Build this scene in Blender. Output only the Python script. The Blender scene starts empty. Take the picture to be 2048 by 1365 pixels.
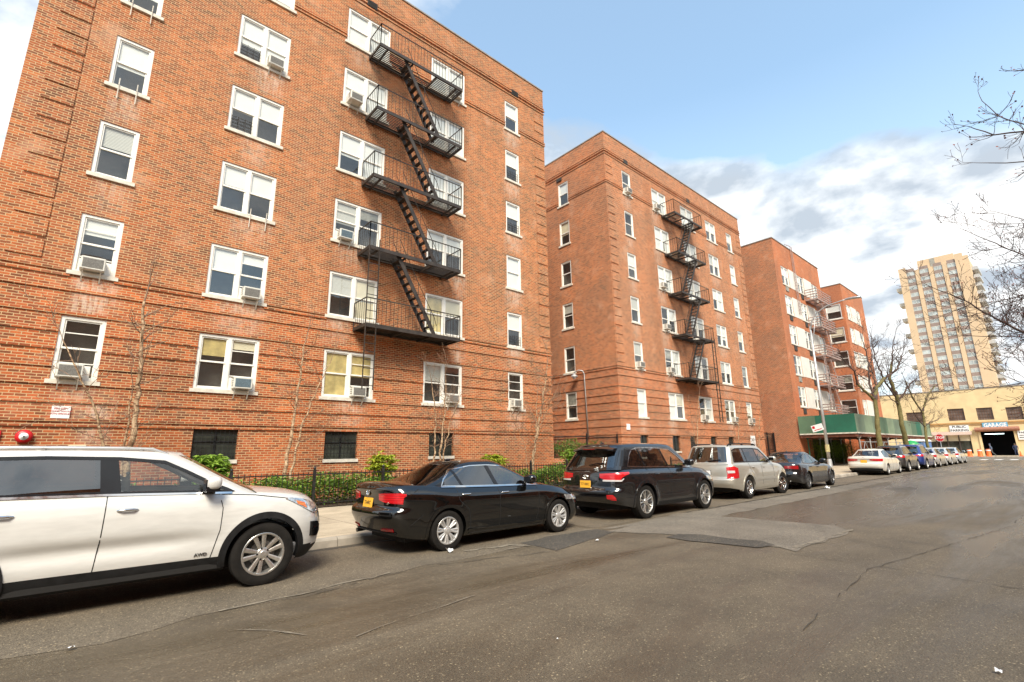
import bpy, bmesh, math, random
from mathutils import Vector, Matrix, noise
R_ = math.radians
SC = bpy.context.scene
COL = SC.collection
rnd = random.Random(7)

# ------------------------------------------------------------------ helpers
WLOC = {}
def wl(o):
    if o is None: return Vector((0, 0, 0))
    return WLOC.get(o.name, Vector((0, 0, 0)))

def empty(name, loc, label=None, cat=None, group=None, parent=None, rz=0.0):
    o = bpy.data.objects.new(name, None); COL.objects.link(o)
    o.empty_display_size = 0.2
    WLOC[o.name] = Vector(loc)
    o.location = Vector(loc) - wl(parent)
    o.rotation_euler = (0, 0, rz)
    if parent is not None: o.parent = parent
    tag(o, label, cat, group)
    return o

def tag(o, label=None, cat=None, group=None, kind=None):
    if label: o['label'] = label
    if cat: o['category'] = cat
    if group: o['group'] = group
    if kind: o['kind'] = kind
    return o

def new_obj(name, me, parent=None, loc=(0, 0, 0)):
    o = bpy.data.objects.new(name, me); COL.objects.link(o)
    o.location = loc
    if parent is not None: o.parent = parent
    return o

class MB:
    def __init__(s): s.v = []; s.f = []; s.m = []
    def add(s, vs, fs, m=0):
        b = len(s.v); s.v += [tuple(q) for q in vs]
        for f in fs: s.f.append(tuple(b + i for i in f)); s.m.append(m)
    def box(s, x0, x1, y0, y1, z0, z1, m=0):
        s.add([(x0,y0,z0),(x1,y0,z0),(x1,y1,z0),(x0,y1,z0),(x0,y0,z1),(x1,y0,z1),(x1,y1,z1),(x0,y1,z1)],
              [(0,3,2,1),(4,5,6,7),(0,1,5,4),(1,2,6,5),(2,3,7,6),(3,0,4,7)], m)
    def obox(s, c, ax, ay, az, m=0):
        c = Vector(c); ax = Vector(ax); ay = Vector(ay); az = Vector(az)
        vs = [c+a*ax+b*ay+d*az for d in (-1,1) for a,b in ((-1,-1),(1,-1),(1,1),(-1,1))]
        s.add(vs, [(0,3,2,1),(4,5,6,7),(0,1,5,4),(1,2,6,5),(2,3,7,6),(3,0,4,7)], m)
    def bar(s, a, b, w, h, m=0, up=(0,0,1)):
        a = Vector(a); b = Vector(b); d = (b-a); L = d.length; d.normalize(); up = Vector(up)
        sd = d.cross(up)
        if sd.length < 1e-4: sd = Vector((1,0,0))
        sd.normalize(); u = sd.cross(d)
        s.obox((a+b)/2, d*L/2, sd*w/2, u*h/2, m)
    def quad(s, a, b, c, d, m=0): s.add([a,b,c,d], [(0,1,2,3)], m)
    def tube(s, pts, r, n=6, m=0, cap=True):
        pts = [Vector(p) for p in pts]
        k = len(pts); rr = r if isinstance(r, (list, tuple)) else [r]*k
        base = len(s.v); ref = None
        for i, p in enumerate(pts):
            d = (pts[min(i+1,k-1)] - pts[max(i-1,0)])
            if d.length < 1e-9: d = Vector((0,0,1))
            d.normalize()
            if ref is None:
                ref = d.orthogonal().normalized()
            else:
                ref = (ref - d*ref.dot(d))
                if ref.length < 1e-6: ref = d.orthogonal()
                ref.normalize()
            b2 = d.cross(ref)
            for j in range(n):
                a = 2*math.pi*j/n
                q = p + (ref*math.cos(a) + b2*math.sin(a))*rr[i]
                s.v.append(tuple(q))
        for i in range(k-1):
            for j in range(n):
                j2 = (j+1) % n
                s.f.append((base+i*n+j, base+i*n+j2, base+(i+1)*n+j2, base+(i+1)*n+j)); s.m.append(m)
        if cap:
            s.f.append(tuple(base+j for j in reversed(range(n)))); s.m.append(m)
            s.f.append(tuple(base+(k-1)*n+j for j in range(n))); s.m.append(m)
    def lathe(s, prof, c, axis='z', n=24, m=0):
        # prof: (radius, along)
        base = len(s.v); c = Vector(c)
        for (r, h) in prof:
            for j in range(n):
                a = 2*math.pi*j/n; ca, sa = r*math.cos(a), r*math.sin(a)
                q = {'z': (ca, sa, h), 'y': (ca, h, -sa), 'x': (h, ca, sa)}[axis]
                s.v.append(tuple(c + Vector(q)))
        for i in range(len(prof)-1):
            for j in range(n):
                j2 = (j+1) % n
                s.f.append((base+i*n+j, base+i*n+j2, base+(i+1)*n+j2, base+(i+1)*n+j)); s.m.append(m)
    def prism(s, poly, a, b, axis='y', m=0):
        # poly in the two other axes, extruded from a to b along axis
        n = len(poly)
        def P(p, t): return {'y': (p[0], t, p[1]), 'x': (t, p[0], p[1]), 'z': (p[0], p[1], t)}[axis]
        vs = [P(p, a) for p in poly] + [P(p, b) for p in poly]
        fs = [tuple(range(n)), tuple(reversed(range(n, 2*n)))]
        for i in range(n): fs.append((i, n+i, n+(i+1) % n, (i+1) % n))
        s.add(vs, fs, m)
    def grid(s, rows, m=0, closed=False):
        base = len(s.v); n = len(rows[0])
        for r in rows: s.v += [tuple(q) for q in r]
        for i in range(len(rows)-1):
            for j in range(n if closed else n-1):
                j2 = (j+1) % n
                s.f.append((base+i*n+j, base+i*n+j2, base+(i+1)*n+j2, base+(i+1)*n+j)); s.m.append(m)
    def mesh(s, name, mats, smooth=False, off=(0,0,0), fix=False):
        me = bpy.data.meshes.new(name)
        off = Vector(off)
        me.from_pydata([tuple(Vector(q)-off) for q in s.v] if off.length else s.v, [], s.f)
        if not isinstance(mats, (list, tuple)): mats = [mats]
        for k in mats: me.materials.append(k)
        if len(mats) > 1: me.polygons.foreach_set('material_index', s.m)
        if fix:
            bm = bmesh.new(); bm.from_mesh(me); bmesh.ops.recalc_face_normals(bm, faces=bm.faces); bm.to_mesh(me); bm.free()
        if smooth: me.polygons.foreach_set('use_smooth', [True]*len(me.polygons))
        me.update()
        return me
    def build(s, name, mats, parent=None, smooth=False, fix=True, local=False):
        me = s.mesh(name, mats, smooth, (0,0,0) if local else wl(parent), fix)
        o = new_obj(name, me, parent)
        WLOC[o.name] = wl(parent)
        return o

def smooth_angle(o, deg=35):
    me = o.data
    me.polygons.foreach_set('use_smooth', [True]*len(me.polygons))
    me.set_sharp_from_angle(angle=R_(deg))

def pchip(pts):
    xs = [p[0] for p in pts]; ys = [p[1] for p in pts]; n = len(xs)
    if n == 1: return lambda x: ys[0]
    d = [(ys[i+1]-ys[i])/(xs[i+1]-xs[i]) for i in range(n-1)]
    m = [d[0]] + [0 if d[i-1]*d[i] <= 0 else 2*d[i-1]*d[i]/(d[i-1]+d[i]) for i in range(1, n-1)] + [d[-1]]
    def f(x):
        if x <= xs[0]: return ys[0]
        if x >= xs[-1]: return ys[-1]
        i = 0
        while x > xs[i+1]: i += 1
        h = xs[i+1]-xs[i]; t = (x-xs[i])/h
        return (ys[i]*(1+2*t)*(1-t)**2 + h*m[i]*t*(1-t)**2 + ys[i+1]*t*t*(3-2*t) + h*m[i+1]*t*t*(t-1))
    return f

def text_mesh(txt, size, mat, extrude=0.004, align='CENTER', sx=1.0, bold=0.0):
    cu = bpy.data.curves.new('lettering', 'FONT'); cu.body = txt; cu.size = size
    cu.align_x = align; cu.align_y = 'CENTER'; cu.extrude = extrude; cu.resolution_u = 2
    cu.offset = bold; cu.space_line = 0.9
    o = bpy.data.objects.new('lettering', cu); COL.objects.link(o)
    bpy.context.view_layer.update()
    me = bpy.data.meshes.new_from_object(o.evaluated_get(bpy.context.evaluated_depsgraph_get()))
    bpy.data.objects.remove(o); bpy.data.curves.remove(cu)
    me.materials.clear(); me.materials.append(mat)
    if sx != 1.0: me.transform(Matrix.Diagonal((sx, 1, 1, 1)))
    return me
ROT_FRONT = (R_(90), 0, 0)            # text facing -Y, reading along +X
ROT_WEST = (R_(90), 0, R_(-90))       # text facing -X, reading along -Y

# ------------------------------------------------------------------ materials
class NT:
    def __init__(s, name):
        s.m = bpy.data.materials.new(name); s.m.use_nodes = True
        s.t = s.m.node_tree; s.t.nodes.clear()
        s.out = s.n('ShaderNodeOutputMaterial')
    def n(s, typ, **kw):
        k = s.t.nodes.new(typ)
        for a, b in kw.items():
            if a.startswith('i_'):
                key = a[2:]; key = int(key) if key.isdigit() else key.replace('_', ' ')
                k.inputs[key].default_value = b
            else: setattr(k, a, b)
        return k
    def l(s, a, b): s.t.links.new(a, b)
    def math(s, op, a, b=None, clamp=False):
        k = s.n('ShaderNodeMath', operation=op, use_clamp=clamp)
        for i, q in enumerate((a, b)):
            if q is None: continue
            if isinstance(q, (int, float)): k.inputs[i].default_value = q
            else: s.l(q, k.inputs[i])
        return k.outputs[0]
    def mix(s, fac, a, b, typ='MIX'):
        k = s.n('ShaderNodeMix', data_type='RGBA', blend_type=typ)
        for i, q in ((0, fac), (6, a), (7, b)):
            if isinstance(q, (int, float)): k.inputs[i].default_value = q
            elif isinstance(q, tuple): k.inputs[i].default_value = (*q[:3], 1)
            else: s.l(q, k.inputs[i])
        return k.outputs[2]
    def noise(s, vec, scale, detail=4, rough=0.55, dist=0.0):
        k = s.n('ShaderNodeTexNoise'); k.inputs['Scale'].default_value = scale
        k.inputs['Detail'].default_value = detail; k.inputs['Roughness'].default_value = rough
        k.inputs['Distortion'].default_value = dist
        if vec is not None: s.l(vec, k.inputs['Vector'])
        return k.outputs[0]
    def ramp(s, fac, stops, interp='LINEAR'):
        k = s.n('ShaderNodeValToRGB'); k.color_ramp.interpolation = interp
        e = k.color_ramp.elements
        while len(e) < len(stops): e.new(0.5)
        for i, (p, c) in enumerate(stops):
            e[i].position = p; e[i].color = (*c, 1) if isinstance(c, tuple) else (c, c, c, 1)
        if fac is not None: s.l(fac, k.inputs[0])
        return k.outputs[0]
    def pos(s): return s.n('ShaderNodeTexCoord').outputs['Object']
    def scaled(s, vec, sc):
        k = s.n('ShaderNodeMapping'); k.inputs['Scale'].default_value = sc
        s.l(vec, k.inputs['Vector']); return k.outputs[0]
    def bsdf(s, col, rough=0.6, metal=0.0, **kw):
        b = s.n('ShaderNodeBsdfPrincipled')
        for key, q in (('Base Color', col), ('Roughness', rough), ('Metallic', metal)):
            if isinstance(q, tuple): b.inputs[key].default_value = (*q[:3], 1)
            elif isinstance(q, (int, float)): b.inputs[key].default_value = q
            else: s.l(q, b.inputs[key])
        for a, q in kw.items(): b.inputs[a.replace('_', ' ')].default_value = q
        s.l(b.outputs[0], s.out.inputs[0]); return b
    def bump(s, b, h, strength=0.3, dist=0.01):
        k = s.n('ShaderNodeBump'); k.inputs['Strength'].default_value = strength; k.inputs['Distance'].default_value = dist
        s.l(h, k.inputs['Height']); s.l(k.outputs[0], b.inputs['Normal'])

MC = {}
def mat(name, col, rough=0.6, metal=0.0, var=0.15, scale=6.0, rvar=0.1, coat=0.0, spec=0.5, bump=0.0):
    if name in MC: return MC[name]
    t = NT(name); p = t.pos()
    nz = t.noise(p, scale, 5)
    lo = tuple(max(0, c*(1-var)) for c in col); hi = tuple(min(1, c*(1+var)) for c in col)
    c = t.ramp(nz, [(0.3, lo), (0.7, hi)])
    r = t.ramp(nz, [(0.3, max(0.02, rough-rvar)), (0.7, min(1, rough+rvar))])
    b = t.bsdf(c, r, metal, Coat_Weight=coat, Specular_IOR_Level=spec, Coat_Roughness=0.03)
    if bump: t.bump(b, t.noise(p, scale*8, 3), bump)
    MC[name] = t.m
    return t.m

def brick_mat(name, cols, mortar, bw=0.212, rh=0.0735, ms=0.010, big=0.35, seed=0.0):
    t = NT(name); p = t.pos()
    g = t.n('ShaderNodeNewGeometry')
    sn = t.n('ShaderNodeSeparateXYZ'); t.l(g.outputs['True Normal'], sn.inputs[0])
    sp = t.n('ShaderNodeSeparateXYZ'); t.l(p, sp.inputs[0])
    side = t.math('GREATER_THAN', t.math('ABSOLUTE', sn.outputs[0]), 0.5)
    u = t.math('ADD', t.math('MULTIPLY', sp.outputs[1], side), t.math('MULTIPLY', sp.outputs[0], t.math('SUBTRACT', 1.0, side)))
    flat = t.math('GREATER_THAN', t.math('ABSOLUTE', sn.outputs[2]), 0.5)
    vv = t.math('ADD', t.math('MULTIPLY', sp.outputs[1], flat), t.math('MULTIPLY', sp.outputs[2], t.math('SUBTRACT', 1.0, flat)))
    cv = t.n('ShaderNodeCombineXYZ'); t.l(u, cv.inputs[0]); t.l(vv, cv.inputs[1])
    wob = t.noise(p, 3.0, 2)
    cv2 = t.n('ShaderNodeVectorMath', operation='ADD'); t.l(cv.outputs[0], cv2.inputs[0])
    cw = t.n('ShaderNodeCombineXYZ'); t.l(t.math('MULTIPLY', wob, 0.012), cw.inputs[1]); t.l(cw.outputs[0], cv2.inputs[1])
    bt = t.n('ShaderNodeTexBrick'); t.l(cv2.outputs[0], bt.inputs['Vector'])
    bt.inputs['Color1'].default_value = (0, 0, 0, 1); bt.inputs['Color2'].default_value = (1, 1, 1, 1)
    bt.inputs['Mortar'].default_value = (0.5, 0.5, 0.5, 1)
    bt.inputs['Scale'].default_value = 1; bt.inputs['Brick Width'].default_value = bw; bt.inputs['Row Height'].default_value = rh
    bt.inputs['Mortar Size'].default_value = ms; bt.inputs['Mortar Smooth'].default_value = 0.25; bt.inputs['Bias'].default_value = 0.0
    c = t.ramp(bt.outputs['Color'], [(i/(len(cols)-1), k) for i, k in enumerate(cols)])
    n1 = t.noise(p, 0.45, 5, 0.6, 0.4); n2 = t.noise(p, 9.0, 4)
    c = t.mix(t.ramp(n1, [(0.40, 0.0), (0.62, 0.8)]), t.mix(0.42, c, (0.20, 0.095, 0.055)), t.mix(0.28, c, (0.66, 0.20, 0.055)), 'MIX') if big else c
    n5 = t.noise(t.scaled(p, (1.3,1.3,0.5)), 1.0, 6, 0.65); c = t.mix(t.ramp(n5, [(0.54, 0.0), (0.68, 0.28)]), c, (0.17, 0.09, 0.06)); c = t.mix(t.ramp(t.noise(p, 0.9, 5, 0.6), [(0.55, 0.0), (0.7, 0.4)]), c, (0.62, 0.36, 0.24))
    low = t.math('LESS_THAN', sp.outputs[2], 6.4); c = t.mix(t.math('MULTIPLY', low, 0.55), c, t.mix(1.0, c, (1.02, 0.78, 0.66), 'MULTIPLY'))
    c = t.mix(0.55, c, t.ramp(n2, [(0.25, 0.55), (0.75, 1.25)]), 'MULTIPLY')
    mn = t.mix(t.noise(p, 2.0, 4), tuple(k*0.75 for k in mortar), tuple(min(1, k*1.2) for k in mortar))
    c = t.mix(bt.outputs['Fac'], c, mn)
    at = t.n('ShaderNodeAttribute', attribute_name='stain')
    sv = t.scaled(p, (9.0, 9.0, 2.2))
    sn2 = t.ramp(t.noise(sv, 1.0, 6, 0.7), [(0.38, 0.0), (0.58, 1.0)])
    st = t.math('MULTIPLY', at.outputs['Fac'], sn2, True)
    c = t.mix(t.math('MULTIPLY', st, 0.66), c, (0.70, 0.60, 0.49))
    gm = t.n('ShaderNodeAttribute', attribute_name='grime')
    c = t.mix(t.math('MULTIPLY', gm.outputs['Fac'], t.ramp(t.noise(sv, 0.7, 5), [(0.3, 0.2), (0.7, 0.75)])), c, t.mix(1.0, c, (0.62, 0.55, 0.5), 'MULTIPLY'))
    b = t.bsdf(c, t.ramp(n2, [(0.3, 0.75), (0.7, 0.95)]), 0.0, Specular_IOR_Level=0.25)
    h = t.math('SUBTRACT', t.math('MULTIPLY', n2, 0.4), bt.outputs['Fac'])
    t.bump(b, h, 0.5, 0.006)
    return t.m

def glass_mat(name, tint=(0.02, 0.025, 0.025), through=0.75, ior=1.6, rough=0.01, wave=0.0):
    t = NT(name)
    fr = t.n('ShaderNodeFresnel'); fr.inputs['IOR'].default_value = ior
    gl = t.n('ShaderNodeBsdfGlossy'); gl.inputs['Roughness'].default_value = rough; gl.inputs['Color'].default_value = (0.95, 0.97, 0.98, 1)
    if wave:
        bp = t.n('ShaderNodeBump'); bp.inputs['Strength'].default_value = wave; bp.inputs['Distance'].default_value = 0.05
        t.l(t.noise(t.pos(), 1.4, 2), bp.inputs['Height']); t.l(bp.outputs[0], gl.inputs['Normal']); t.l(bp.outputs[0], fr.inputs['Normal'])
    tr = t.n('ShaderNodeBsdfTransparent'); tr.inputs['Color'].default_value = (through, through*1.02, through, 1)
    df = t.n('ShaderNodeBsdfDiffuse'); df.inputs['Color'].default_value = (*tint, 1)
    m0 = t.n('ShaderNodeMixShader'); m0.inputs[0].default_value = 0.06
    t.l(tr.outputs[0], m0.inputs[1]); t.l(df.outputs[0], m0.inputs[2])
    gb = t.n('ShaderNodeNewGeometry')
    m1 = t.n('ShaderNodeMixShader'); t.l(t.math('MULTIPLY', fr.outputs[0], t.math('SUBTRACT', 1.0, gb.outputs['Backfacing'])), m1.inputs[0])
    t.l(m0.outputs[0], m1.inputs[1]); t.l(gl.outputs[0], m1.inputs[2])
    t.l(m1.outputs[0], t.out.inputs[0])
    return t.m

M = {}
M['brick'] = brick_mat('red_brick', [(0.10,0.040,0.022),(0.29,0.070,0.026),(0.51,0.125,0.038),(0.58,0.18,0.058),(0.39,0.088,0.030),(0.165,0.068,0.04)], (0.54,0.37,0.20), ms=0.0095)
M['brick_b'] = brick_mat('orange_brick', [(0.20,0.065,0.03),(0.38,0.095,0.035),(0.54,0.15,0.050),(0.62,0.20,0.072),(0.44,0.115,0.04)], (0.52,0.37,0.23))
M['brick_side'] = brick_mat('common_brick', [(0.20,0.065,0.03),(0.38,0.095,0.035),(0.54,0.15,0.052),(0.42,0.115,0.042)], (0.55,0.40,0.26))
M['brick_c'] = brick_mat('smooth_brick', [(0.50,0.145,0.060),(0.56,0.175,0.075),(0.61,0.205,0.09)], (0.46,0.26,0.15), ms=0.006)
M['trim'] = mat('white_window_paint', (0.80,0.77,0.70), 0.5, var=0.08, scale=3)
M['sill'] = mat('pale_stone', (0.62,0.57,0.48), 0.8, var=0.2, scale=5)
M['glass'] = glass_mat('window_glass', tint=(0.3,0.3,0.28), through=0.93, ior=1.95, wave=0.03)
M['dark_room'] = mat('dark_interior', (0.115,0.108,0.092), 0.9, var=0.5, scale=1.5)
M['bl_w'] = mat('white_blind', (0.78,0.765,0.72), 0.7, var=0.05, scale=2)
M['bl_c'] = mat('cream_blind', (0.70,0.62,0.45), 0.7, var=0.1, scale=2)
M['bl_y'] = mat('yellow_curtain', (0.56,0.43,0.17), 0.7, var=0.35, scale=3)
M['bl_g'] = mat('grey_curtain', (0.30,0.29,0.25), 0.8, var=0.4, scale=4)
def venetian():
    t = NT('venetian_blind'); p = t.pos()
    w = t.n('ShaderNodeTexWave', bands_direction='Z'); w.inputs['Scale'].default_value = 7.0; w.inputs['Distortion'].default_value = 0.2
    t.l(p, w.inputs['Vector'])
    t.bsdf(t.ramp(w.outputs['Fac'], [(0.2, (0.33,0.32,0.29)), (0.6, (0.66,0.64,0.58))]), 0.6); return t.m
M['bl_v'] = venetian()
M['iron'] = mat('dark_painted_iron', (0.035,0.026,0.02), 0.6, var=0.5, scale=5)
M['iron_black'] = mat('black_iron', (0.012,0.012,0.012), 0.45, var=0.3, scale=8)
M['rust_iron'] = mat('pale_pink_iron', (0.32,0.225,0.195), 0.7, var=0.25, scale=3)
M['ac'] = mat('off_white_metal', (0.66,0.64,0.57), 0.5, var=0.1, scale=4)
M['ac_dark'] = mat('grey_grille', (0.20,0.19,0.17), 0.6, var=0.3, scale=30)
M['coping'] = mat('coping_metal', (0.28,0.24,0.2), 0.6, var=0.2)
M['vent'] = mat('dark_louvre', (0.04,0.035,0.03), 0.8)
M['white'] = mat('white_sign_paint', (0.8,0.79,0.77), 0.5, var=0.04)
M['red'] = mat('red_sign_paint', (0.55,0.01,0.015), 0.4, var=0.08)
M['blackp'] = mat('black_lettering', (0.015,0.015,0.015), 0.5)
M['redp'] = mat('red_lettering', (0.5,0.02,0.02), 0.5)
M['galv'] = mat('galvanised_steel', (0.50,0.50,0.49), 0.45, 0.5, var=0.12, scale=3)
M['concrete'] = mat('concrete', (0.33,0.29,0.235), 0.9, var=0.4, scale=2.2, bump=0.15)
EXPO = 1.25; SUN_E = 2.5; SKY_S = 0.12; SKY_TINT = (0.78, 1.0, 1.0); CLOUD_OFF = (3.1, 1.7, 0.0)
BLUE_DIR = (0.672, 0.058, 0.738)
# ------------------------------------------------------------------ camera, light, sky
cam_d = bpy.data.cameras.new('camera'); cam = bpy.data.objects.new('camera', cam_d); COL.objects.link(cam)
Rm = Matrix(((0.75063568, -0.13710995, -0.64633345), (-0.66057516, -0.17595721, -0.72984897), (-0.01365748, 0.9748025, -0.22265119)))
cam.matrix_world = Matrix.Translation((0, 0, 1.55)) @ Rm.to_4x4()
cam_d.sensor_width = 36.0; cam_d.lens = 978.15/2048*36.0; cam_d.clip_start = 0.05; cam_d.clip_end = 5000
SC.camera = cam
SC.view_settings.view_transform = 'Standard'; SC.view_settings.look = 'None'; SC.view_settings.gamma = 1.0
SC.view_settings.exposure = EXPO
SUN_EL, SUN_AZ = 46.0, 233.0      # azimuth of the sun counter-clockwise from +X
sd = Vector((math.cos(R_(SUN_AZ))*math.cos(R_(SUN_EL)), math.sin(R_(SUN_AZ))*math.cos(R_(SUN_EL)), math.sin(R_(SUN_EL))))
sl = bpy.data.lights.new('sun', 'SUN'); so = bpy.data.objects.new('sun', sl); COL.objects.link(so)
sl.energy = SUN_E; sl.angle = R_(24); sl.color = (1.0, 0.90, 0.76)
so.rotation_euler = sd.to_track_quat('Z', 'Y').to_euler(); so.location = (0, -20, 40)

w = bpy.data.worlds.new('World'); SC.world = w; w.use_nodes = True
def build_world():
    class W(NT):
        def __init__(s): s.t = w.node_tree; s.t.nodes.clear(); s.out = s.n('ShaderNodeOutputWorld')
    t = W()
    sky = t.n('ShaderNodeTexSky', sky_type='NISHITA', sun_disc=False, sun_elevation=R_(SUN_EL), sun_rotation=R_(90-SUN_AZ),
              air_density=1.2, dust_density=1.0, ozone_density=1.5)
    d = t.n('ShaderNodeTexCoord').outputs['Generated']
    s = t.n('ShaderNodeSeparateXYZ'); t.l(d, s.inputs[0])
    z = t.math('MAXIMUM', s.outputs[2], 0.0)
    zz = t.math('ADD', z, 0.30)
    pu = t.math('DIVIDE', s.outputs[0], zz); pv = t.math('DIVIDE', s.outputs[1], zz)
    c = t.n('ShaderNodeCombineXYZ'); t.l(pu, c.inputs[0]); t.l(pv, c.inputs[1]); t.l(t.math('MULTIPLY', z, 0.6), c.inputs[2])
    off = t.n('ShaderNodeVectorMath', operation='ADD'); t.l(c.outputs[0], off.inputs[0]); off.inputs[1].default_value = CLOUD_OFF
    n1 = t.noise(off.outputs[0], 1.9, 9, 0.52, 0.15)
    n3 = t.noise(off.outputs[0], 4.5, 6, 0.6)
    bd = Vector(BLUE_DIR).normalized()
    dot = t.n('ShaderNodeVectorMath', operation='DOT_PRODUCT'); t.l(d, dot.inputs[0]); dot.inputs[1].default_value = bd
    clear = t.n('ShaderNodeMapRange', interpolation_type='SMOOTHSTEP'); t.l(dot.outputs['Value'], clear.inputs[0])
    clear.inputs[1].default_value = 0.90; clear.inputs[2].default_value = 0.972
    cover = t.math('ADD', n1, t.math('MULTIPLY', clear.outputs[0], -0.36))
    cover = t.math('ADD', cover, t.math('MULTIPLY', t.math('SUBTRACT', 0.30, z), 0.30))
    mask = t.ramp(cover, [(0.36, 0.0), (0.44, 0.8), (0.58, 1.0)])
    # clouds: bright tops, grey-lilac bellies
    c2 = t.n('ShaderNodeVectorMath', operation='MULTIPLY'); t.l(c.outputs[0], c2.inputs[0]); c2.inputs[1].default_value = (0.945, 0.945, 0.945)
    o2 = t.n('ShaderNodeVectorMath', operation='ADD'); t.l(c2.outputs[0], o2.inputs[0]); o2.inputs[1].default_value = CLOUD_OFF
    n2 = t.noise(o2.outputs[0], 1.9, 9, 0.52, 0.15)
    lit = t.math('ADD', t.math('MULTIPLY', t.math('SUBTRACT', n1, n2), -4.6), t.math('ADD', 0.5, t.math('MULTIPLY', t.math('SUBTRACT', n3, 0.5), 0.5)))
    body = t.ramp(lit, [(0.20, (2.15, 2.45, 2.8)), (0.38, (3.0, 3.25, 3.5)), (0.55, (4.1, 4.2, 4.25)), (0.80, (4.8, 4.75, 4.65))])
    blue = t.mix(1.0, sky.outputs[0], SKY_TINT, 'MULTIPLY')
    blue = t.mix(t.ramp(z, [(0.0, 0.65), (0.6, 0.18)]), blue, (4.3, 4.9, 5.4))
    col = t.mix(mask, blue, body)
    bg = t.n('ShaderNodeBackground'); bg.inputs['Strength'].default_value = SKY_S
    t.l(col, bg.inputs[0]); t.l(bg.outputs[0], t.out.inputs[0])
build_world()

# ------------------------------------------------------------------ ground, road, pavements
def asphalt(name, base, wet=True, warm=1.0):
    t = NT(name); p = t.pos()
    n_f = t.ramp(t.noise(p, 75.0, 3, 0.75), [(0.36, 0.0), (0.64, 1.0)]); n_m = t.noise(p, 1.1, 6, 0.6); n_g = t.ramp(t.noise(p, 16.0, 5, 0.7), [(0.34, 0.0), (0.66, 1.0)])
    st = t.scaled(p, (0.10, 0.55, 1)); n_l = t.noise(st, 1.0, 5, 0.6, 0.6)
    vor = t.n('ShaderNodeTexVoronoi'); vor.inputs['Scale'].default_value = 34.0; t.l(p, vor.inputs['Vector'])
    agg = t.ramp(vor.outputs['Distance'], [(0.10, 1.0), (0.34, 0.0)])
    agg = t.math('MULTIPLY', agg, t.ramp(t.noise(p, 33.0, 2), [(0.50, 0.0), (0.56, 1.0)]))
    b = tuple(base)
    c = t.mix(n_f, tuple(k*0.52 for k in b), tuple(k*1.50 for k in b))
    c = t.mix(0.6, c, t.ramp(n_g, [(0.0, 0.72), (1.0, 1.25)]), 'MULTIPLY')
    c = t.mix(0.8, c, t.ramp(n_m, [(0.3, 0.70), (0.7, 1.25)]), 'MULTIPLY')
    c = t.mix(t.math('MULTIPLY', agg, 0.75), c, (0.52, 0.41, 0.25))
    oil = t.ramp(t.noise(p, 0.55, 4, 0.6, 0.8), [(0.60, 0.0), (0.72, 1.0)]); c = t.mix(t.math('MULTIPLY', oil, 0.55), c, tuple(k*0.45 for k in b))
    sx = t.n('ShaderNodeSeparateXYZ'); t.l(p, sx.inputs[0]); n_l = t.math('ADD', n_l, t.ramp(t.math('MULTIPLY', sx.outputs[0], 0.033), [(0.2, 0.0), (0.75, 0.10)]))
    wetm = t.ramp(n_l, [(0.44, 0.0), (0.58, 1.0)])
    if wet: c = t.mix(t.math('MULTIPLY', wetm, 0.5), c, tuple(k*0.62 for k in b))
    r = t.mix(wetm, (0.72, 0.72, 0.72), (0.235, 0.235, 0.235)) if wet else 0.85
    bs = t.bsdf(c, r, 0.0, Specular_IOR_Level=0.45)
    t.bump(bs, t.math('ADD', n_f, t.math('MULTIPLY', n_m, 0.6)), 0.35, 0.01)
    return t.m
M['asphalt'] = asphalt("worn_asphalt", (0.126, 0.097, 0.062))
M['asphalt4'] = asphalt('old_brown_asphalt', (0.134, 0.106, 0.072), False)
M['asphalt2'] = asphalt('pale_worn_asphalt', (0.165, 0.138, 0.105), False)
M['asphalt3'] = asphalt('fresh_dark_asphalt', (0.066, 0.056, 0.044), False)
M['crack'] = mat('dark_crack_filler', (0.058,0.048,0.036), 0.9)
M['dust'] = mat('pale_dusty_edge', (0.19,0.158,0.115), 0.95, var=0.4, scale=9)
M['paint_w'] = mat('worn_white_paint', (0.72,0.70,0.66), 0.8, var=0.25, scale=6)
def paving(name, base, sx, sy):
    t = NT(name); p = t.pos()
    bt = t.n('ShaderNodeTexBrick', offset=0.0); t.l(p, bt.inputs['Vector'])
    bt.inputs['Color1'].default_value = (*[k*0.9 for k in base], 1); bt.inputs['Color2'].default_value = (*[k*1.1 for k in base], 1)
    bt.inputs['Mortar'].default_value = (*[k*0.4 for k in base], 1); bt.inputs['Scale'].default_value = 1
    bt.inputs['Brick Width'].default_value = sx; bt.inputs['Row Height'].default_value = sy; bt.inputs['Mortar Size'].default_value = 0.012
    c = t.mix(0.8, bt.outputs['Color'], t.ramp(t.noise(p, 1.6, 7, 0.65), [(0.3, 0.72), (0.7, 1.22)]), 'MULTIPLY')
    c = t.mix(0.5, c, t.ramp(t.noise(p, 60, 2), [(0.3, 0.75), (0.7, 1.2)]), 'MULTIPLY')
    b = t.bsdf(c, 0.85, 0.0, Specular_IOR_Level=0.3); t.bump(b, t.noise(p, 60, 2), 0.15, 0.004); return t.m
M['paving'] = paving('concrete_paving', (0.44, 0.36, 0.255), 1.55, 1.55)
M['soil'] = mat('dark_soil', (0.07,0.045,0.025), 1.0, var=0.5, scale=14, bump=0.5)

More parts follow.
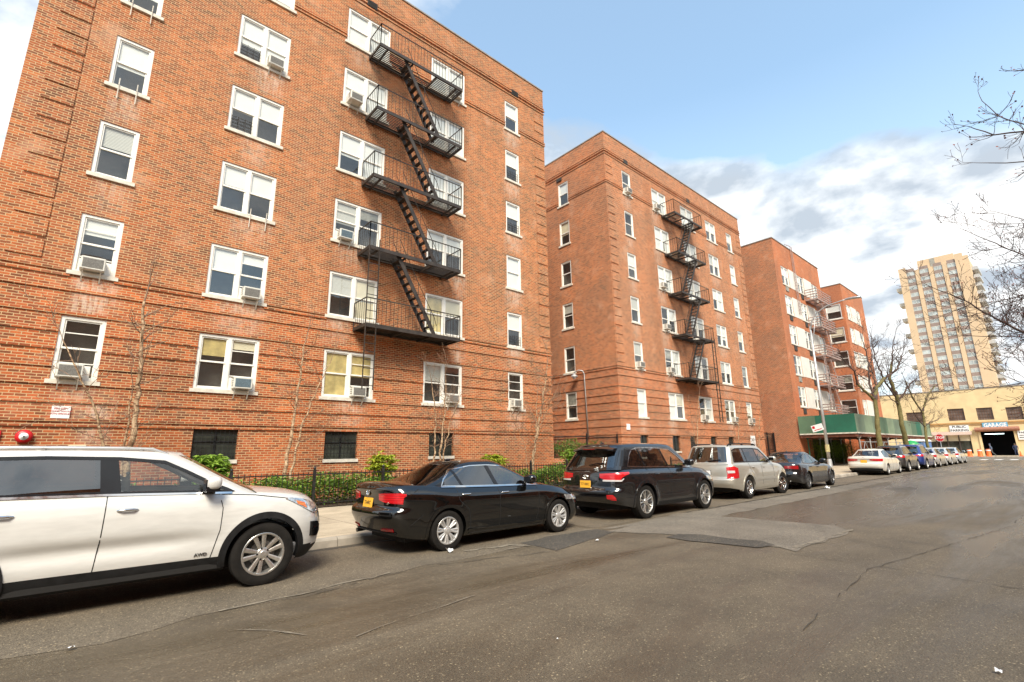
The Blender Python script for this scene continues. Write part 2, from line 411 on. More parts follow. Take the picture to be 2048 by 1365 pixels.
def sheet(name, x0, x1, y0, y1, z, m, kind='structure', nx=1, ny=1):
    b = MB()
    rows = [[(x0+(x1-x0)*i/nx, y0+(y1-y0)*j/ny, z) for i in range(nx+1)] for j in range(ny+1)]
    b.grid(rows)
    o = b.build(name, m, fix=False); tag(o, kind=kind); return o
sheet('ground', -900, 1600, -1200, 1200, -0.03, M['soil'])
sheet('road', -60, 200, -4.2, 8.86, 0.0, M['asphalt'])
b = MB(); b.grid([[(77.5, -300, 0.004), (95.5, -300, 0.004)], [(77.5, 300, 0.004), (95.5, 300, 0.004)]]); tag(b.build('cross_street', M['asphalt2'], fix=False), kind='structure')

def slab(name, x0, x1, y0, y1, z0, z1, m):
    b = MB(); b.box(x0, x1, y0, y1, z0, z1); o = b.build(name, m); tag(o, kind='structure'); return o
slab('pavement', -60, 76.8, 9.02, 40.0, -0.02, 0.14, M['paving'])
slab('pavement', 96, 1400, -300, 300, -0.02, 0.12, M['paving'])
slab('pavement', -60, 76.8, -60, -4.4, -0.02, 0.14, M['paving'])
def curb():
    b = MB(); x = -60.0; r = random.Random(3)
    while x < 76.8:
        L = min(r.uniform(2.2, 3.2), 76.8-x)
        e = r.uniform(-0.006, 0.006)
        prof = [(9.02,-0.02),(8.86+e,-0.02),(8.875+e,0.11),(8.90+e,0.143),(8.93+e,0.15),(9.02,0.146)]
        b.prism([(p[0], p[1]) for p in prof], x+0.006, x+L-0.006, 'x'); x += L
    tag(b.build('kerb', M['concrete']), kind='structure')
    b = MB()
    b.prism([(-4.4,-0.02),(-4.2,-0.02),(-4.2,0.12),(-4.24,0.15),(-4.4,0.146)], -60, 76.8, 'x')
    tag(b.build('kerb', M['concrete']), kind='structure')
    b = MB(); b.box(95.5, 96, -300, 300, -0.02, 0.14); tag(b.build('kerb', M['concrete']), kind='structure')
curb()

def poly_sheet(name, pts, z, m, jag=0.06, seed=1):
    r = random.Random(seed); out = []
    n = len(pts)
    for i in range(n):
        a = Vector(pts[i]); c = Vector(pts[(i+1) % n]); k = max(1, int((c-a).length/0.35))
        for j in range(k):
            q = a.lerp(c, j/k); out.append((q.x + r.uniform(-jag, jag), q.y + r.uniform(-jag, jag), z))
    b = MB(); b.add(out, [tuple(range(len(out)))]); o = b.build(name, m, fix=False)
    if o.data.polygons[0].normal.z < 0: o.data.flip_normals()
    bm = bmesh.new(); bm.from_mesh(o.data); bmesh.ops.triangulate(bm, faces=bm.faces); bm.to_mesh(o.data); bm.free()
    tag(o, kind='structure'); return o
def line_sheet(name, pts, wd, z, m, jag=0.05, seed=1, vary=0.5, gap=0.3):
    r = random.Random(seed); P = []
    for i in range(len(pts)-1):
        a = Vector(pts[i]); c = Vector(pts[i+1]); k = max(1, int((c-a).length/0.18))
        for j in range(k): P.append(a.lerp(c, j/k) + Vector((r.uniform(-jag, jag), r.uniform(-jag, jag))))
    P.append(Vector(pts[-1])); rows = [[], []]
    for i, q in enumerate(P):
        d = (P[min(i+1, len(P)-1)] - P[max(i-1, 0)]); d = d.normalized() if d.length else Vector((1, 0))
        nrm = Vector((-d.y, d.x)); h = wd*0.5*(1 + r.uniform(-vary, vary))
        rows[0].append((q.x+nrm.x*h, q.y+nrm.y*h, z)); rows[1].append((q.x-nrm.x*h, q.y-nrm.y*h, z))
    b = MB(); on = True
    for i in range(len(P)-1):
        if r.random() < (0.25 if on else 0.5): on = r.random() > gap
        if on: b.quad(rows[1][i], rows[1][i+1], rows[0][i+1], rows[0][i])
    o = b.build(name, m, fix=False); tag(o, kind='structure'); return o
poly_sheet('road_patch', [(-9,6.0),(-0.2,5.94),(0.41,5.80),(1.12,6.10),(2.19,6.16),(4.0,6.46),(5.4,6.42),(6.1,6.55),(8.2,6.8),(8.3,8.66),(-9,8.66)], 0.003, M['asphalt4'], 0.035, 3)
poly_sheet('road_patch', [(12,7.0),(20,7.06),(34,7.1),(74,7.0),(74,8.66),(8.4,8.66),(8.4,6.95)], 0.003, M['asphalt4'], 0.035, 33)
poly_sheet('road_patch', [(8.3,6.75),(11.9,6.0),(18,5.95),(30,6.2),(30,6.9),(11.4,6.95)], 0.004, M['asphalt2'], 0.05, 2)
poly_sheet('road_patch', [(8.2,6.55),(8.75,5.2),(8.75,3.45),(8.55,3.2),(11.3,3.15),(11.9,3.6),(11.85,6.0),(9.5,6.6)], 0.008, M['asphalt2'], 0.06, 4)
poly_sheet('road_patch', [(8.35,5.25),(8.8,5.25),(9.05,4.9),(9.1,3.9),(8.85,3.65),(8.5,3.75),(8.4,4.4)], 0.012, M['asphalt3'], 0.07, 5)
poly_sheet('road_patch', [(6.1,6.75),(6.15,5.85),(6.9,6.0),(8.3,6.35),(8.25,6.85),(7,6.9)], 0.006, M['asphalt3'], 0.06, 6)
line_sheet('road_joint', [(-6,6.1),(-0.2,5.98),(0.41,5.83),(1.12,6.14),(2.19,6.2),(4.0,6.5),(5.4,6.45),(6.1,6.55)], 0.03, 0.010, M['dust'], 0.05, 8, 1.0, 0.65)
line_sheet('road_crack', [(-6,5.95),(-0.2,5.86),(0.41,5.75),(1.12,6.02),(2.19,6.08),(4.0,6.40),(6.2,5.8)], 0.014, 0.012, M['crack'], 0.04, 9, 1.0, 0.5)
line_sheet('road_joint', [(5.0,6.9),(5.9,6.75),(6.2,5.85)], 0.07, 0.010, M['dust'], 0.05, 10, 0.9)
line_sheet('road_crack', [(8.35,3.25),(8.3,2.1),(8.1,0.8),(8.3,-0.8),(8.2,-4)], 0.011, 0.010, M['crack'], 0.012, 11, 0.9, 0.15)
line_sheet('road_joint', [(1.35,5.4),(1.62,5.15),(1.85,4.6),(2.1,4.45)], 0.018, 0.010, M['dust'], 0.03, 12, 0.9)
line_sheet('road_joint', [(2.1,4.45),(2.6,4.6),(3.6,4.75)], 0.010, 0.010, M['dust'], 0.03, 13, 0.9)
line_sheet('road_crack', [(12,6.9),(20,7.0),(34,7.05)], 0.05, 0.012, M['crack'], 0.03, 14, 0.6)
line_sheet('road_crack', [(5,1.9),(8,2.1),(14,1.2),(24,0.9)], 0.008, 0.010, M['crack'], 0.02, 15, 1.0, 0.4)
line_sheet('road_joint', [(8.9,3.3),(11.6,3.2)], 0.07, 0.014, M['dust'], 0.05, 16, 0.9)
line_sheet('road_joint', [(-4,8.7),(4,8.72),(12,8.7),(40,8.74),(70,8.74)], 0.13, 0.004, M['crack'], 0.03, 17, 0.6)
# zebra crossing and stop line at the junction
for k in range(9):
    y = 7.7 - k*1.25
    b = MB(); b.box(78.5, 81.7, y-0.32, y+0.32, 0.009, 0.012); tag(b.build('crossing_stripe', M['paint_w']), kind='structure')
# ------------------------------------------------------------------ facade tools
# A facade frame F: o = origin on the wall face, r = right direction, n = outward normal
class Face:
    def __init__(s, o, west=False):
        s.o = Vector(o); s.west = west
        s.r = Vector((0, -1, 0)) if west else Vector((1, 0, 0)); s.n = Vector((-1, 0, 0)) if west else Vector((0, -1, 0))
    def p(s, u, d, z): return s.o + s.r*u + s.n*d + Vector((0, 0, z))   # d outward
    def rot(s): return (0, 0, R_(-90)) if s.west else (0, 0, 0)
    def box(s, b, u0, u1, d0, d1, z0, z1, m=0):
        P = s.p; b.add([P(u0,d1,z0),P(u1,d1,z0),P(u1,d0,z0),P(u0,d0,z0),P(u0,d1,z1),P(u1,d1,z1),P(u1,d0,z1),P(u0,d0,z1)],
              [(0,3,2,1),(4,5,6,7),(0,1,5,4),(1,2,6,5),(2,3,7,6),(3,0,4,7)], m)

def wall_face(b, F, u0, u1, z0, z1, holes, reveal=0.16, cell=0.5, stains=None, grimes=None, attrs=None):
    us = {u0, u1}; zs = {z0, z1}
    for h in holes: us |= {h[0], h[1]}; zs |= {h[2], h[3]}
    def dens(q):
        q = sorted(q); out = [q[0]]
        for a, c in zip(q, q[1:]):
            if c-a < 1e-5: continue
            k = max(1, math.ceil((c-a)/cell)); out += [a+(c-a)*i/k for i in range(1, k+1)]
        return out
    us = dens(us); zs = dens(zs); base = len(b.v); nu = len(us)
    for z in zs:
        for u in us: b.v.append(tuple(F.p(u, 0, z)))
    if attrs is not None:
        for z in zs:
            for u in us:
                s_ = 0.0
                for (su, w, zt, ln, k) in (stains or []):
                    if zt-ln < z <= zt+0.1:
                        f = max(0, 1-abs(u-su)/w); s_ = max(s_, k*min(1, f*1.8)*(1-max(0, (zt-z))/ln)**0.6)
                g_ = 0.0
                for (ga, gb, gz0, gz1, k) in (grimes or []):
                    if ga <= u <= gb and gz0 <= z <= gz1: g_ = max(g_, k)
                attrs.append((s_, g_))
    for j in range(len(zs)-1):
        zc = (zs[j]+zs[j+1])/2
        for i in range(nu-1):
            uc = (us[i]+us[i+1])/2
            if any(h[0] < uc < h[1] and h[2] < zc < h[3] for h in holes): continue
            b.f.append((base+j*nu+i, base+j*nu+i+1, base+(j+1)*nu+i+1, base+(j+1)*nu+i)); b.m.append(0)
    for h in holes:
        a, c, e, g = h; P = F.p; n0 = len(b.v)
        b.add([P(a,0,e),P(c,0,e),P(c,0,g),P(a,0,g),P(a,-reveal,e),P(c,-reveal,e),P(c,-reveal,g),P(a,-reveal,g)],
              [(0,1,5,4),(1,2,6,5),(2,3,7,6),(3,0,4,7)], 0)
        if attrs is not None: attrs += [(0.0, 0.0)]*8

def set_attrs(o, attrs):
    for k, nm in enumerate(('stain', 'grime')):
        a = o.data.attributes.new(nm, 'FLOAT', 'POINT')
        vals = [q[k] for q in attrs] + [0.0]*(len(o.data.vertices)-len(attrs))
        a.data.foreach_set('value', vals[:len(o.data.vertices)])

# ---- sash windows: meshes cached by size, one object per window with pane / sill / blind children
WCACHE = {}
def sash_mesh(w, h, double, thin):
    key = ('f', w, h, double, thin)
    if key in WCACHE: return WCACHE[key]
    b = MB(); fw = 0.085 if not thin else 0.06; y0, y1 = 0.03, 0.14   # local +Y into the wall
    b.box(0, fw, y0, y1, 0, h); b.box(w-fw, w, y0, y1, 0, h); b.box(fw, w-fw, y0, y1, h-fw, h); b.box(fw, w-fw, y0, y1, 0, 0.05)
    lites = [(fw, w-fw)] if not double else [(fw, w/2-0.055), (w/2+0.055, w-fw)]
    if double: b.box(w/2-0.055, w/2+0.055, y0, y1, 0.05, h-fw)
    sw = 0.04
    for (a, c) in lites:
        zm = h*0.5
        for (z0, z1, yy) in ((0.05, zm+0.02, 0.085), (zm-0.02, h-fw, 0.058)):
            b.box(a, a+sw, yy, yy+0.03, z0, z1); b.box(c-sw, c, yy, yy+0.03, z0, z1)
            b.box(a+sw, c-sw, yy+0.001, yy+0.029, z0, z0+sw+0.01); b.box(a+sw, c-sw, yy+0.001, yy+0.029, z1-sw, z1)
    g = MB()
    for (a, c) in lites:
        zm = h*0.5
        for (z0, z1, yy) in ((0.05, zm, 0.10), (zm, h-fw, 0.072)):
            g.quad((a+0.02, yy, z0+0.02), (c-0.02, yy, z0+0.02), (c-0.02, yy, z1-0.02), (a+0.02, yy, z1-0.02))
    s = MB(); s.box(-0.08, w+0.08, -0.06, 0.14, -0.11, 0.0)
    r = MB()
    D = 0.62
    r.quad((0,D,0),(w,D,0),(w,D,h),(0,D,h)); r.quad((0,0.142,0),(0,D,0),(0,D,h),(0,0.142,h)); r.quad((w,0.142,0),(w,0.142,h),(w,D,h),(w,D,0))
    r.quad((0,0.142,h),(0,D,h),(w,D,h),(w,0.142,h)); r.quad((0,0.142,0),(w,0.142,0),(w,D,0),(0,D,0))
    WCACHE[key] = (b.mesh('window', M['trim'], fix=True), g.mesh('pane', M['glass']), s.mesh('sill', M['sill'], fix=True), r.mesh('room', M['dark_room']), lites, fw)
    return WCACHE[key]

def window(par, F, u, z, w, h, double=False, spec='', thin=False, sill=True):
    fm, gm, sm, rm, lites, fw = sash_mesh(w, h, double, thin)
    pl = F.p(u, 0, z) - wl(par)
    o = new_obj('window', fm, par, pl); o.rotation_euler = F.rot()
    new_obj('pane', gm, o)
    if sill: new_obj('sill', sm, o)
    new_obj('room_behind', rm, o)
    parts = spec.split('|') if spec else []
    for k, (a, c) in enumerate(lites):
        if k >= len(parts) or not parts[k]: continue
        s = parts[k]
        if s[-1] == 't':
            for zq in (h*0.27, h*0.74): gb = MB(); gb.box(a+0.04, c-0.04, 0.066, 0.084, zq-0.014, zq+0.014); gb.build('glazing_bar', M['trim'], o, local=True)
            s = s[:-1]
        if not s: continue
        col = s[0]; fr = float(s[1:])/100
        if 0.1 < fr < 0.9: fr = min(0.93, fr*rnd.uniform(0.84, 1.14))
        bl = MB(); yy = 0.112
        z1 = h-fw; z0 = z1-(z1-0.06)*fr
        bl.box(a+0.01, c-0.01, yy, yy+0.012, z0, z1)
        if fr < 0.97: bl.box(a+0.01, c-0.01, yy-0.003, yy+0.018, z0-0.02, z0)
        new_obj('blind', bl.mesh('blind', M['bl_'+col], fix=True), o)
    return o

def air_con(F, u, z, label, group, w=0.62, h=0.40, out=0.30, mat_g=None, brackets=True):
    base = F.p(u+w/2, 0, z)
    t = empty('air_conditioner', base, label, 'air conditioner', group); t.rotation_euler = F.rot()
    b = MB(); b.box(-w/2, w/2, -out, 0.12, 0.0, h)
    o = b.build('case', M['ac'], t, local=True)
    bm = bmesh.new(); bm.from_mesh(o.data); bmesh.ops.bevel(bm, geom=bm.edges[:], offset=0.018, segments=2, affect='EDGES'); bm.to_mesh(o.data); bm.free()
    g = MB(); g.box(-w/2+0.045, w/2-0.045, -out-0.006, -out+0.01, 0.05, h-0.045)
    for k in range(7):
        zz = 0.08+(h-0.16)*k/6; g.box(-w/2+0.05, w/2-0.05, -out-0.012, -out-0.004, zz-0.006, zz+0.006)
    g.build('grille', mat_g or M['ac_dark'], t, local=True)
    s = MB()
    for q in (-1, 1):                                   # louvred sides
        for k in range(4): s.box(q*(w/2)-0.004, q*(w/2)+0.004, -out+0.05, -out+0.2, 0.09+k*0.07, 0.12+k*0.07)
    s.build('side_louvre', M['ac_dark'], t, local=True)
    if brackets:
        for q in (-1, 1):
            k = MB(); k.bar((q*w*0.36, -out+0.02, -0.006), (q*w*0.36, 0.0, -0.006), 0.03, 0.012); k.bar((q*w*0.36, -out+0.06, -0.012), (q*w*0.36, -0.008, -0.30), 0.03, 0.02)
            k.build('bracket', M['sill'], t, local=True)
    for q in (-1, 1):
        p = MB(); x0, x1 = (w/2+0.004, w/2+0.13) if q > 0 else (-w/2-0.13, -w/2-0.004)
        p.box(x0, x1, 0.075, 0.083, 0.0, h); p.build('side_panel', M['trim'], t, local=True)
    return t

def lit(n): return ['ground', 'first', 'second', 'third', 'fourth', 'top'][n]

# ------------------------------------------------------------------ brick apartment houses with fire escapes
FZ = [3.55+2.945*k for k in range(6)]; WH = 1.70
def fire_escape(name, label, F, u0, u1, levels, out, mirror, mat_i, ladder_u, ladder_z, slat=False, stair_u=None, group=None, rail_h=1.02, drop=None, openw=None):
    t = empty(name, F.p((u0+u1)/2, 0, levels[0]), label, 'fire escape', group)
    P = F.p; U = lambda f: (u1-(u1-u0)*f) if mirror else (u0+(u1-u0)*f)
    st = 0.30, 0.72            # stair top / bottom fraction
    for k, z in enumerate(levels):
        b = MB(); n_s = 16
        # outer, inner and cross stringers
        def bar(a, c, w_, h_): b.bar(P(*a), P(*c), w_, h_)
        bar((u0, out, z), (u1, out, z), 0.05, 0.14); bar((u0, 0.06, z), (u1, 0.06, z), 0.05, 0.10)
        for uu in (u0, u1): bar((uu, 0.03, z), (uu, out, z), 0.05, 0.12)
        solid = (k == 0)
        for f in (0.08, 0.37, 0.66, 0.92):
            uu = U(f)
            bar((uu, 0.0, z-0.06), (uu, out-0.03, z-0.06), 0.05, 0.08)
        # slatted floor with the stair opening on the outer side
        a0, a1 = sorted((U(0.37), U(0.66)))
        nb = 11
        for q in range(nb):
            d = 0.10+(out-0.16)*q/(nb-1)
            if solid or d < 0.42*out: bar((u0+0.03, d, z+0.055), (u1-0.03, d, z+0.055), 0.045, 0.02)
            else:
                bar((u0+0.03, d, z+0.055), (a0, d, z+0.055), 0.045, 0.02); bar((a1, d, z+0.055), (u1-0.03, d, z+0.055), 0.045, 0.02)
        if solid:
            b.box(*sorted((P(u0+.03,out-.04,0).x, P(u1-.03,.1,0).x)), *sorted((P(u0,out-.04,0).y, P(u0,.1,0).y)), z+0.03, z+0.04)
        pl = b.build('platform', mat_i, t)
        b = MB(); rr = 0.018
        corners = [(u0, 0.02), (u0, out), (u1, out), (u1, 0.02)]
        for hh in ((rail_h, rail_h*0.5) if not slat else tuple(rail_h*q for q in (0.25, 0.5, 0.75, 1.0))):
            w_ = 0.035 if not slat else 0.09
            for (a, c) in zip(corners, corners[1:]):
                if hh == rail_h*0.5 and not slat: continue
                b.bar(P(*a, z+hh), P(*c, z+hh), 0.03, w_)
        for (a, c) in zip(corners, corners[1:]):
            L = math.hypot(a[0]-c[0], a[1]-c[1]); n_ = max(2, round(L/(0.16 if not slat else 0.8)))
            for q in range(n_+1):
                f = q/n_; uu = a[0]+(c[0]-a[0])*f; d = a[1]+(c[1]-a[1])*f
                tk = 0.012 if 0 < q < n_ and not slat else 0.03
                b.obox(P(uu, d, z+rail_h/2), (tk/2,0,0), (0,tk/2,0), (0,0,rail_h/2))
        b.build('railing', mat_i, pl)
        if k > 0:
            zb = levels[k-1]; a = U(st[0]); c = U(st[1]); d0 = out-0.12; d1 = out-0.62
            if stair_u: a, c = stair_u
            b = MB(); n_ = 11
            for d in (d0, d1): b.bar(P(a, d, z+0.02), P(c, d, zb+0.06), 0.03, 0.16)
            for q in range(n_):
                f = (q+0.6)/n_; uu = a+(c-a)*f; zz = z+(zb-z)*f
                b.obox(P(uu, (d0+d1)/2, zz), F.r*0.085, F.n*((d0-d1)/2-0.015), (0,0,0.009))
            for d in (d0, d1):
                b.tube([P(a+(c-a)*0.04, d, z+0.7), P(a+(c-a)*0.5, d, (z+zb)/2+0.72), P(c, d, zb+0.75), P(c+(c-a)*0.05, d, zb+0.45)], 0.014, 5)
                for f in (0.2, 0.55, 0.9): b.bar(P(a+(c-a)*f, d, z+(zb-z)*f), P(a+(c-a)*f, d, z+(zb-z)*f+0.7), 0.016, 0.016)
            b.build('stair', mat_i, t)
    if ladder_z:
        b = MB(); z0, z1 = ladder_z
        for q in (-0.2, 0.2): b.bar(P(ladder_u+q, out+0.07, z0), P(ladder_u+q, out+0.07, z1), 0.02, 0.06, up=(0,1,0))
        n_ = int((z1-z0)/0.3)
        for q in range(n_): b.bar(P(ladder_u-0.19, out+0.07, z0+0.15+q*0.3), P(ladder_u+0.19, out+0.07, z0+0.15+q*0.3), 0.022, 0.022)
        b.build('drop_ladder', mat_i, t)
    return t

def house(name, label, x0, x1, Y, depth, cols, front_specs, side_cols, brickm, stains, base_wins, quoin, fe_grime, side_specs=(), cell=0.4):
    t = empty(name, (x0, Y, 0), label, 'building')
    H = 22.05; W = x1-x0
    F = Face((x0, Y, 0)); Wf = Face((x0, Y+depth, 0), True)
    b = MB(); attrs = []
    holes = [(u, u+w_, z, z+WH) for (u, w_, dbl) in cols for z in FZ] + [(u, u+w_, z0, z1) for (u, w_, z0, z1) in base_wins]
    wall_face(b, F, 0, W, -0.1, H, holes, 0.16, cell, stains, fe_grime, attrs)
    sh = [(depth-(v+w_), depth-v, z, z+WH) for (v, w_) in side_cols for z in FZ]
    wall_face(b, Wf, 0, depth, -0.1, H, sh, 0.16, 0.8, None, None, attrs)
    b.quad((x1,Y,-0.1),(x1,Y+depth,-0.1),(x1,Y+depth,H),(x1,Y,H)); b.quad((x1,Y+depth,-0.1),(x0,Y+depth,-0.1),(x0,Y+depth,H),(x1,Y+depth,H))
    wallb = b
    b = MB(); b.box(x0-0.0+0.3, x1-0.3, Y+0.3, Y+depth-0.3, H-0.75, H-0.6); b.build('roof', M['coping'], t)
    b = MB()
    b.box(x0-0.03, x1+0.03, Y-0.04, Y+0.32, H, H+0.07); b.box(x0-0.03, x0+0.32, Y+0.32, Y+depth, H, H+0.07); b.box(x1-0.32, x1+0.03, Y+0.32, Y+depth, H, H+0.07)
    b.build('coping', M['coping'], t)
    # projecting brick string courses; broken where windows stand
    def course(z, h_, d, skip=True, sides=True):
        b = wallb; cuts = sorted((hh[0]-0.0, hh[1]+0.0) for hh in holes if skip and hh[2]-0.12 < z+h_ and hh[3]+0.02 > z)
        a = -d if sides else 0.0
        for (c0, c1) in cuts + [(W+(d if sides else 0), None)]:
            if c0-a > 0.02: F.box(b, a, c0, 0, d, z, z+h_)
            if c1 is None: break
            a = c1
        if sides:
            a = 0; cu = sorted((hh[0], hh[1]) for hh in sh if hh[2]-0.12 < z+h_ and hh[3]+0.02 > z)
            for (c0, c1) in cu + [(depth, None)]:
                if c0-a > 0.02: Wf.box(b, a, c0, 0, d, z, z+h_)
                if c1 is None: break
                a = c1
    for z in (2.96, 3.42, 3.88, 4.34, 4.80, 5.28): course(z, 0.075, 0.035)
    for z in (2.36, 2.49, 5.92, 6.32, 6.46, 18.42, 18.56, 20.48, 20.66, 20.82): course(z, 0.08, 0.04 if z != 20.66 else 0.06)
    for (q0, q1) in quoin:
        b = wallb; z = 6.72
        while z < 20.2:
            if not (18.0 < z < 18.7): F.box(b, q0, q1, 0, 0.032, z, min(z+0.47, 20.44))
            z += 0.565
    set_attrs(wallb.build('wall', brickm, t, fix=False), attrs)
    for r_, z in enumerate(FZ):
        for c_, (u, w_, dbl) in enumerate(cols):
            window(t, F, u, z, w_, WH, dbl, front_specs(c_, r_))
        for c_, (v, w_) in enumerate(side_cols):
            window(t, Wf, depth-(v+w_), z, w_, WH, False, side_specs(c_, r_))
    for (u, w_, z0, z1) in base_wins:
        b = MB(); h_ = z1-z0
        F.box(b, u, u+w_, -0.16, -0.12, z0, z1, 0); F.box(b, u, u+w_, -0.12, -0.09, z0+h_*0.58, z0+h_*0.62, 1)
        F.box(b, u+w_*0.48, u+w_*0.52, -0.12, -0.09, z0, z1, 1)
        bw = b.build('basement_window', [M['pane_dark'], M['iron_black']], t)
        b = MB(); n_ = int(w_/0.11)
        for q in range(1, n_): b.bar(F.p(u+w_*q/n_, -0.04, z0+0.01), F.p(u+w_*q/n_, -0.04, z1-0.01), 0.010, 0.010, up=(0,1,0))
        for f in (0.2, 0.5, 0.8): b.bar(F.p(u, -0.025, z0+h_*f), F.p(u+w_, -0.025, z0+h_*f), 0.014, 0.02)
        b.build('window_bars', M['iron_black'], bw)
        b = MB(); F.box(b, u-0.03, u+w_+0.03, -0.16, 0.05, z0-0.11, z0, 0); b.build('sill', M['sill'], bw)
    return t, F, Wf

M['pane_dark'] = mat('dark_basement_glass', (0.05,0.055,0.045), 0.14, var=0.5, scale=1.5)
G_AC = 'window air conditioners of the brick apartment houses'

# --- nearest house
def rs(seed, alt):
    r = random.Random(seed)
    return r.choice(alt)
B1 = {  # (column, floor) -> blinds
 (0,0): 't', (0,1): 'w30t', (0,2): 'v48', (0,3): 'w50', (0,4): 'w60', (0,5): 'w80',
 (1,0): 'y38|c20t', (1,1): 'w50|w25t', (1,2): 'w50|w50', (1,3): 'w50|w50', (1,4): 'w72|w96', (1,5): 'w90|w90',
 (2,0): 'y96|y50t', (2,1): 'v45|c96', (2,2): 'v50t|g30', (2,3): 'w50|w96', (2,4): 'w96|w96', (2,5): 'w96|w96',
 (3,0): 'v50|t', (3,1): 'y96|c50', (3,2): 'w55|w50', (3,3): 'w96|w96', (3,4): 'w96|w96', (3,5): 'w96|w96',
 (4,0): 't', (4,1): 'w50', (4,2): 'w96', (4,3): 'w55', (4,4): 'w50', (4,5): 'w55'}
X0, X1, YB = -2.4, 17.78, 17.1
def U1(x): return x-X0
cols1 = [(U1(-0.67), 0.93, False), (U1(2.45), 1.70, True), (U1(6.25), 1.93, True), (U1(10.31), 1.93, True), (U1(14.86), 0.96, False)]
st1 = [(U1(-0.2), 0.42, 6.35, 2.6, 1.0), (U1(0.15), 0.22, 6.35, 1.2, 0.6), (U1(-0.2), 0.5, 12.3, 1.3, 0.6), (U1(-0.1), 0.5, 9.35, 1.2, 0.45), (U1(0.35), 0.35, 2.9, 1.2, 0.9), (U1(-0.1), 0.5, 3.4, 1.0, 0.5),
       (U1(3.6), 0.6, 15.3, 1.2, 0.8), (U1(3.4), 0.6, 12.3, 1.2, 0.5), (U1(3.5), 0.9, 6.4, 1.5, 0.55), (U1(3.5), 0.8, 9.35, 1.0, 0.5), (U1(7), 0.9, 18.2, 1.0, 0.5), (U1(7.2), 1.0, 9.3, 1.2, 0.5), (U1(6.6), 0.6, 6.4, 1.0, 0.7),
       (U1(12.0), 0.3, 6.0, 1.6, 0.9), (U1(11.9), 0.3, 3.4, 1.6, 0.8), (U1(7.3), 0.7, 3.4, 1.2, 0.6), (U1(12.0), 0.4, 9.2, 1.2, 0.8)] \
     + [(U1(15.3), 0.65, FZ[k]-0.1, 1.1, 0.8) for k in range(6)]
house1, F1, W1 = house('brick_apartment_house', 'nearest and largest red brick apartment house, at the left, with a black zigzag fire escape', X0, X1, YB, 17.0, cols1,
    lambda c, r: B1[(c, r)], [], M['brick'], st1,
    [(U1(2.62), 1.19, 1.46, 2.36), (U1(6.49), 1.19, 1.42, 2.36), (U1(10.65), 1.18, 1.46, 2.38)],
    [(0.45, 1.12), (X1-X0-0.78, X1-X0-0.04)], [(U1(6.2), U1(12.4), 2.6+2.945*k, 3.3+2.945*k+2.3, 0.75) for k in range(1, 6)], None, 0.28)
for u, z in ((U1(7.0), 20.58), (U1(15.32), 20.56), (U1(-0.4), 20.58)):
    b = MB(); F1.box(b, u, u+0.46, 0.005, 0.07, z, z+0.30)
    for k in range(4): F1.box(b, u+0.03, u+0.43, 0.07, 0.085, z+0.04+k*0.065, z+0.065+k*0.065)
    b.build('roof_vent', M['vent'], house1)
fire_escape('fire_escape', 'black iron fire escape zigzagging up the nearest brick house', F1, U1(7.25), U1(11.35), [6.08+2.97*k for k in range(5)], 1.05, False, M['iron'], U1(7.42), (3.75, 9.4))
AC1 = [(0,0,0.10,'white'), (0,1,0.16,'white'), (1,0,1.02,'blue-faced'), (1,1,1.0,'white'), (1,4,0.98,'white'), (2,0,1.02,'grey-faced'), (2,2,0.18,'pale grey-blue'), (2,4,0.16,'big white'), (3,0,1.1,'white'), (3,5,1.1,'white'), (4,0,0.16,'white')]
cn = ['single-window column by the left quoins', 'wide-window column second from left', 'wide-window column left of the fire escape stairs', 'wide-window column right of the fire escape stairs', 'narrow right-hand window column']
M['ac_blue'] = mat('blue_grey_grille', (0.12,0.17,0.20), 0.6, var=0.3, scale=30)
for (c, r, du, q) in AC1:
    u, w_, dbl = cols1[c]
    air_con(F1, u+du, FZ[r]+0.05, '%s air conditioner, %s-floor window, %s, nearest brick house' % (q, lit(r), cn[c].replace('single-window', 'single').replace('wide-window ', '')), G_AC,
            0.53 if c not in (4,) else 0.48, 0.36, 0.25 if q != 'big white' else 0.42, M['ac_blue'] if 'blue' in q else None)
# pipe collars and child guards in a few windows
def guard(F, par, u, z, w_):
    b = MB()
    for k in range(4): b.bar(F.p(u+0.1, 0.005-0.03, z+0.12+k*0.13), F.p(u+w_-0.1, 0.005-0.03, z+0.12+k*0.13), 0.012, 0.014)
    for q in range(4): b.bar(F.p(u+0.12+(w_-0.24)*q/3, -0.02, z+0.05), F.p(u+0.12+(w_-0.24)*q/3, -0.02, z+0.55), 0.014, 0.014, up=(0,1,0))
    b.build('window_guard', M['iron'], par)
for (c, r, a, ww) in ((4,4,0,0.96), (4,3,0,0.96), (4,1,0,0.96), (1,3,0,0.85), (1,4,0,0.85)):
    guard(F1, house1, cols1[c][0]+a, FZ[r], ww)
# empty air-conditioner brackets left on sills
for (c, r, a) in ((0,3,0.25),(0,3,0.68),(1,2,0.98),(1,2,1.48),(0,4,0.2),(0,4,0.7)):
    u = cols1[c][0]+a; z = FZ[r]; b = MB()
    b.bar(F1.p(u, 0.10, z+0.22), F1.p(u, 0.04, z-0.42), 0.025, 0.02); b.bar(F1.p(u, 0.0, z+0.02), F1.p(u, 0.1, z+0.02), 0.03, 0.03); b.build('sill_bracket', M['sill'], house1)

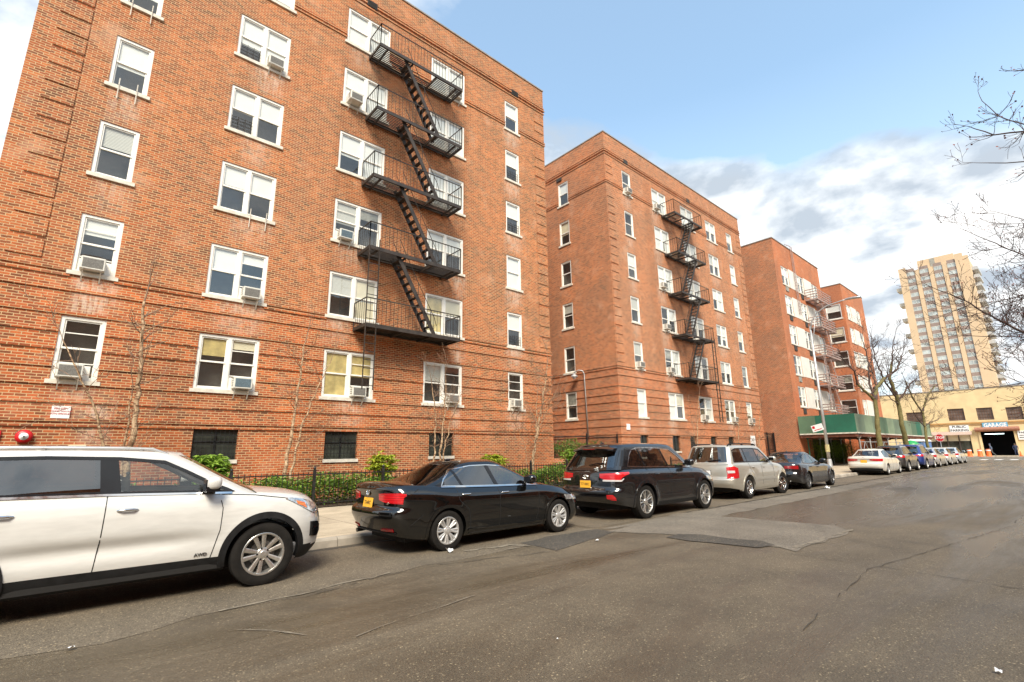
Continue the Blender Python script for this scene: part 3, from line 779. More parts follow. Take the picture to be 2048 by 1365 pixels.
# --- signs and alarm bell on the nearest house
def plate(name, F, u, z, w_, h_, m, label, cat, lines, size, tm, d=0.05, west=False, sx=1.0, bold=0.0, group=None):
    t = empty(name, F.p(u+w_/2, 0, z+h_/2), label, cat, group)
    b = MB(); F.box(b, u, u+w_, 0.0, d, z, z+h_); b.build('panel', m, t)
    for (dz, txt, sz) in lines:
        if not txt: continue
        o = new_obj('lettering', text_mesh(txt, sz, tm, 0.003, sx=sx, bold=bold), t)
        o.rotation_euler = ROT_WEST if F.west else ROT_FRONT
        o.location = F.p(u+w_/2, d+0.004, z+h_/2+dz) - wl(t)
    return t
plate('wall_sign', F1, U1(-0.51), 2.565, 0.36, 0.31, M['white'], 'white sprinkler connection sign with red lettering on the brick wall above the red bell', 'sign',
      [(0.085, 'FIRE DEPT', 0.062), (0.02, 'CONNECTION FOR', 0.048), (-0.045, 'AUTO SPRINKLER', 0.048)], 0.05, M['redp'])
plate('wall_sign', F1, U1(-0.06), 1.62, 0.34, 0.28, M['bl_c'], 'cream notice plate on the brick wall just above the white car roof', 'sign', [], 0.05, M['redp'])
plate('wall_sign', F1, U1(-1.62), 2.03, 0.30, 0.20, M['red'], 'small red plate on the brick wall left of the alarm bell', 'sign', [], 0.05, M['white'])
t = empty('alarm_bell', F1.p(U1(-0.91), 0, 2.10), 'red round alarm bell with white centre on the brick wall', 'alarm bell')
b = MB(); b.lathe([(0.0,-0.14),(0.075,-0.14),(0.10,-0.135),(0.155,-0.11),(0.165,-0.07),(0.15,-0.03),(0.07,-0.02),(0.07,0.0)], wl(t), 'y', 32); b.build('bell', M['red'], t, True)
b = MB(); b.lathe([(0.0,-0.152),(0.02,-0.152),(0.02,-0.148),(0.085,-0.148),(0.088,-0.138)], wl(t), 'y', 28); b.build('face_plate', M['white'], t, True)
b = MB(); b.lathe([(0.0,-0.165),(0.015,-0.165),(0.017,-0.15)], wl(t), 'y', 12); b.build('centre_bolt', M['iron'], t, True)

# --- second house
X2, X3 = 23.35, 42.85
def U2(x): return x-X2
cols2 = [(U2(25.17), 0.95, False), (U2(28.66), 1.88, True), (U2(32.58), 1.92, True), (U2(36.42), 1.70, True), (U2(40.1), 0.98, False)]
r2 = random.Random(21)
SP2 = {(c, r): (r2.choice(['w50','w96','c50','w60','g40','v50','']) + '|' + r2.choice(['w50','w96','w60','v50','c40',''])) for c in range(5) for r in range(6)}
for r in (3,4,5):
    for c in (1,2): SP2[(c, r)] = 'w96|w96'
st2 = [(U2(25.6), 0.5, FZ[k]-0.1, 1.2, 0.7) for k in range(6)] + [(U2(28.9), 0.6, FZ[k]-0.1, 1.4, 0.8) for k in range(6)] + [(U2(37.2), 0.8, FZ[k]-0.1, 1.0, 0.6) for k in range(6)] + [(U2(40.5), 0.5, FZ[k]-0.1, 1.0, 0.6) for k in range(6)] + [(U2(25.5), 0.4, 3.4, 1.4, 0.9)]
r3 = random.Random(5)
house2, F2, W2 = house('brick_apartment_house', 'middle brick apartment house beyond the alley, with five-level brown fire escape', X2, X3, YB, 18.0, cols2,
    lambda c, r: SP2[(c, r)], [(3.22, 0.92)], M['brick_b'], st2,
    [(U2(25.17), 0.82, 1.2, 2.46), (U2(28.7), 0.9, 1.5, 2.46), (U2(30.9), 0.85, 1.5, 2.46), (U2(33.7), 0.85, 1.5, 2.46), (U2(36.4), 0.9, 1.5, 2.46)],
    [(0.04, 0.75), (19.5-0.78, 19.5-0.04)], [(U2(27.6), U2(34.0), 2.6+2.945*k, 3.3+2.945*k+2.3, 0.6) for k in range(1, 6)],
    lambda c, r: ['g50', '', 'v40', '', 'c50', 'w55'][r], 0.45)
fire_escape('fire_escape', 'brown iron fire escape on the middle brick house', F2, U2(29.7), U2(33.6), [6.15+2.96*k for k in range(5)], 1.05, True, M['iron'], U2(33.3), (3.4, 9.3))
for u, z in ((U2(25.4), 20.58), (U2(33.6), 20.56)):
    b = MB(); F2.box(b, u, u+0.46, 0.005, 0.07, z, z+0.30); b.build('roof_vent', M['vent'], house2)
b = MB()
W2.box(b, 18-4.2, 18-3.74, 0.005, 0.07, 20.2, 20.45)
b.build('roof_vent', M['vent'], house2)
cn2 = ['corner single column', 'wide column left of the fire escape', 'wide column behind the stairs', 'wide column right of the fire escape', 'far single column']
for (c, r, du, q) in [(0,1,0.16,'white'), (0,5,0.16,'white'), (1,1,0.12,'white'), (1,2,0.1,'white'), (1,3,0.12,'grey-faced'), (1,5,0.1,'white'), (2,0,0.15,'white'), (3,0,0.9,'white'), (4,0,0.18,'white')]:
    u, w_, dbl = cols2[c]
    air_con(F2, u+du, FZ[r]+0.05, '%s air conditioner, %s-floor window, %s, middle brick house' % (q, lit(r), cn2[c]), G_AC, 0.52, 0.36, 0.28)
plate('wall_sign', F2, U2(23.85), 2.75, 0.32, 0.34, M['white'], 'small white plate on the corner of the middle brick house', 'sign', [], 0.05, M['redp'])
plate('wall_sign', F2, U2(40.1), 1.6, 0.8, 1.0, M['white'], 'white notice board low on the far end of the middle brick house', 'sign', [(0.2,'NO',0.3),(-0.2,'PARKING',0.12)], 0.05, M['blackp'])
# alley lamp on its conduit
t = empty('wall_lamp', (23.30, 19.6, 0), 'grey gooseneck lamp on a tall conduit on the alley side of the middle house', 'lamp')
b = MB(); b.tube([(23.26,19.45,2.4),(23.26,19.55,5.9),(23.26,19.55,6.25),(23.16,19.60,6.45),(23.02,19.80,6.5),(22.98,20.05,6.42),(22.98,20.12,6.36)], 0.035, 8); b.build('conduit', M['galv'], t, True)
b = MB(); b.lathe([(0.03,0.2),(0.07,0.18),(0.12,0.10),(0.23,0.0),(0.24,-0.02)], (22.98,20.12,6.14), 'z', 20); b.build('lamp_shade', M['galv'], t, True)
b = MB(); b.lathe([(0.0,-0.16),(0.08,-0.14),(0.12,-0.06),(0.11,0.0)], (22.98,20.12,6.12), 'z', 16); b.build('globe', M['white'], t, True)

# --- third house: white spandrels between windows, pale fire escape, wing beyond a recessed court
X4, Y3 = 45.9, 15.5
M['spandrel'] = mat('white_spandrel_panel', (0.70,0.66,0.58), 0.7, var=0.08, scale=2)
def house_three():
    t = empty('brick_apartment_house', (X4, Y3, 0), 'far brick apartment house with white panels between windows and a green sidewalk shed', 'building')
    H = 20.6; FZ3 = [5.15+2.83*k for k in range(5)]; WH3 = 1.78
    F = Face((X4, Y3, 0)); Ws = Face((X4, Y3+16, 0), True)
    wins = [(1.35, 1.75), (5.25, 1.75), (9.3, 1.75)]; pans = [(3.1, 5.25), (7.0, 9.3)]
    b = MB(); W = 12.3
    holes = [(u, u+w_, z, z+WH3) for (u, w_) in wins for z in FZ3]+[(3.0, 11.6, 0.15, 2.35)]
    wall_face(b, F, 0, W, 0.1, H, holes, 0.14, 3)
    e_ = MB(); F.box(e_, 3.0, 11.6, -2.5, -2.4, 0.15, 2.35); F.box(e_, 2.9, 3.0, -2.4, -0.145, 0.15, 2.35); F.box(e_, 11.6, 11.7, -2.4, -0.145, 0.15, 2.35); F.box(e_, 3.0, 11.6, -2.4, -0.145, 2.35, 2.45); e_.build('dark_recess', M['dark_room'], t)  # dark-lined recess added to stand in for the dark under the shed
    b2 = MB(); wall_face(b2, Ws, 0, 16, 0.1, H, [], 0.1, 6)
    b.quad((X4+W,Y3,0.1),(X4+W,Y3+6,0.1),(X4+W,Y3+6,H),(X4+W,Y3,H))
    # recessed court and the wing
    xc = X4+W; xw = 65.9; xe = 74.9
    Fc = Face((xc, Y3+6, 0)); Ww = Face((xw, Y3+6, 0), True); Fw = Face((xw, Y3, 0))
    wall_face(b, Fc, 0, xw-xc, 0.1, H-1.2, [(2, 3.6, z, z+WH3) for z in FZ3], 0.14, 3)
    sw = (4.1, 5.7)
    wall_face(b, Ww, 0, 6, 0.1, H, [(sw[0], sw[1], z, z+WH3) for z in FZ3], 0.14, 3)
    ww = [(1.0, 1.7), (4.9, 1.7)]
    wall_face(b, Fw, 0, xe-xw, 0.1, H, [(u, u+w_, z, z+WH3) for (u, w_) in ww for z in FZ3], 0.14, 3)
    b.quad((xe,Y3,0.1),(xe,Y3+16,0.1),(xe,Y3+16,H),(xe,Y3,H)); b.quad((xe,Y3+16,0.1),(X4,Y3+16,0.1),(X4,Y3+16,H),(xe,Y3+16,H))
    b.build('wall', M['brick_c'], t, fix=False); b2.build('wall', M['brick_side'], t, fix=False)
    b = MB(); b.box(X4+.2, xe-.2, Y3+6.3, Y3+15.8, H-1.9, H-1.8); b.box(X4+.2, xc-.2, Y3+.2, Y3+6.3, H-.9, H-.8); b.box(xw+.2, xe-.2, Y3+.2, Y3+6.3, H-.9, H-.8); b.build('roof', M['coping'], t)
    b = MB(); b.box(X4-0.05, xc+0.05, Y3-0.05, Y3+0.25, H, H+0.08); b.box(X4-0.05, X4+0.25, Y3+0.25, Y3+16, H, H+0.08); b.box(xw-0.05, xe+0.05, Y3-0.05, Y3+0.25, H, H+0.08); b.box(xw-0.05, xw+0.25, Y3+0.25, Y3+6, H, H+0.08); b.box(xc, xw-0.05, Y3+5.95, Y3+6.25, H-1.2, H-1.12)
    b.build('coping', M['coping'], t)
    b = MB(); b.box(X4+0.02, X4+0.10, Y3-0.02, Y3-0.005, 0.2, H-0.1); 
    for r_, z in enumerate(FZ3):
        for (u, w_) in wins: window(t, F, u, z, w_, WH3, True, rnd.choice(['w50|w50','w96|w40','|w50','g50|w60','w40|']))
        for (u, w_) in pans:
            p_ = MB(); F.box(p_, u+0.01, u+w_-0.01 if False else u+(w_-u)-0.01, 0.0, 0.02, z-0.05, z+WH3+0.05); p_.build('spandrel', M['spandrel'], t)
        window(t, Fc, 2, z, 1.6, WH3, True, 'w60|w60')
        window(t, Ww, sw[0], z, 1.6, WH3, False, rnd.choice(['g50','w50','c60','']))
        for (u, w_) in ww: window(t, Fw, u, z, w_, WH3, True, rnd.choice(['w50|w50','w96|w60','|w50']))
        p_ = MB(); Fw.box(p_, 2.71, 4.89, 0.0, 0.02, z-0.05, z+WH3+0.05); p_.build('spandrel', M['spandrel'], t)
        for (u, w_) in wins[:2]:
            v_ = MB(); F.box(v_, u+0.5, u+1.15, 0.0, 0.06, z-0.62, z-0.16); v_.build('wall_vent', rnd.choice([M['vent'], M['bl_g'], M['vent']]), t)
    fire_escape('fire_escape', 'pale pink fire escape with horizontal slats on the far brick house', F, 6.8, 11.3, [4.55+2.83*k for k in range(5)], 1.05, False, M['rust_iron'], 6.0, (5.2, 10), slat=True)
    # goose-neck roof ladder
    b = MB()
    for q in (0, 0.4): b.tube([F.p(4.3+q, 0.12, 14), F.p(4.3+q, 0.12, 20.9), F.p(4.3+q, -0.3, 21.3), F.p(4.3+q, -0.6, 20.8)], 0.03, 6)
    for k in range(22): b.bar(F.p(4.3, 0.12, 14.2+k*0.3), F.p(4.7, 0.12, 14.2+k*0.3), 0.025, 0.025)
    b.build('roof_ladder', M['rust_iron'], t)
    return t
house3 = house_three()

# --- green sidewalk shed wrapped round the far house
def shed():
    t = empty('sidewalk_shed', (X4, 11.5, 0.14), 'green plywood sidewalk shed on steel posts under the far brick house', 'scaffold')
    ya, yb, xa, xe = 11.3, 15.4, X4-0.1, 75.5
    def green(n, c): return mat(n, c, 0.75, var=0.18, scale=1.2)
    gs = [green('green_plywood', (0.018,0.125,0.075)), green('faded_green_plywood', (0.10,0.17,0.10)), green('weathered_green_plywood', (0.15,0.20,0.135)), green('pale_green_plywood', (0.21,0.27,0.17))]
    r = random.Random(9)
    def panel(a, c, m):
        b = MB(); a = Vector(a); c = Vector(c); d = (c-a).normalized(); nrm = Vector((d.y, -d.x, 0))
        b.obox((a+c)/2+Vector((0,0,3.48)), (c-a)/2*0.995, nrm*0.012, (0,0,0.72)); b.build('plywood_panel', m, t)
    ys = [ya, 12.75, 14.1, yb]
    for i in range(3): panel((xa, ys[i], 0), (xa, ys[i+1], 0), gs[(0, 0, 1)[i]])
    x = xa; k = 0
    while x < xe-0.2:
        x2 = min(x+2.44, xe); panel((x, ya, 0), (x2, ya, 0), gs[[2,3,2,1,3,2,2,3,1,0,2,3,1][k % 13]]); x = x2; k += 1
    b = MB(); b.box(xa-0.05, xe, ya-0.06, ya-0.02, 2.66, 2.76); b.box(xa-0.06, xa-0.02, ya, yb, 2.66, 2.76); b.build('pale_ledger', M['sill'], t)
    b = MB()
    for y in (ya+0.1, yb-0.1): b.box(xa, xe, y-0.07, y+0.07, 2.42, 2.64)
    x = xa+0.1
    while x < xe:
        b.box(x-0.05, x+0.05, ya-0.25, yb+0.0, 2.5, 2.62) if x > xa+0.5 else b.box(x-0.05, x+0.05, ya, yb, 2.42, 2.64); x += 1.22
    b.build('steel_beam', mat('rusty_red_beam', (0.16,0.055,0.03), 0.8, var=0.4, scale=3), t)
    b = MB(); b.box(xa+0.05, xe, ya+0.03, yb, 2.645, 2.72); b.build('plank_deck', mat('dark_planks', (0.10,0.065,0.04), 0.9, var=0.3), t)
    x = xa+0.9; k = 0
    while x < xe:
        for y in (ya+0.15, yb-0.25):
            b = MB(); b.tube([(x,y,0.14),(x,y,2.42)], 0.05, 8); b.box(x-0.13,x+0.13,y-0.1,y+0.1,2.34,2.415); b.box(x-0.12,x+0.12,y-0.12,y+0.12,0.14,0.16)
            b.build('post', M['galv'] if not (k == 0 and y > 14) else gs[0], t)
        if k % 2 == 0 and k < 9:
            b = MB(); b.tube([(x,ya+0.15,0.6),(x+1.4,ya+0.15,2.0)], 0.025, 6); b.tube([(x+2.9,ya+0.15,0.5),(x+1.5,ya+0.15,2.0)], 0.025, 6); b.build('brace', M['galv'], t)
        x += 2.95; k += 1
    b = MB(); b.tube([(xa+0.9,ya+0.15,2.02),(xe,ya+0.15,2.02)], 0.03, 6); b.tube([(xa+0.9,ya+0.15,1.15),(xe-8,ya+0.15,1.15)], 0.025, 6); b.build('guard_rail', M['galv'], t)
    return t
shed()

# dark ground floor behind the shed is the added dark-lined recess; hedge bank in its shade
# --- street lamp
t = empty('street_lamp', (32.6, 9.62, 0.14), 'tall grey cobra-head street lamp on the kerb beside the dark sedan', 'street lamp')
b = MB(); b.tube([(32.6,9.62,0.9),(32.6,9.6,4),(32.6,9.55,8.75)], [0.085,0.072,0.052], 12); b.build('pole', M['galv'], t, True)
b = MB(); b.lathe([(0.19,0.0),(0.19,0.12),(0.14,0.2),(0.13,0.7),(0.11,0.82)], (32.6,9.62,0.14), 'z', 12); b.build('base', M['galv'], t, True)
b = MB(); b.tube([(32.6,9.55,8.5),(32.6,9.45,9.0),(32.6,9.1,9.5),(32.6,8.5,9.82),(32.6,7.7,9.95),(32.6,7.5,9.96)], [0.05,0.045,0.04,0.04,0.035,0.035], 8); b.tube([(32.6,9.58,7.3),(32.6,9.42,8.2),(32.6,9.2,9.35)], 0.018, 6); b.build('arm', M['galv'], t, True)
b = MB(); b.grid([[(32.6+a*w_, y, z+c*0.07) for a, c in ((-1,0),(-.7,.9),(0,1.2),(.7,.9),(1,0),(.7,-.4),(0,-.6),(-.7,-.4))] for (y, w_, z) in ((7.55,0.05,9.95),(7.4,0.12,9.96),(7.1,0.17,9.95),(6.85,0.15,9.93),(6.78,0.06,9.93))], closed=True); b.build('lamp_head', M['galv'], t, True)
b = MB(); b.tube([(32.6,9.62,1.35),(32.6,9.62,1.75)], 0.112, 12); b.build('sticker_band', mat('yellowed_stickers', (0.5,0.42,0.2), 0.7, var=0.5, scale=9), t)
t = empty('parking_sign', (32.5, 9.95, 2.72), 'white parking sign with red symbol clamped to the street lamp pole', 'sign')
b = MB(); q = Matrix.Rotation(R_(-14), 3, 'X')
c0 = Vector((32.46, 9.93, 2.72))
b.obox(c0, (0.006,0,0), q @ Vector((0,0.30,0)), q @ Vector((0,0,0.19))); b.build('panel', M['white'], t)
b = MB(); b.obox(c0+q @ Vector((-0.008,0.19,0.07)), (0.003,0,0), q @ Vector((0,0.07,0)), q @ Vector((0,0,0.07))); b.obox(c0+q @ Vector((-0.008,0.0,-0.1)), (0.003,0,0), q @ Vector((0,0.2,0)), q @ Vector((0,0,0.022))); b.build('symbol', M['red'], t)

# --- stop sign at the corner
t = empty('stop_sign', (66.5, 9.35, 0.14), 'red octagonal stop sign on a post at the far corner', 'sign')
zs = 2.44; b = MB(); oc = [(9.35+0.40*math.cos(R_(22.5+45*k)), zs+0.40*math.sin(R_(22.5+45*k))) for k in range(8)]
b.prism(oc, 66.46, 66.48, 'x'); b.build('panel', M['red'], t)
b = MB(); o8 = [(9.35+0.385*math.cos(R_(22.5+45*k)), zs+0.385*math.sin(R_(22.5+45*k))) for k in range(8)]; i8 = [(9.35+0.36*math.cos(R_(22.5+45*k)), zs+0.36*math.sin(R_(22.5+45*k))) for k in range(8)]
for k in range(8):
    k2 = (k+1) % 8; b.quad((66.455,*o8[k]), (66.455,*o8[k2]), (66.455,*i8[k2]), (66.455,*i8[k]))
b.build('border', M['white'], t, fix=False)
o = new_obj('lettering', text_mesh('STOP', 0.33, M['white'], 0.003, bold=0.008), t); o.rotation_euler = ROT_WEST; o.location = Vector((66.45, 9.35, zs)) - wl(t)
b = MB(); b.tube([(66.5,9.35,0.14),(66.5,9.35,2.9)], 0.03, 6); b.build('post', M['galv'], t)

# --- yellow garage building across the far street
XG = 106.0
def garage():
    s = XG/92.0
    t = empty('garage_building', (XG, 5, 0), 'yellow parking garage building with a dark open doorway across the far street', 'building')
    F = Face((XG, 0, 0), True)      # u = -Y
    def Yz(y): return y*s
    def Zz(z): return 1.55+(z-1.55)*s
    yel = mat('yellow_painted_wall', (0.70,0.53,0.29), 0.85, var=0.12, scale=0.7); M['yellow_wall'] = yel
    ztop = Zz(9.2)
    wins = [(-Yz(11.55), -Yz(9.8), Zz(5.05), Zz(6.7)), (-Yz(8.55), -Yz(6.95), Zz(5.0), Zz(6.62)), (-Yz(5.68), -Yz(4.15), Zz(4.85), Zz(6.5)), (-Yz(16.2), -Yz(14.3), Zz(4.9), Zz(6.5)), (-Yz(2.6), -Yz(1.0), Zz(4.8), Zz(6.4))]
    door = (-Yz(8.62), -Yz(5.45), 0.12, Zz(3.6)); shop = (-Yz(14.6), -Yz(9.7), 0.45, Zz(3.15))
    b = MB(); wall_face(b, F, -24, 22, -0.05, ztop, wins+[door, shop], 0.3, 8)
    b.quad((XG,24,-.05),(XG+30,24,-.05),(XG+30,24,ztop),(XG,24,ztop)); b.quad((XG,-22,-.05),(XG,-22,ztop),(XG+30,-22,ztop),(XG+30,-22,-.05)); b.quad((XG+.3,24,ztop-.3),(XG+30,24,ztop-.3),(XG+30,-22,ztop-.3),(XG+.3,-22,ztop-.3))
    b.build('wall', yel, t, fix=False)
    b = MB(); F.box(b, -24, 22, -0.3, 0.06, ztop, ztop+0.14); b.build('coping', M['coping'], t)
    b = MB(); F.box(b, -24, 22, 0, 0.12, Zz(4.55), Zz(4.75)); F.box(b, -24, 22, 0, 0.06, Zz(4.33), Zz(4.40)); b.build('string_course', mat('ochre_moulding', (0.45,0.24,0.08), 0.8), t)
    pane = mat('dusty_wired_glass', (0.16,0.12,0.10), 0.35, var=0.5, scale=1.2)
    for (a, c, z0, z1) in wins:
        b = MB(); F.box(b, a, c, -0.26, -0.22, z0, z1); o = b.build('window', pane, t)
        b = MB()
        for k in range(7): u = a+(c-a)*k/6; F.box(b, u-0.035, u+0.035, -0.22, -0.17, z0, z1)
        for k in range(5): z = z0+(z1-z0)*k/4; F.box(b, a, c, -0.17, -0.14, z-0.03, z+0.03)
        b.build('glazing_bars', mat('rusty_brown_steel', (0.16,0.09,0.06), 0.8), o)
    a, c, z0, z1 = door
    b = MB(); F.box(b, a-2, c+2, -9, -8.8, 0.1, z1+1); F.box(b, a-2, a-1.9, -8.8, -0.32, 0.1, z1+1); F.box(b, c+1.9, c+2, -8.8, -0.32, 0.1, z1+1); F.box(b, a-1.9, c+1.9, -8.8, -0.32, z1+0.9, z1+1); b.build('interior', mat('dark_garage_interior', (0.035,0.032,0.035), 0.9, var=0.3, scale=1), t)
    b = MB(); b.tube([F.p(a-0.55, 0.35, z1+0.15), F.p(c+0.75, 0.35, z1+0.15)], 0.33, 14); b.build('roller_shutter_box', mat('rusty_pink_steel', (0.36,0.16,0.10), 0.6, 0.2, var=0.3), t)
    for (u0_, u1_) in ((a-0.28, a-0.02), (c+0.02, c+0.26)):
        b = MB(); F.box(b, u0_, u1_, 0.0, 0.14, 0.12, z1-0.2); b.build('door_jamb', yel, t)
    b = MB(); F.box(b, a+0.2, a+2.4, -3.2, -3.0, z1-0.55, z1-0.45); o = b.build('strip_light', None or M['lamp_on'], t)
    # awning and office shopfront
    a, c, z0, z1 = shop
    b = MB(); F.box(b, a, c, -0.28, -0.24, z0, z1); F.box(b, a, c, -0.24, -0.2, z1-1.0, z1-0.02, 1); b.build('shop_window', [M['pane_dark'], M['bl_c']], t)
    b = MB()
    for k in range(5): u = a+(c-a)*k/4; F.box(b, u-0.07, u+0.07, -0.2, -0.08, z0, z1)
    b.build('mullion', mat('dark_shop_frame', (0.08,0.06,0.05), 0.6), t)
    b = MB(); b.add([F.p(a-0.3,0.02,z1+0.5),F.p(c+0.3,0.02,z1+0.5),F.p(c+0.3,0.9,z1-0.02),F.p(a-0.3,0.9,z1-0.02),F.p(a-0.3,0.02,z1+0.42),F.p(c+0.3,0.02,z1+0.42),F.p(c+0.3,0.9,z1-0.1),F.p(a-0.3,0.9,z1-0.1)],[(0,1,2,3),(7,6,5,4),(3,2,6,7),(0,3,7,4),(1,5,6,2)]); b.build('awning', mat('pinkish_awning', (0.42,0.30,0.24), 0.8), t)
    plate('garage_sign', F, -Yz(8.25), Zz(3.87), Yz(2.45), Zz(4.62)-Zz(3.87), mat('blue_sign_paint', (0.13,0.36,0.52), 0.5), 'blue sign with white letters reading GARAGE above the doorway', 'sign', [(0, 'GARAGE', 0.78)], 0.7, M['white'], d=0.2, sx=0.84, bold=0.03)
    plate('parking_board', F, -Yz(11.65), Zz(3.5), Yz(2.0), Zz(4.4)-Zz(3.5), M['white'], 'white board reading PUBLIC PARKING beside the garage', 'sign', [(0.27, 'PUBLIC', 0.5), (-0.27, 'PARKING', 0.5)], 0.7, M['blackp'], d=0.15, sx=1.05, bold=0.012)
    plate('parking_board', F, -Yz(5.1), Zz(2.3), Yz(1.1), Zz(3.45)-Zz(2.3), M['white'], 'white parking rates board right of the garage doorway', 'sign', [(0.36, 'PARK', 0.38), (-0.05, 'HOURLY', 0.24), (-0.36, 'MONTHLY', 0.21)], 0.7, M['blackp'], d=0.15, bold=0.01)
def emis(name, c, s):
    t = NT(name); e = t.n('ShaderNodeEmission'); e.inputs[0].default_value = (*c, 1); e.inputs[1].default_value = s; t.l(e.outputs[0], t.out.inputs[0]); return t.m
M['lamp_on'] = emis('lit_tube_lamp', (0.8,1.0,1.0), 2.0)
garage()

# --- apartment tower far behind the garage
def tower():
    XT = 230.0
    t = empty('apartment_tower', (XT, 24, 0), 'tall pale tan apartment tower with brown window bays and side balconies', 'building')
    tan = mat('tan_brick', (0.60,0.44,0.28), 0.85, var=0.06, scale=0.2)
    F = Face((XT, 34.5, 0), True); W = 20.0; H = 66.6
    b = MB(); b.box(XT, XT+16, 14.5, 34.5, 0, H); b.build('wall', tan, t)
    for pr in ((0, 2.2, .5, H+1.6), (W-3.6, W-1.4, .5, H+2.6), (W-1.4, W, 0.4, H+1.4), (4.8, 6.0, .4, H), (8.8, 10.0, .4, H), (12.7, 13.9, .4, H)): b = MB(); F.box(b, pr[0], pr[1], 0, pr[2], 0, pr[3]); b.build('pier', tan, t)
    b = MB(); b.box(XT+3, XT+12, 18.5, 29.0, H, H+4.2); b.build('penthouse', tan, t)
    b = MB(); F.box(b, 9.2, 10.6, -2.98, -2.9, H+0.3, H+4.0); b.build('penthouse_vent', M['bl_g'], t)
    bays = [(2.2, 4.6), (6.1, 8.7), (10.2, 12.55), (14.05, 16.4)]
    spb = mat('brown_spandrel', (0.27,0.20,0.17), 0.7, var=0.15, scale=0.3); gl = mat('tower_glass', (0.38,0.41,0.40), 0.12, var=0.5, scale=0.35, spec=0.8); wf = mat('tower_window_frame', (0.6,0.6,0.55), 0.6)
    k = 0; zf = H-2.75
    while zf > 8:
        for (a, c) in bays:
            b = MB(); F.box(b, a, c, 0.0, 0.12, zf+1.0, zf+2.45); 
            o = b.build('window', gl, t)
            b = MB(); F.box(b, a, c, 0.12, 0.2, zf+2.3, zf+2.45); F.box(b, (a+c)/2-.06, (a+c)/2+.06, 0.12, 0.2, zf+1.0, zf+2.3); F.box(b, a, c, 0.12, 0.2, zf+1.0, zf+1.1); b.build('frame', wf, o)
        for (a, c) in bays: b = MB(); F.box(b, a, c, 0.0, 0.18, zf+2.46, zf+3.74); b.build('spandrel', spb, t)
        zf -= 2.75; k += 1
    for k in range(18):
        z = 12+k*3.0
        b = MB(); b.box(XT+3, XT+14, 12.9, 14.5, z, z+0.25); b.box(XT+3, XT+14, 12.9, 13.0, z+0.25, z+1.2); b.box(XT+3, XT+3.1, 13.0, 14.5, z+0.25, z+1.2); b.build('balcony', M['galv'], t)
        if k % 2 == 0:
            b = MB(); b.box(XT+1, XT+6, 34.5, 36.3, z, z+0.25); b.box(XT+1, XT+1.1, 34.5, 36.3, z+0.25, z+1.2); b.box(XT+1.1, XT+6, 36.2, 36.3, z+.25, z+1.2); b.build('balcony', M['sill'], t)
tower()
# --- row opposite, out of frame, its skyline shaped for car and pane reflections
def opposite():
    t = empty('brick_apartment_house', (20, -14, 0), 'unseen brick row across the street, shaped for reflections', 'building')
    b = MB(); x = -45
    for k, (w_, h_) in enumerate(((14,13),(11,18),(9,10),(13,17),(10,12),(12,18),(14,11),(16,16),(16,17))):
        b.box(x, x+w_-0.01, -28, -14-(k % 3)*0.6, 0, h_); x += w_
    b.build('wall', M['brick_c'], t)
    for k in range(28):
        for z in (1.6, 4.2): p_ = MB(); p_.box(-43+k*4, -41.4+k*4, -13.99, -13.96, z, z+1.5); p_.build('window', M['pane_dark'], t)
opposite()
# ------------------------------------------------------------------ vehicles
def paint(name, col, metal=0.0, rough=0.35, flake=0.0, coat=1.0, spec=0.5, cior=1.5):
    t = NT(name); p = t.pos()
    n = t.noise(p, 2.2, 4); n2 = t.noise(t.scaled(p, (1,1,5)), 5.0, 5)
    c = t.ramp(n2, [(0.3, tuple(k*0.93 for k in col)), (0.7, tuple(min(1, k*1.05) for k in col))])
    b = t.bsdf(c, rough, metal, Coat_Weight=coat, Coat_Roughness=0.02, Specular_IOR_Level=spec, Coat_IOR=cior)
    r = t.ramp(n, [(0.35, 0.01), (0.75, 0.05)]); t.l(r, b.inputs['Coat Roughness'])
    return t.m
PW = paint('white_car_paint', (0.60,0.59,0.555)); PB = paint('black_car_paint', (0.003,0.003,0.003), rough=0.4, spec=0.0, cior=1.8)
PG = paint('black_grey_car_paint', (0.007,0.007,0.008), 0.15, 0.4, spec=0.1, cior=1.8); PS = paint('champagne_silver_paint', (0.50,0.47,0.40), 0.55, 0.38)
PD = paint('dark_graphite_paint', (0.014,0.014,0.016), 0.3, 0.35, spec=0.1, cior=1.8); PP = paint('pearl_white_paint', (0.62,0.59,0.52)); PU = paint('blue_car_paint', (0.015,0.04,0.19), 0.4, 0.35)
PK = paint('charcoal_paint', (0.045,0.042,0.040), 0.5, 0.35); PV = paint('silver_paint', (0.52,0.50,0.47), 0.5, 0.35); PV2 = paint('pale_silver_paint', (0.60,0.59,0.56), 0.4, 0.35); PI = paint('icy_blue_silver_paint', (0.50,0.55,0.60), 0.4, 0.35)
CLAD = mat('black_plastic_cladding', (0.013,0.013,0.0135), 0.6, var=0.3, scale=12, spec=0.25)
RUB = mat('tyre_rubber', (0.013,0.0115,0.010), 0.85, var=0.4, scale=10, bump=0.1, spec=0.2)
ALU = mat('silver_alloy', (0.62,0.60,0.56), 0.3, 0.85, var=0.06); ALU2 = mat('painted_silver_hubcap', (0.55,0.54,0.52), 0.35, 0.6, var=0.06)
DKA = mat('dark_alloy', (0.16,0.16,0.16), 0.35, 0.8); CHR = mat('chrome_trim', (0.75,0.74,0.72), 0.12, 1.0, var=0.05)
BLK = mat('gloss_black_trim', (0.008,0.008,0.009), 0.12, var=0.2); SEAM = mat('panel_gap', (0.006,0.006,0.006), 0.8); UND = mat('dark_underbody', (0.012,0.011,0.010), 0.9)
RIM_SHADE = mat('brake_shadow', (0.02,0.019,0.018), 0.7)  # dark disc behind the spokes, brake shade put into its colour
SEAT = mat('grey_seat_fabric', (0.06,0.055,0.05), 0.9, var=0.3)
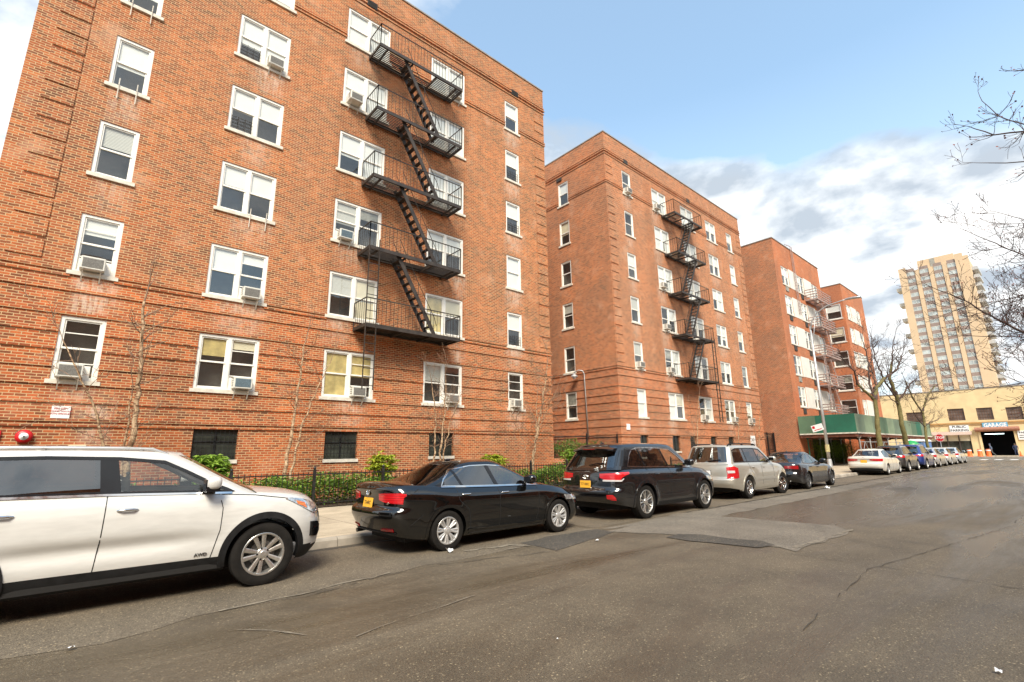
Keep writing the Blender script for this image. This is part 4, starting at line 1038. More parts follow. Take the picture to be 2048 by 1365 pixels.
GCLR = glass_mat('clear_car_glass', (0.05,0.07,0.06), 0.86, 1.85, 0.004); GTNT = glass_mat('tinted_car_glass', (0.012,0.012,0.012), 0.16, 2.4, 0.004)
def lens_mat(name, col, rough=0.08, em=0.0):
    t = NT(name); p = t.pos()
    w_ = t.n('ShaderNodeTexWave', bands_direction='Z'); w_.inputs['Scale'].default_value = 9; t.l(p, w_.inputs['Vector'])
    c = t.mix(w_.outputs['Fac'], tuple(k*0.7 for k in col), tuple(min(1, k*1.25) for k in col))
    t.bsdf(c, 0.25, 0.0, Coat_Weight=1.0, Coat_Roughness=0.02); return t.m
TLR = lens_mat('red_tail_lens', (0.50,0.008,0.012)); TLD = lens_mat('deep_red_lens', (0.28,0.006,0.008)); TLW = lens_mat('clear_lens', (0.55,0.52,0.5)); AMB = lens_mat('amber_lens', (0.7,0.16,0.01)); HLC = mat('headlight_reflector', (0.55,0.57,0.58), 0.10, 0.7, var=0.6, scale=22)
NYP = mat('orange_plate', (0.85,0.42,0.03), 0.45, var=0.08); WHP = M['white']

def sellip(d, n): return max(0.0, 1-min(1, max(0, d))**n)**(1.0/n)

class Car:
    def __init__(s, P): s.P = P; s.__dict__.update(P); s.setup()
    def setup(s):
        P = s.P
        s.ztf = pchip(P['belt']); s.zbf = pchip(P['sillz']); s.vw = pchip(P['vprof']); s.plan = pchip(P['plan'])
        s.rearf = pchip(P['rear']); s.frontf = pchip(P['front'])
        s.rooff = pchip(P['roof']); s.xf_ax = P['xr'] + P['wb']
    # ---------- lower body
    def v_of(s, x, z): 
        zb, zt = s.zbf(x), s.ztf(x); return (z-zb)/max(1e-4, zt-zb)
    def ends(s, v):
        return s.rearf(v), s.L - s.frontf(v)
    def hwid(s, x, v):
        w = s.hw*s.vw(max(0, min(1, v)))*s.plan(x)
        z = s.zbf(x)+v*(s.ztf(x)-s.zbf(x))
        for xa in (s.xr, s.xf_ax):                        # swollen arches
            r = math.hypot(x-xa, z-s.R); w += s.flare*math.exp(-((r-s.Ra)/0.11)**2) if z > 0.25 else 0
        for (xc, zc, sx_, sz_, a) in s.dents: w -= a*math.exp(-((x-xc)/sx_)**4-((z-zc)/sz_)**2)
        return w
    def low_y(s, x, v):
        xr, xf = s.ends(v); y = s.hwid(x, v)
        y *= sellip((xr+s.rcr-x)/s.rcr, s.nr) * sellip((x-(xf-s.rcf))/s.rcf, s.nf)
        return y
    # ---------- greenhouse
    def g_ends(s, u):
        xr = s.xbb+(s.xbt-s.xbb)*u**s.cb; xf = s.xc+(s.xwt-s.xc)*u**s.cw; return xr, xf
    def g_z(s, x, u):
        b = s.ztf(x)-0.02; return b+u*(s.rooff(x)-b)
    def g_half(s, x, u):
        w = s.wg0+(s.wg1-s.wg0)*u
        if u > 0.86: w -= (w*0.055)*((u-0.86)/0.14)**2
        return w*s.gplan(x)
    def gplan(s, x):
        t = (x-(s.xbb+s.xc)/2)/((s.xc-s.xbb)/2); return 1-0.05*max(0, abs(t)-0.3)**2*1.4
    def g_y(s, x, u):
        xr, xf = s.g_ends(u); y = s.g_half(x, u)
        return y*sellip((xr+s.grr-x)/s.grr, s.gn)*sellip((x-(xf-s.grf))/s.grf, s.gn)
    def side(s, x, z, off=0.0):
        """point on the right-hand side (y<0) of the body"""
        zt = s.ztf(x)
        if z > zt+0.0:
            b = zt-0.02; u = (z-b)/max(1e-3, s.rooff(x)-b); y = s.g_y(x, min(1, u))
        else: y = s.low_y(x, s.v_of(x, z))
        return Vector((x, -(y+off), z))
    def side_n(s, x, z, off):
        p = s.side(x, z); e = 0.015
        a = s.side(x+e, z)-s.side(x-e, z); b = s.side(x, z+e)-s.side(x, z-e)
        n = b.cross(a); 
        if n.length < 1e-9: n = Vector((0,-1,0))
        n.normalize()
        if n.y > 0: n = -n
        return p+n*off
    # ---------- end surfaces, parameter p: 0 centre .. 1 end of corner .. >1 metres along the side
    def end_pt(s, p, z, rear, off=0.0, upper=False):
        def pt(p, z):
            x = 0.3 if rear else s.L-0.3
            for _ in range(4):
                if upper:
                    b = s.ztf(x)-0.02; v = (z-b)/max(1e-3, s.rooff(x)-b); xr, xf = s.g_ends(max(0, min(1, v))); rc = s.grr if rear else s.grf; n = s.gn
                    Y = s.g_half((xr+rc) if rear else (xf-rc), max(0, min(1, v)))
                else:
                    v = s.v_of(x, z); v = max(0, min(1, v)); xr, xf = s.ends(v); rc = s.rcr if rear else s.rcf; n = s.nr if rear else s.nf
                    Y = s.hwid((xr+rc) if rear else (xf-rc), v)
                if p <= 1:
                    th = (1-p)*math.pi/2; dx = rc*max(0, math.sin(th))**(2/n); y = Y*max(0, math.cos(th))**(2/n)
                    x = (xr+rc-dx) if rear else (xf-rc+dx)
                else:
                    x = (xr+rc+(p-1)) if rear else (xf-rc-(p-1)); y = s.g_y(x, v) if upper else s.low_y(x, v)
            return Vector((x, -y, z))
        q = pt(p, z)
        if off:
            e = 0.02; a = pt(p+e, z)-pt(max(0, p-e), z); b = pt(p, z+e)-pt(p, z-e); n = a.cross(b)
            if n.length > 1e-9:
                n.normalize()
                if (n.x > 0) == rear and abs(n.x) > 0.15: n = -n
                elif abs(n.x) <= 0.15 and n.y > 0: n = -n
                q = q+n*off
        return q
    def p_of(s, kind, val, z, rear, upper=False):
        if kind == 'p': return val
        if kind == 'a':
            v0 = max(0, min(1, s.v_of(0.3 if rear else s.L-0.3, z))); xr, xf = s.ends(v0); rc = s.rcr if rear else s.rcf; n0 = s.nr if rear else s.nf
            d = (xr+rc-val) if rear else (val-(xf-rc))
            if d <= 0: return 1-d
            return 1-math.asin(min(1, d/rc)**(n0/2))/(math.pi/2)
        n = s.gn if upper else (s.nr if rear else s.nf); v = max(0, min(1, s.v_of(0.3 if rear else s.L-0.3, z)))
        if upper: Y = s.g_half(s.xbb+s.grr if rear else s.xc-s.grf, 0.5)
        else:
            xr, xf = s.ends(v); Y = s.hwid((xr+s.rcr) if rear else (xf-s.rcf), v)
        if kind == 'y':
            c = min(1, max(0, val/Y))**(n/2); return 1-math.acos(c)/(math.pi/2)
        return 1+val       # 'x': metres along the side past the corner
    def end_patch(s, st, rear, off=0.012, upper=False, sub=10, thick=True):
        """st: list of (kind, value, z_low, z_high)"""
        ps = [(s.p_of(k, v, (a+b)/2, rear, upper), a, b) for k, v, a, b in st]
        lo = pchip([(p, a) for p, a, b in ps]); hi = pchip([(p, b) for p, a, b in ps]); p0, p1 = ps[0][0], ps[-1][0]
        n = max(6, int((p1-p0)*40)); n = min(n, 40); rows = []
        for j in range(sub+1):
            rows.append([s.end_pt(p0+(p1-p0)*i/n, lo(p0+(p1-p0)*i/n)+(hi(p0+(p1-p0)*i/n)-lo(p0+(p1-p0)*i/n))*j/sub, rear, off, upper) for i in range(n+1)])
        b = MB(); b.grid(rows)
        if thick:
            ring = rows[0]+[r[-1] for r in rows[1:]]+rows[-1][-2::-1]+[r[0] for r in rows[-2:0:-1]]
            c = sum((q for q in ring), Vector())/len(ring); inn = [q+Vector(((0.03 if rear else -0.03), 0.012, 0)) for q in ring]
            base = len(b.v); m = len(ring); b.v += [tuple(q) for q in ring+inn]
            for i in range(m): j = (i+1) % m; b.f.append((base+i, base+j, base+m+j, base+m+i)); b.m.append(0)
        return b
    # ---------- side patches and ribbons
    def side_patch(s, bot, top, off, nx=14, nz=8, thick=0.0):
        """bot/top: polylines in (x,z) from back to front with equal parameter"""
        def pol(P, t):
            k = t*(len(P)-1); i = min(int(k), len(P)-2); f = k-i; return (P[i][0]+(P[i+1][0]-P[i][0])*f, P[i][1]+(P[i+1][1]-P[i][1])*f)
        rows = []
        for j in range(nz+1):
            r = []
            for i in range(nx+1):
                a = pol(bot, i/nx); c = pol(top, i/nx); f = j/nz
                r.append(s.side(a[0]+(c[0]-a[0])*f, a[1]+(c[1]-a[1])*f, off))
            rows.append(r)
        b = MB(); b.grid(rows)
        if thick:
            ring = rows[0]+[r[-1] for r in rows[1:]]+rows[-1][-2::-1]+[r[0] for r in rows[-2:0:-1]]
            base = len(b.v); m = len(ring); b.v += [tuple(q) for q in ring]+[(q.x, q.y+thick, q.z) for q in ring]
            for i in range(m): j = (i+1) % m; b.f.append((base+i, base+j, base+m+j, base+m+i)); b.m.append(0)
        return b
    def ribbon(s, b, pts, w, off, closed=False, depth=0.02, m=0, sm=0.06):
        P = []
        n = len(pts)
        for i in range(n if closed else n-1):
            a = Vector(pts[i]); c = Vector(pts[(i+1) % n]); k = max(1, int((c-a).length/sm))
            for j in range(k): P.append(a.lerp(c, j/k))
        if not closed: P.append(Vector(pts[-1]))
        k = len(P); A = []; B = []; C_ = []; D = []
        for i, q in enumerate(P):
            d = (P[(i+1) % k]-P[(i-1) % k]) if closed else (P[min(i+1, k-1)]-P[max(i-1, 0)])
            d.normalize(); nn = Vector((-d.y, d.x))*w/2
            a = q+nn; c = q-nn
            A.append(s.side(a.x, a.y, off)); B.append(s.side(c.x, c.y, off)); C_.append(s.side(a.x, a.y, off-depth)); D.append(s.side(c.x, c.y, off-depth))
        base = len(b.v); b.v += [tuple(q) for q in A+B+C_+D]
        for i in range(k if closed else k-1):
            j = (i+1) % k
            for (p, q) in ((0, 1), (2, 0), (1, 3)):
                b.f.append((base+p*k+i, base+p*k+j, base+q*k+j, base+q*k+i)); b.m.append(m)
    # ---------- shell
    def shell(s, res):
        V = []; F = []; T = []     # T: region tag per face
        def grid(rows, tag):
            base = len(V); n = len(rows[0])
            for r in rows: V.extend(r)
            for i in range(len(rows)-1):
                for j in range(n-1): F.append((base+i*n+j, base+i*n+j+1, base+(i+1)*n+j+1, base+(i+1)*n+j)); T.append(tag)
        nc = max(8, int(20*res)); ns = int(s.L/0.045*res); nv = int(26*res)
        par = [('r', (1-i/nc)*math.pi/2) for i in range(nc)] + [('s', i/ns) for i in range(ns+1)] + [('f', i/nc*math.pi/2) for i in range(1, nc+1)]
        rows = []
        for j in range(nv+1):
            v = j/nv; v = v if v < 0.9 else v; row = []
            xr, xf = s.ends(v)
            for (k, a) in par:
                if k == 'r': dx = s.rcr*math.sin(a)**(2/s.nr); x = xr+s.rcr-dx; y = s.hwid(xr+s.rcr, v)*math.cos(a)**(2/s.nr) if a < math.pi/2-1e-6 else 0.0
                elif k == 's': x = xr+s.rcr+(xf-s.rcf-xr-s.rcr)*a; y = s.hwid(x, v)
                else: dx = s.rcf*math.sin(a)**(2/s.nf); x = xf-s.rcf+dx; y = s.hwid(xf-s.rcf, v)*math.cos(a)**(2/s.nf) if a < math.pi/2-1e-6 else 0.0
                row.append(Vector((x, -y, s.zbf(x)+v*(s.ztf(x)-s.zbf(x)))))
            rows.append(row)
        # wheel-arch snapping
        for xa in (s.xr, s.xf_ax):
            for row in rows:
                for i, q in enumerate(row):
                    if abs(q.y) < 0.55*s.hw: continue
                    r = math.hypot(q.x-xa, q.z-s.R)
                    if abs(r-s.Ra) < 0.028/res and r > 1e-3:
                        f = s.Ra/r; nx, nz = xa+(q.x-xa)*f, s.R+(q.z-s.R)*f; row[i] = Vector((nx, q.y, nz))
        grid(rows, 'low')
        top = rows[-1]; cr = []
        nt = max(6, int(10*res))
        for k in range(nt+1):
            w = k/nt; row = []
            for q in top:
                Yl = max(0.05, abs(s.hwid(q.x, 1.0))); prof = (1-(1-w)**2.2)*s.crown*(abs(q.y)/Yl)**0.5
                row.append(Vector((q.x, q.y*(1-w), q.z+prof)))
            cr.append(row)
        grid(cr, 'top')
        # greenhouse
        ngc = max(9, int(16*res)); ngs = int((s.xc-s.xbb)/0.05*res); ngv = int(20*res)
        gp = [('r', (1-i/ngc)*math.pi/2) for i in range(ngc)] + [('s', i/ngs) for i in range(ngs+1)] + [('f', i/ngc*math.pi/2) for i in range(1, ngc+1)]
        s.gp = gp; rows = []
        for j in range(ngv+1):
            u = j/ngv; xr, xf = s.g_ends(u); row = []
            for (k, a) in gp:
                if k == 'r': x = xr+s.grr-s.grr*math.sin(a)**(2/s.gn); y = s.g_half(xr+s.grr, u)*(math.cos(a)**(2/s.gn) if a < math.pi/2-1e-6 else 0)
                elif k == 's': x = xr+s.grr+(xf-s.grf-xr-s.grr)*a; y = s.g_half(x, u)
                else: x = xf-s.grf+s.grf*math.sin(a)**(2/s.gn); y = s.g_half(xf-s.grf, u)*(math.cos(a)**(2/s.gn) if a < math.pi/2-1e-6 else 0)
                row.append(Vector((x, -y, s.g_z(x, u))))
            rows.append(row)
        base = len(V); n = len(rows[0])
        for r in rows: V.extend(r)
        for i in range(ngv):
            u = (i+0.5)/ngv
            for j in range(n-1):
                k, a = gp[j]; k2, a2 = gp[j+1]; tg = 'gh'
                if k2 == 'f' and (k == 'f') and s.ws_u[0] < u < s.ws_u[1] and (a+a2)/2 > s.ws_a: tg = 'ws'
                if k == 'r' and k2 == 'r' and s.bl_u[0] < u < s.bl_u[1] and (a+a2)/2 > s.bl_a: tg = 'bl'
                F.append((base+i*n+j, base+i*n+j+1, base+(i+1)*n+j+1, base+(i+1)*n+j)); T.append(tg)
        top = rows[-1]; cr = []
        for k in range(nt+1):
            w = k/nt
            cr.append([Vector((q.x, q.y*(1-w), q.z+(1-(1-w)**2.4)*s.rcrown*min(1, abs(q.y)/(s.wg1*0.5)))) for q in top])
        grid(cr, 'roof')
        return V, F, T

def pip(x, z, poly):
    ins = False; n = len(poly); j = n-1
    for i in range(n):
        xi, zi = poly[i]; xj, zj = poly[j]
        if (zi > z) != (zj > z) and x < (xj-xi)*(z-zi)/(zj-zi)+xi: ins = not ins
        j = i
    return ins

WH_CACHE = {}
def wheel_meshes(style, R, width):
    key = (style, R, width)
    if key in WH_CACHE: return WH_CACHE[key]
    h = width/2; rr = R*{'kia':0.655,'jetta':0.66,'hi':0.685,'ohi':0.62,'bmw':0.70,'gen':0.66}[style]
    t = MB(); t.lathe([(rr-0.01,h*0.8),(rr+0.012,h*0.93),(R*0.83,h*1.0),(R*0.93,h*0.96),(R*0.975,h*0.86),(R*0.99,h*0.7),(R*1.0,h*0.45),(R*0.985,h*0.43),(R*0.985,h*0.37),(R*1.0,h*0.35),(R*1.0,h*0.06),(R*0.985,h*0.05),(R*0.985,-h*0.05),(R*1.0,-h*0.06),(R*1.0,-h*0.35),(R*0.985,-h*0.37),(R*0.985,-h*0.43),(R*1.0,-h*0.45),(R*0.98,-h*0.85),(R*0.9,-h*0.97),(R*0.8,-h),(rr,-h*0.9)], (0,0,0), 'y', 48)
    # outer face is -Y
    tm = t.mesh('tyre', RUB, True, fix=True); tm.set_sharp_from_angle(angle=R_(50))
    m = MB()
    f0 = -h*0.86
    m.lathe([(rr+0.008,-h*0.93),(rr+0.004,-h*0.96),(rr-0.012,-h*0.95),(rr-0.022,-h*0.80),(rr-0.03,h*0.3)], (0,0,0), 'y', 48, 0)
    m.lathe([(rr-0.028,-h*0.25),(0.0,-h*0.2)], (0,0,0), 'y', 40, 1)
    m.lathe([(rr*0.62,-h*0.36),(rr*0.62,-h*0.3),(0.0,-h*0.3)], (0,0,0), 'y', 30, 2)
    def spoke(a, r0, r1, w0, w1, y0, y1, th, mi=0, rake=0.0):
        ca, sa = math.cos(a), math.sin(a); d = Vector((ca,0,sa)); p = Vector((-sa,0,ca)); yv = Vector((0,1,0))
        P = []
        for (r, w_, y) in ((r0, w0, y0), (r1, w1, y1)):
            c = d*r+yv*y+p*rake*(r-r0)
            P += [c-p*w_/2+yv*0.006, c-p*w_*0.22-yv*0.0, c+p*w_*0.22, c+p*w_/2+yv*0.006, c+p*w_/2+yv*th, c-p*w_/2+yv*th]
        m.add(P, [(0,1,7,6),(1,2,8,7),(2,3,9,8),(3,4,10,9),(4,5,11,10),(5,0,6,11),(6,7,8,9,10,11)], mi)
    hub = 0.062
    if style == 'kia':
        for k in range(10): spoke(2*math.pi*(k+0.5)/10+0.05, 0.055, rr-0.012, 0.034, 0.056, -h*0.74, -h*0.90, 0.05, 0, 0.10 if k % 2 else -0.10)
    elif style == 'jetta':
        for k in range(8):
            a = 2*math.pi*k/8+0.2
            spoke(a-0.13, 0.05, rr-0.014, 0.020, 0.040, -h*0.78, -h*0.92, 0.05, 0, 0.0); spoke(a+0.13, 0.05, rr-0.014, 0.020, 0.040, -h*0.78, -h*0.92, 0.05, 0)
    elif style == 'hi':
        for k in range(5):
            for q in (-0.17, 0.17): spoke(2*math.pi*k/5+0.3+q, 0.05, rr-0.012, 0.032, 0.030, -h*0.72, -h*0.90, 0.05, 0)
            spoke(2*math.pi*(k+0.5)/5+0.3, 0.05, rr-0.012, 0.02, 0.05, -h*0.68, -h*0.84, 0.05, 3)
    elif style == 'ohi':
        for k in range(6): spoke(2*math.pi*k/6+0.3, 0.05, rr-0.012, 0.075, 0.06, -h*0.80, -h*0.88, 0.05, 0)
    elif style == 'bmw':
        for k in range(5):
            for q in (-0.2, 0.2): spoke(2*math.pi*k/5+0.4+q, 0.05, rr-0.012, 0.030, 0.034, -h*0.72, -h*0.9, 0.05, 0)
    else:
        for k in range(10): spoke(2*math.pi*k/10, 0.05, rr-0.012, 0.03, 0.04, -h*0.74, -h*0.9, 0.05, 0)
    m.lathe([(0.0,-h*0.88),(0.03,-h*0.88),(0.036,-h*0.84),(hub,-h*0.80),(hub+0.012,-h*0.70),(hub+0.012,-h*0.4)], (0,0,0), 'y', 24, 0)
    if style in ('kia','hi','ohi','bmw'):
        for k in range(5):
            a = 2*math.pi*k/5+0.1; m.lathe([(0.0,-h*0.84),(0.011,-h*0.84),(0.012,-h*0.70)], (0.052*math.cos(a)*1.25,0,0.052*math.sin(a)*1.25), 'y', 8, 3)
    mats = {'kia':[ALU,RIM_SHADE,DKA,BLK],'jetta':[ALU2,RIM_SHADE,DKA,BLK],'hi':[ALU,RIM_SHADE,DKA,DKA],'ohi':[CHR,RIM_SHADE,DKA,DKA],'bmw':[DKA,RIM_SHADE,DKA,BLK],'gen':[ALU2,RIM_SHADE,DKA,BLK]}[style]
    rm = m.mesh('rim', mats, True, fix=True); rm.set_sharp_from_angle(angle=R_(28))
    WH_CACHE[key] = (tm, rm); return WH_CACHE[key]

def box_obj(name, parent, c, ax, mats, bev=0.02, seg=3, sub=False):
    b = MB(); b.obox(c, (ax[0],0,0), (0,ax[1],0), (0,0,ax[2])); o = b.build(name, mats, parent, True, local=True)
    bm = bmesh.new(); bm.from_mesh(o.data); bmesh.ops.bevel(bm, geom=bm.edges[:], offset=min(bev, min(ax)*0.95), segments=seg, affect='EDGES', profile=0.6); bm.to_mesh(o.data); bm.free()
    o.data.polygons.foreach_set('use_smooth', [True]*len(o.data.polygons)); o.data.set_sharp_from_angle(angle=R_(50)); return o

def superell(name, parent, c, ax, m, n=2.7):
    b = MB(); rows = []
    def sp(v): return math.copysign(abs(v)**(2/n), v)
    for i in range(1, 10):
        ph = -math.pi/2+math.pi*i/10
        rows.append([Vector(c)+Vector((ax[0]*sp(math.cos(ph))*sp(math.cos(th)), ax[1]*sp(math.cos(ph))*sp(math.sin(th)), ax[2]*sp(math.sin(ph)))) for th in [2*math.pi*k/20 for k in range(20)]])
    b.grid(rows, closed=True); b.add(rows[0], [tuple(reversed(range(20)))]); b.add(rows[-1], [tuple(range(20))])
    o = b.build(name, m, parent, True, local=True); return o
def mirror_mb(b, on=True):
    n = len(b.v); b.v += [(x, -y, z) for (x, y, z) in b.v]; b.f += [tuple(n+i for i in reversed(f)) for f in b.f]; b.m += list(b.m)
    return b
def flip(b):
    c = MB(); c.v = [(x, -y, z) for (x, y, z) in b.v]; c.f = [tuple(reversed(f)) for f in b.f]; c.m = list(b.m); return c

def make_car(P, label, cat, X, Y, res=1.0, group=None, steer=0, rot=0.0):
    s = Car(P); t = empty(P['name'], (X, Y, 0), label, cat, group, rz=R_(rot))
    full = res >= 0.7
    V, F, T = s.shell(res)
    # mirror and weld
    n = len(V); V = [Vector(q) for q in V] + [Vector((q.x, -q.y, q.z)) for q in V]; F = F + [tuple(n+i for i in reversed(f)) for f in F]; T = T+T
    me = bpy.data.meshes.new('shell'); me.from_pydata([tuple(q) for q in V], [], F); bm = bmesh.new(); bm.from_mesh(me)
    bm.faces.ensure_lookup_table(); lay = bm.faces.layers.int.new('tag'); names = ['low','top','gh','ws','bl','roof']
    for i, f in enumerate(bm.faces): f[lay] = names.index(T[i])
    bmesh.ops.remove_doubles(bm, verts=bm.verts, dist=1e-4)
    bmesh.ops.recalc_face_normals(bm, faces=bm.faces); bm.normal_update()
    # orientation check: roof normals up
    parts = {}
    def put(nm, f):
        parts.setdefault(nm, []).append(f)
    for f in bm.faces:
        c = f.calc_center_median(); tg = names[f[lay]]; x, z, ay = c.x, c.z, abs(c.y); side = 'R' if c.y < 0 else 'L'
        if tg == 'low':
            if ay > 0.55*s.hw and any(math.hypot(x-xa, z-s.R) < s.Ra-0.001 for xa in (s.xr, s.xf_ax)): continue
            nm = ('body', '')
            if z < s.clad(x): nm = ('lower_cladding', 'f' if x > s.xf_ax else ('r' if x < s.xr else side))
            elif z < s.rbump and x < s.xr-s.Ra*0.75: nm = ('rear_bumper', '')
            elif z < s.fbump and x > s.xf_ax+s.Ra*0.8: nm = ('front_bumper', '')
            elif ay < s.gate and x < s.rcr*1.2 and z < 3: nm = ('tailgate', '')
            elif ay > 0.6*s.hw:
                for k, (a, b_) in enumerate(s.doors):
                    if a(z) < x < b_(z) and not any(math.hypot(x-xa, z-s.R) < s.Ra+0.02 for xa in (s.xr, s.xf_ax)): nm = ('door', '%s%d' % (side, k))
            put(nm, f)
        elif tg == 'top':
            if s.xbb+0.15 < x < s.xc-0.2: continue
            put(('bonnet', '') if x > s.xc-0.2 and ay < s.hw*0.80 else (('boot_lid', '') if x < s.xbb+0.15 and s.sedan and ay < s.hw*0.78 else ('body', '')), f)
        elif tg in ('ws', 'bl'): put(('windscreen' if tg == 'ws' else 'rear_window', ''), f)
        elif tg == 'gh':
            if any(pip(x, z, w_) for w_ in s.windows_poly()): continue
            put(('body', ''), f)
        else: put(('roof', ''), f)
    matmap = {'body': s.paint, 'lower_cladding': s.cladm, 'rear_bumper': s.rbm or s.paint, 'front_bumper': s.paint, 'tailgate': s.paint, 'door': s.paint, 'bonnet': s.paint, 'boot_lid': s.paint, 'roof': s.roofm or s.paint, 'windscreen': GCLR, 'rear_window': s.rglass}
    doors = {}
    for (nm, k), fs in parts.items():
        vi = {}; vs = []; ns = []; ff = []
        for f in fs:
            idx = []
            for v in f.verts:
                if v.index not in vi: vi[v.index] = len(vs); vs.append(tuple(v.co)); ns.append(tuple(v.normal))
                idx.append(vi[v.index])
            ff.append(idx)
        m = bpy.data.meshes.new(nm); m.from_pydata(vs, [], ff); m.materials.append(matmap[nm]); m.polygons.foreach_set('use_smooth', [True]*len(ff)); m.update()
        m.normals_split_custom_set_from_vertices(ns)
        o = new_obj(nm, m, t)
        if nm == 'door': doors[k] = o
    bm.free(); bpy.data.meshes.remove(me)
    def add(nm, b, m, parent=None, smooth=True, both=False, fix=True):
        if both:
            o1 = flip(b).build(nm, m, parent or t, smooth, fix, local=True)
        o = b.build(nm, m, parent or t, smooth, fix, local=True); o.data.set_sharp_from_angle(angle=R_(45)); 
        if both: o1.data.set_sharp_from_angle(angle=R_(45))
        return o
    # underbody, floor, seats
    b = MB(); zf = 0.24; hw2 = s.hw-0.30; b.box(0.45, s.L-0.45, -hw2, hw2, s.zbf(s.L/2)-0.02, 0.62); b.box(s.xr+0.45, s.xf_ax-0.45, -s.hw+0.06, s.hw-0.06, s.zbf(s.L/2)+0.03, 0.45)
    add('underbody', b, UND, smooth=False)
    b = MB(); zb = s.ztf(s.L/2)
    b.box(s.xf_ax-0.45, s.xc-0.32, -s.wg0+0.1, s.wg0-0.1, 0.63, s.ztf(s.xc)-0.05); add('dashboard', b, SEAT, smooth=False)
    if full:
        for xs in ((s.xf_ax-1.5, 0), (s.xf_ax-2.25, 1)):
            for sy in (-0.38, 0.38):
                o = box_obj('seat', t, Vector((xs[0], sy, zb-0.15)), (0.10, 0.24, 0.34), SEAT, 0.08); box_obj('headrest', o, Vector((xs[0]-0.08, sy, zb+0.27)), (0.05, 0.13, 0.08), SEAT, 0.04)
    # side glass, its trim and pillars
    for w_ in s.windows:
        b = s.side_patch(w_['bot'], w_['top'], 0.003, 16, 8)
        add('window', b, w_.get('m', GTNT), both=True)
    for (bot, top) in s.pillars: add('pillar_trim', s.side_patch(bot, top, 0.006, 6, 8), BLK, both=True)
    b = MB(); s.ribbon(b, s.dlo, 0.035 if s.dlom is BLK else 0.017, 0.008, True, 0.03); add('window_surround', b, s.dlom, both=True)
    if s.chrome_line:
        b = MB(); s.ribbon(b, s.chrome_line, 0.022, 0.012, False, 0.02); add('chrome_strip', b, CHR, both=True)
    # arches, seams, mouldings
    for xa in (s.xr, s.xf_ax):
        a0 = s.arch_a; pts = [(xa+(s.Ra+s.archw*0.35)*math.cos(a), s.R+(s.Ra+s.archw*0.35)*math.sin(a)) for a in [a0[0]+(a0[1]-a0[0])*i/40 for i in range(41)]]
        b = MB(); s.ribbon(b, pts, s.archw, s.archo, False, 0.10, sm=0.2); add('wheel_arch', b, s.archm or s.paint, both=True)
    for ln in s.seams:
        b = MB(); s.ribbon(b, ln, 0.009 if full else 0.014, 0.0025, False, 0.004); add('panel_gap', b, SEAM, both=True)
    for (pts, w_, o_, mm) in s.mouldings:
        b = MB(); s.ribbon(b, pts, w_, o_, False, 0.03); add('side_moulding', b, mm or s.paint, both=True)
    # door handles
    for k, (x, z) in enumerate(s.handles):
        b = MB(); c = s.side(x, z, 0.02); p0 = s.side(x-0.09, z, 0.006); p1 = s.side(x+0.09, z, 0.006); pm0 = s.side(x-0.05, z+0.004, 0.032); pm1 = s.side(x+0.05, z+0.004, 0.032)
        b.tube([p0, pm0, pm1, p1], [0.010, 0.014, 0.014, 0.010], 8)
        for sd_, bb in (('R', b), ('L', flip(b))):
            d = doors.get('%s%d' % (sd_, k)); add('door_handle', bb, s.handlem, parent=d or t)
    # mirrors
    for sg in (-1, 1):
        p = s.side(s.mirror[0], s.mirror[1]); o = superell('mirror', t, Vector((s.mirror[0]+0.03, sg*(abs(p.y)+0.16), s.mirror[1]+0.055)), (0.085, 0.125, 0.085), s.mirrorm or s.paint)
        b = MB(); b.bar((s.mirror[0]+0.04, sg*(abs(p.y)-0.02), s.mirror[1]+0.0), (s.mirror[0]+0.03, sg*(abs(p.y)+0.10), s.mirror[1]+0.02), 0.07, 0.045); add('mirror_arm', b, BLK, parent=o)
        b = MB(); b.obox(Vector((s.mirror[0]-0.052, sg*(abs(p.y)+0.15), s.mirror[1]+0.05)), (0.004,0,0), (0,0.085,0), (0,0,0.05)); add('mirror_glass', b, BLK, parent=o)
        if s.paint is PW:
            b = MB(); b.obox(Vector((s.mirror[0]+0.02, sg*(abs(p.y)+0.15), s.mirror[1]-0.012)), (0.07,0,0), (0,0.105,0), (0,0,0.03)); add('mirror_base', b, BLK, parent=o)
    # lamps
    for st, m in s.tails: add('taillight', s.end_patch(st, True), m, both=True)
    for st, m in s.heads: add('headlight', s.end_patch(st, False), m, both=True)
    for nm, st, m, rear in s.patches: add(nm, s.end_patch(st, rear, 0.017), m, both=True)
    # plate, badge, wiper
    if s.plate:
        z0, m, txt = s.plate; q = s.end_pt(0, z0, True); tilt = (s.end_pt(0, z0+0.06, True)-s.end_pt(0, z0-0.06, True)).normalized()
        nrm = Vector((-1,0,0)); nrm = (nrm - tilt*nrm.dot(tilt)).normalized(); c = q+nrm*0.016
        b = MB(); b.obox(c, nrm*0.006, Vector((0,0.155,0)), tilt*0.08); o = add('licence_plate', b, m, smooth=False)
        b = MB(); b.obox(c-nrm*0.006, nrm*0.005, Vector((0,0.166,0)), tilt*0.092); add('plate_frame', b, BLK if m is WHP else CHR, parent=o, smooth=False)
        if txt:
            k = new_obj('lettering', text_mesh(txt, 0.085, M['blackp'], 0.001), o); k.rotation_euler = (R_(90)-math.asin(max(-1,min(1,tilt.x))), 0, R_(-90)); k.location = c+nrm*0.008
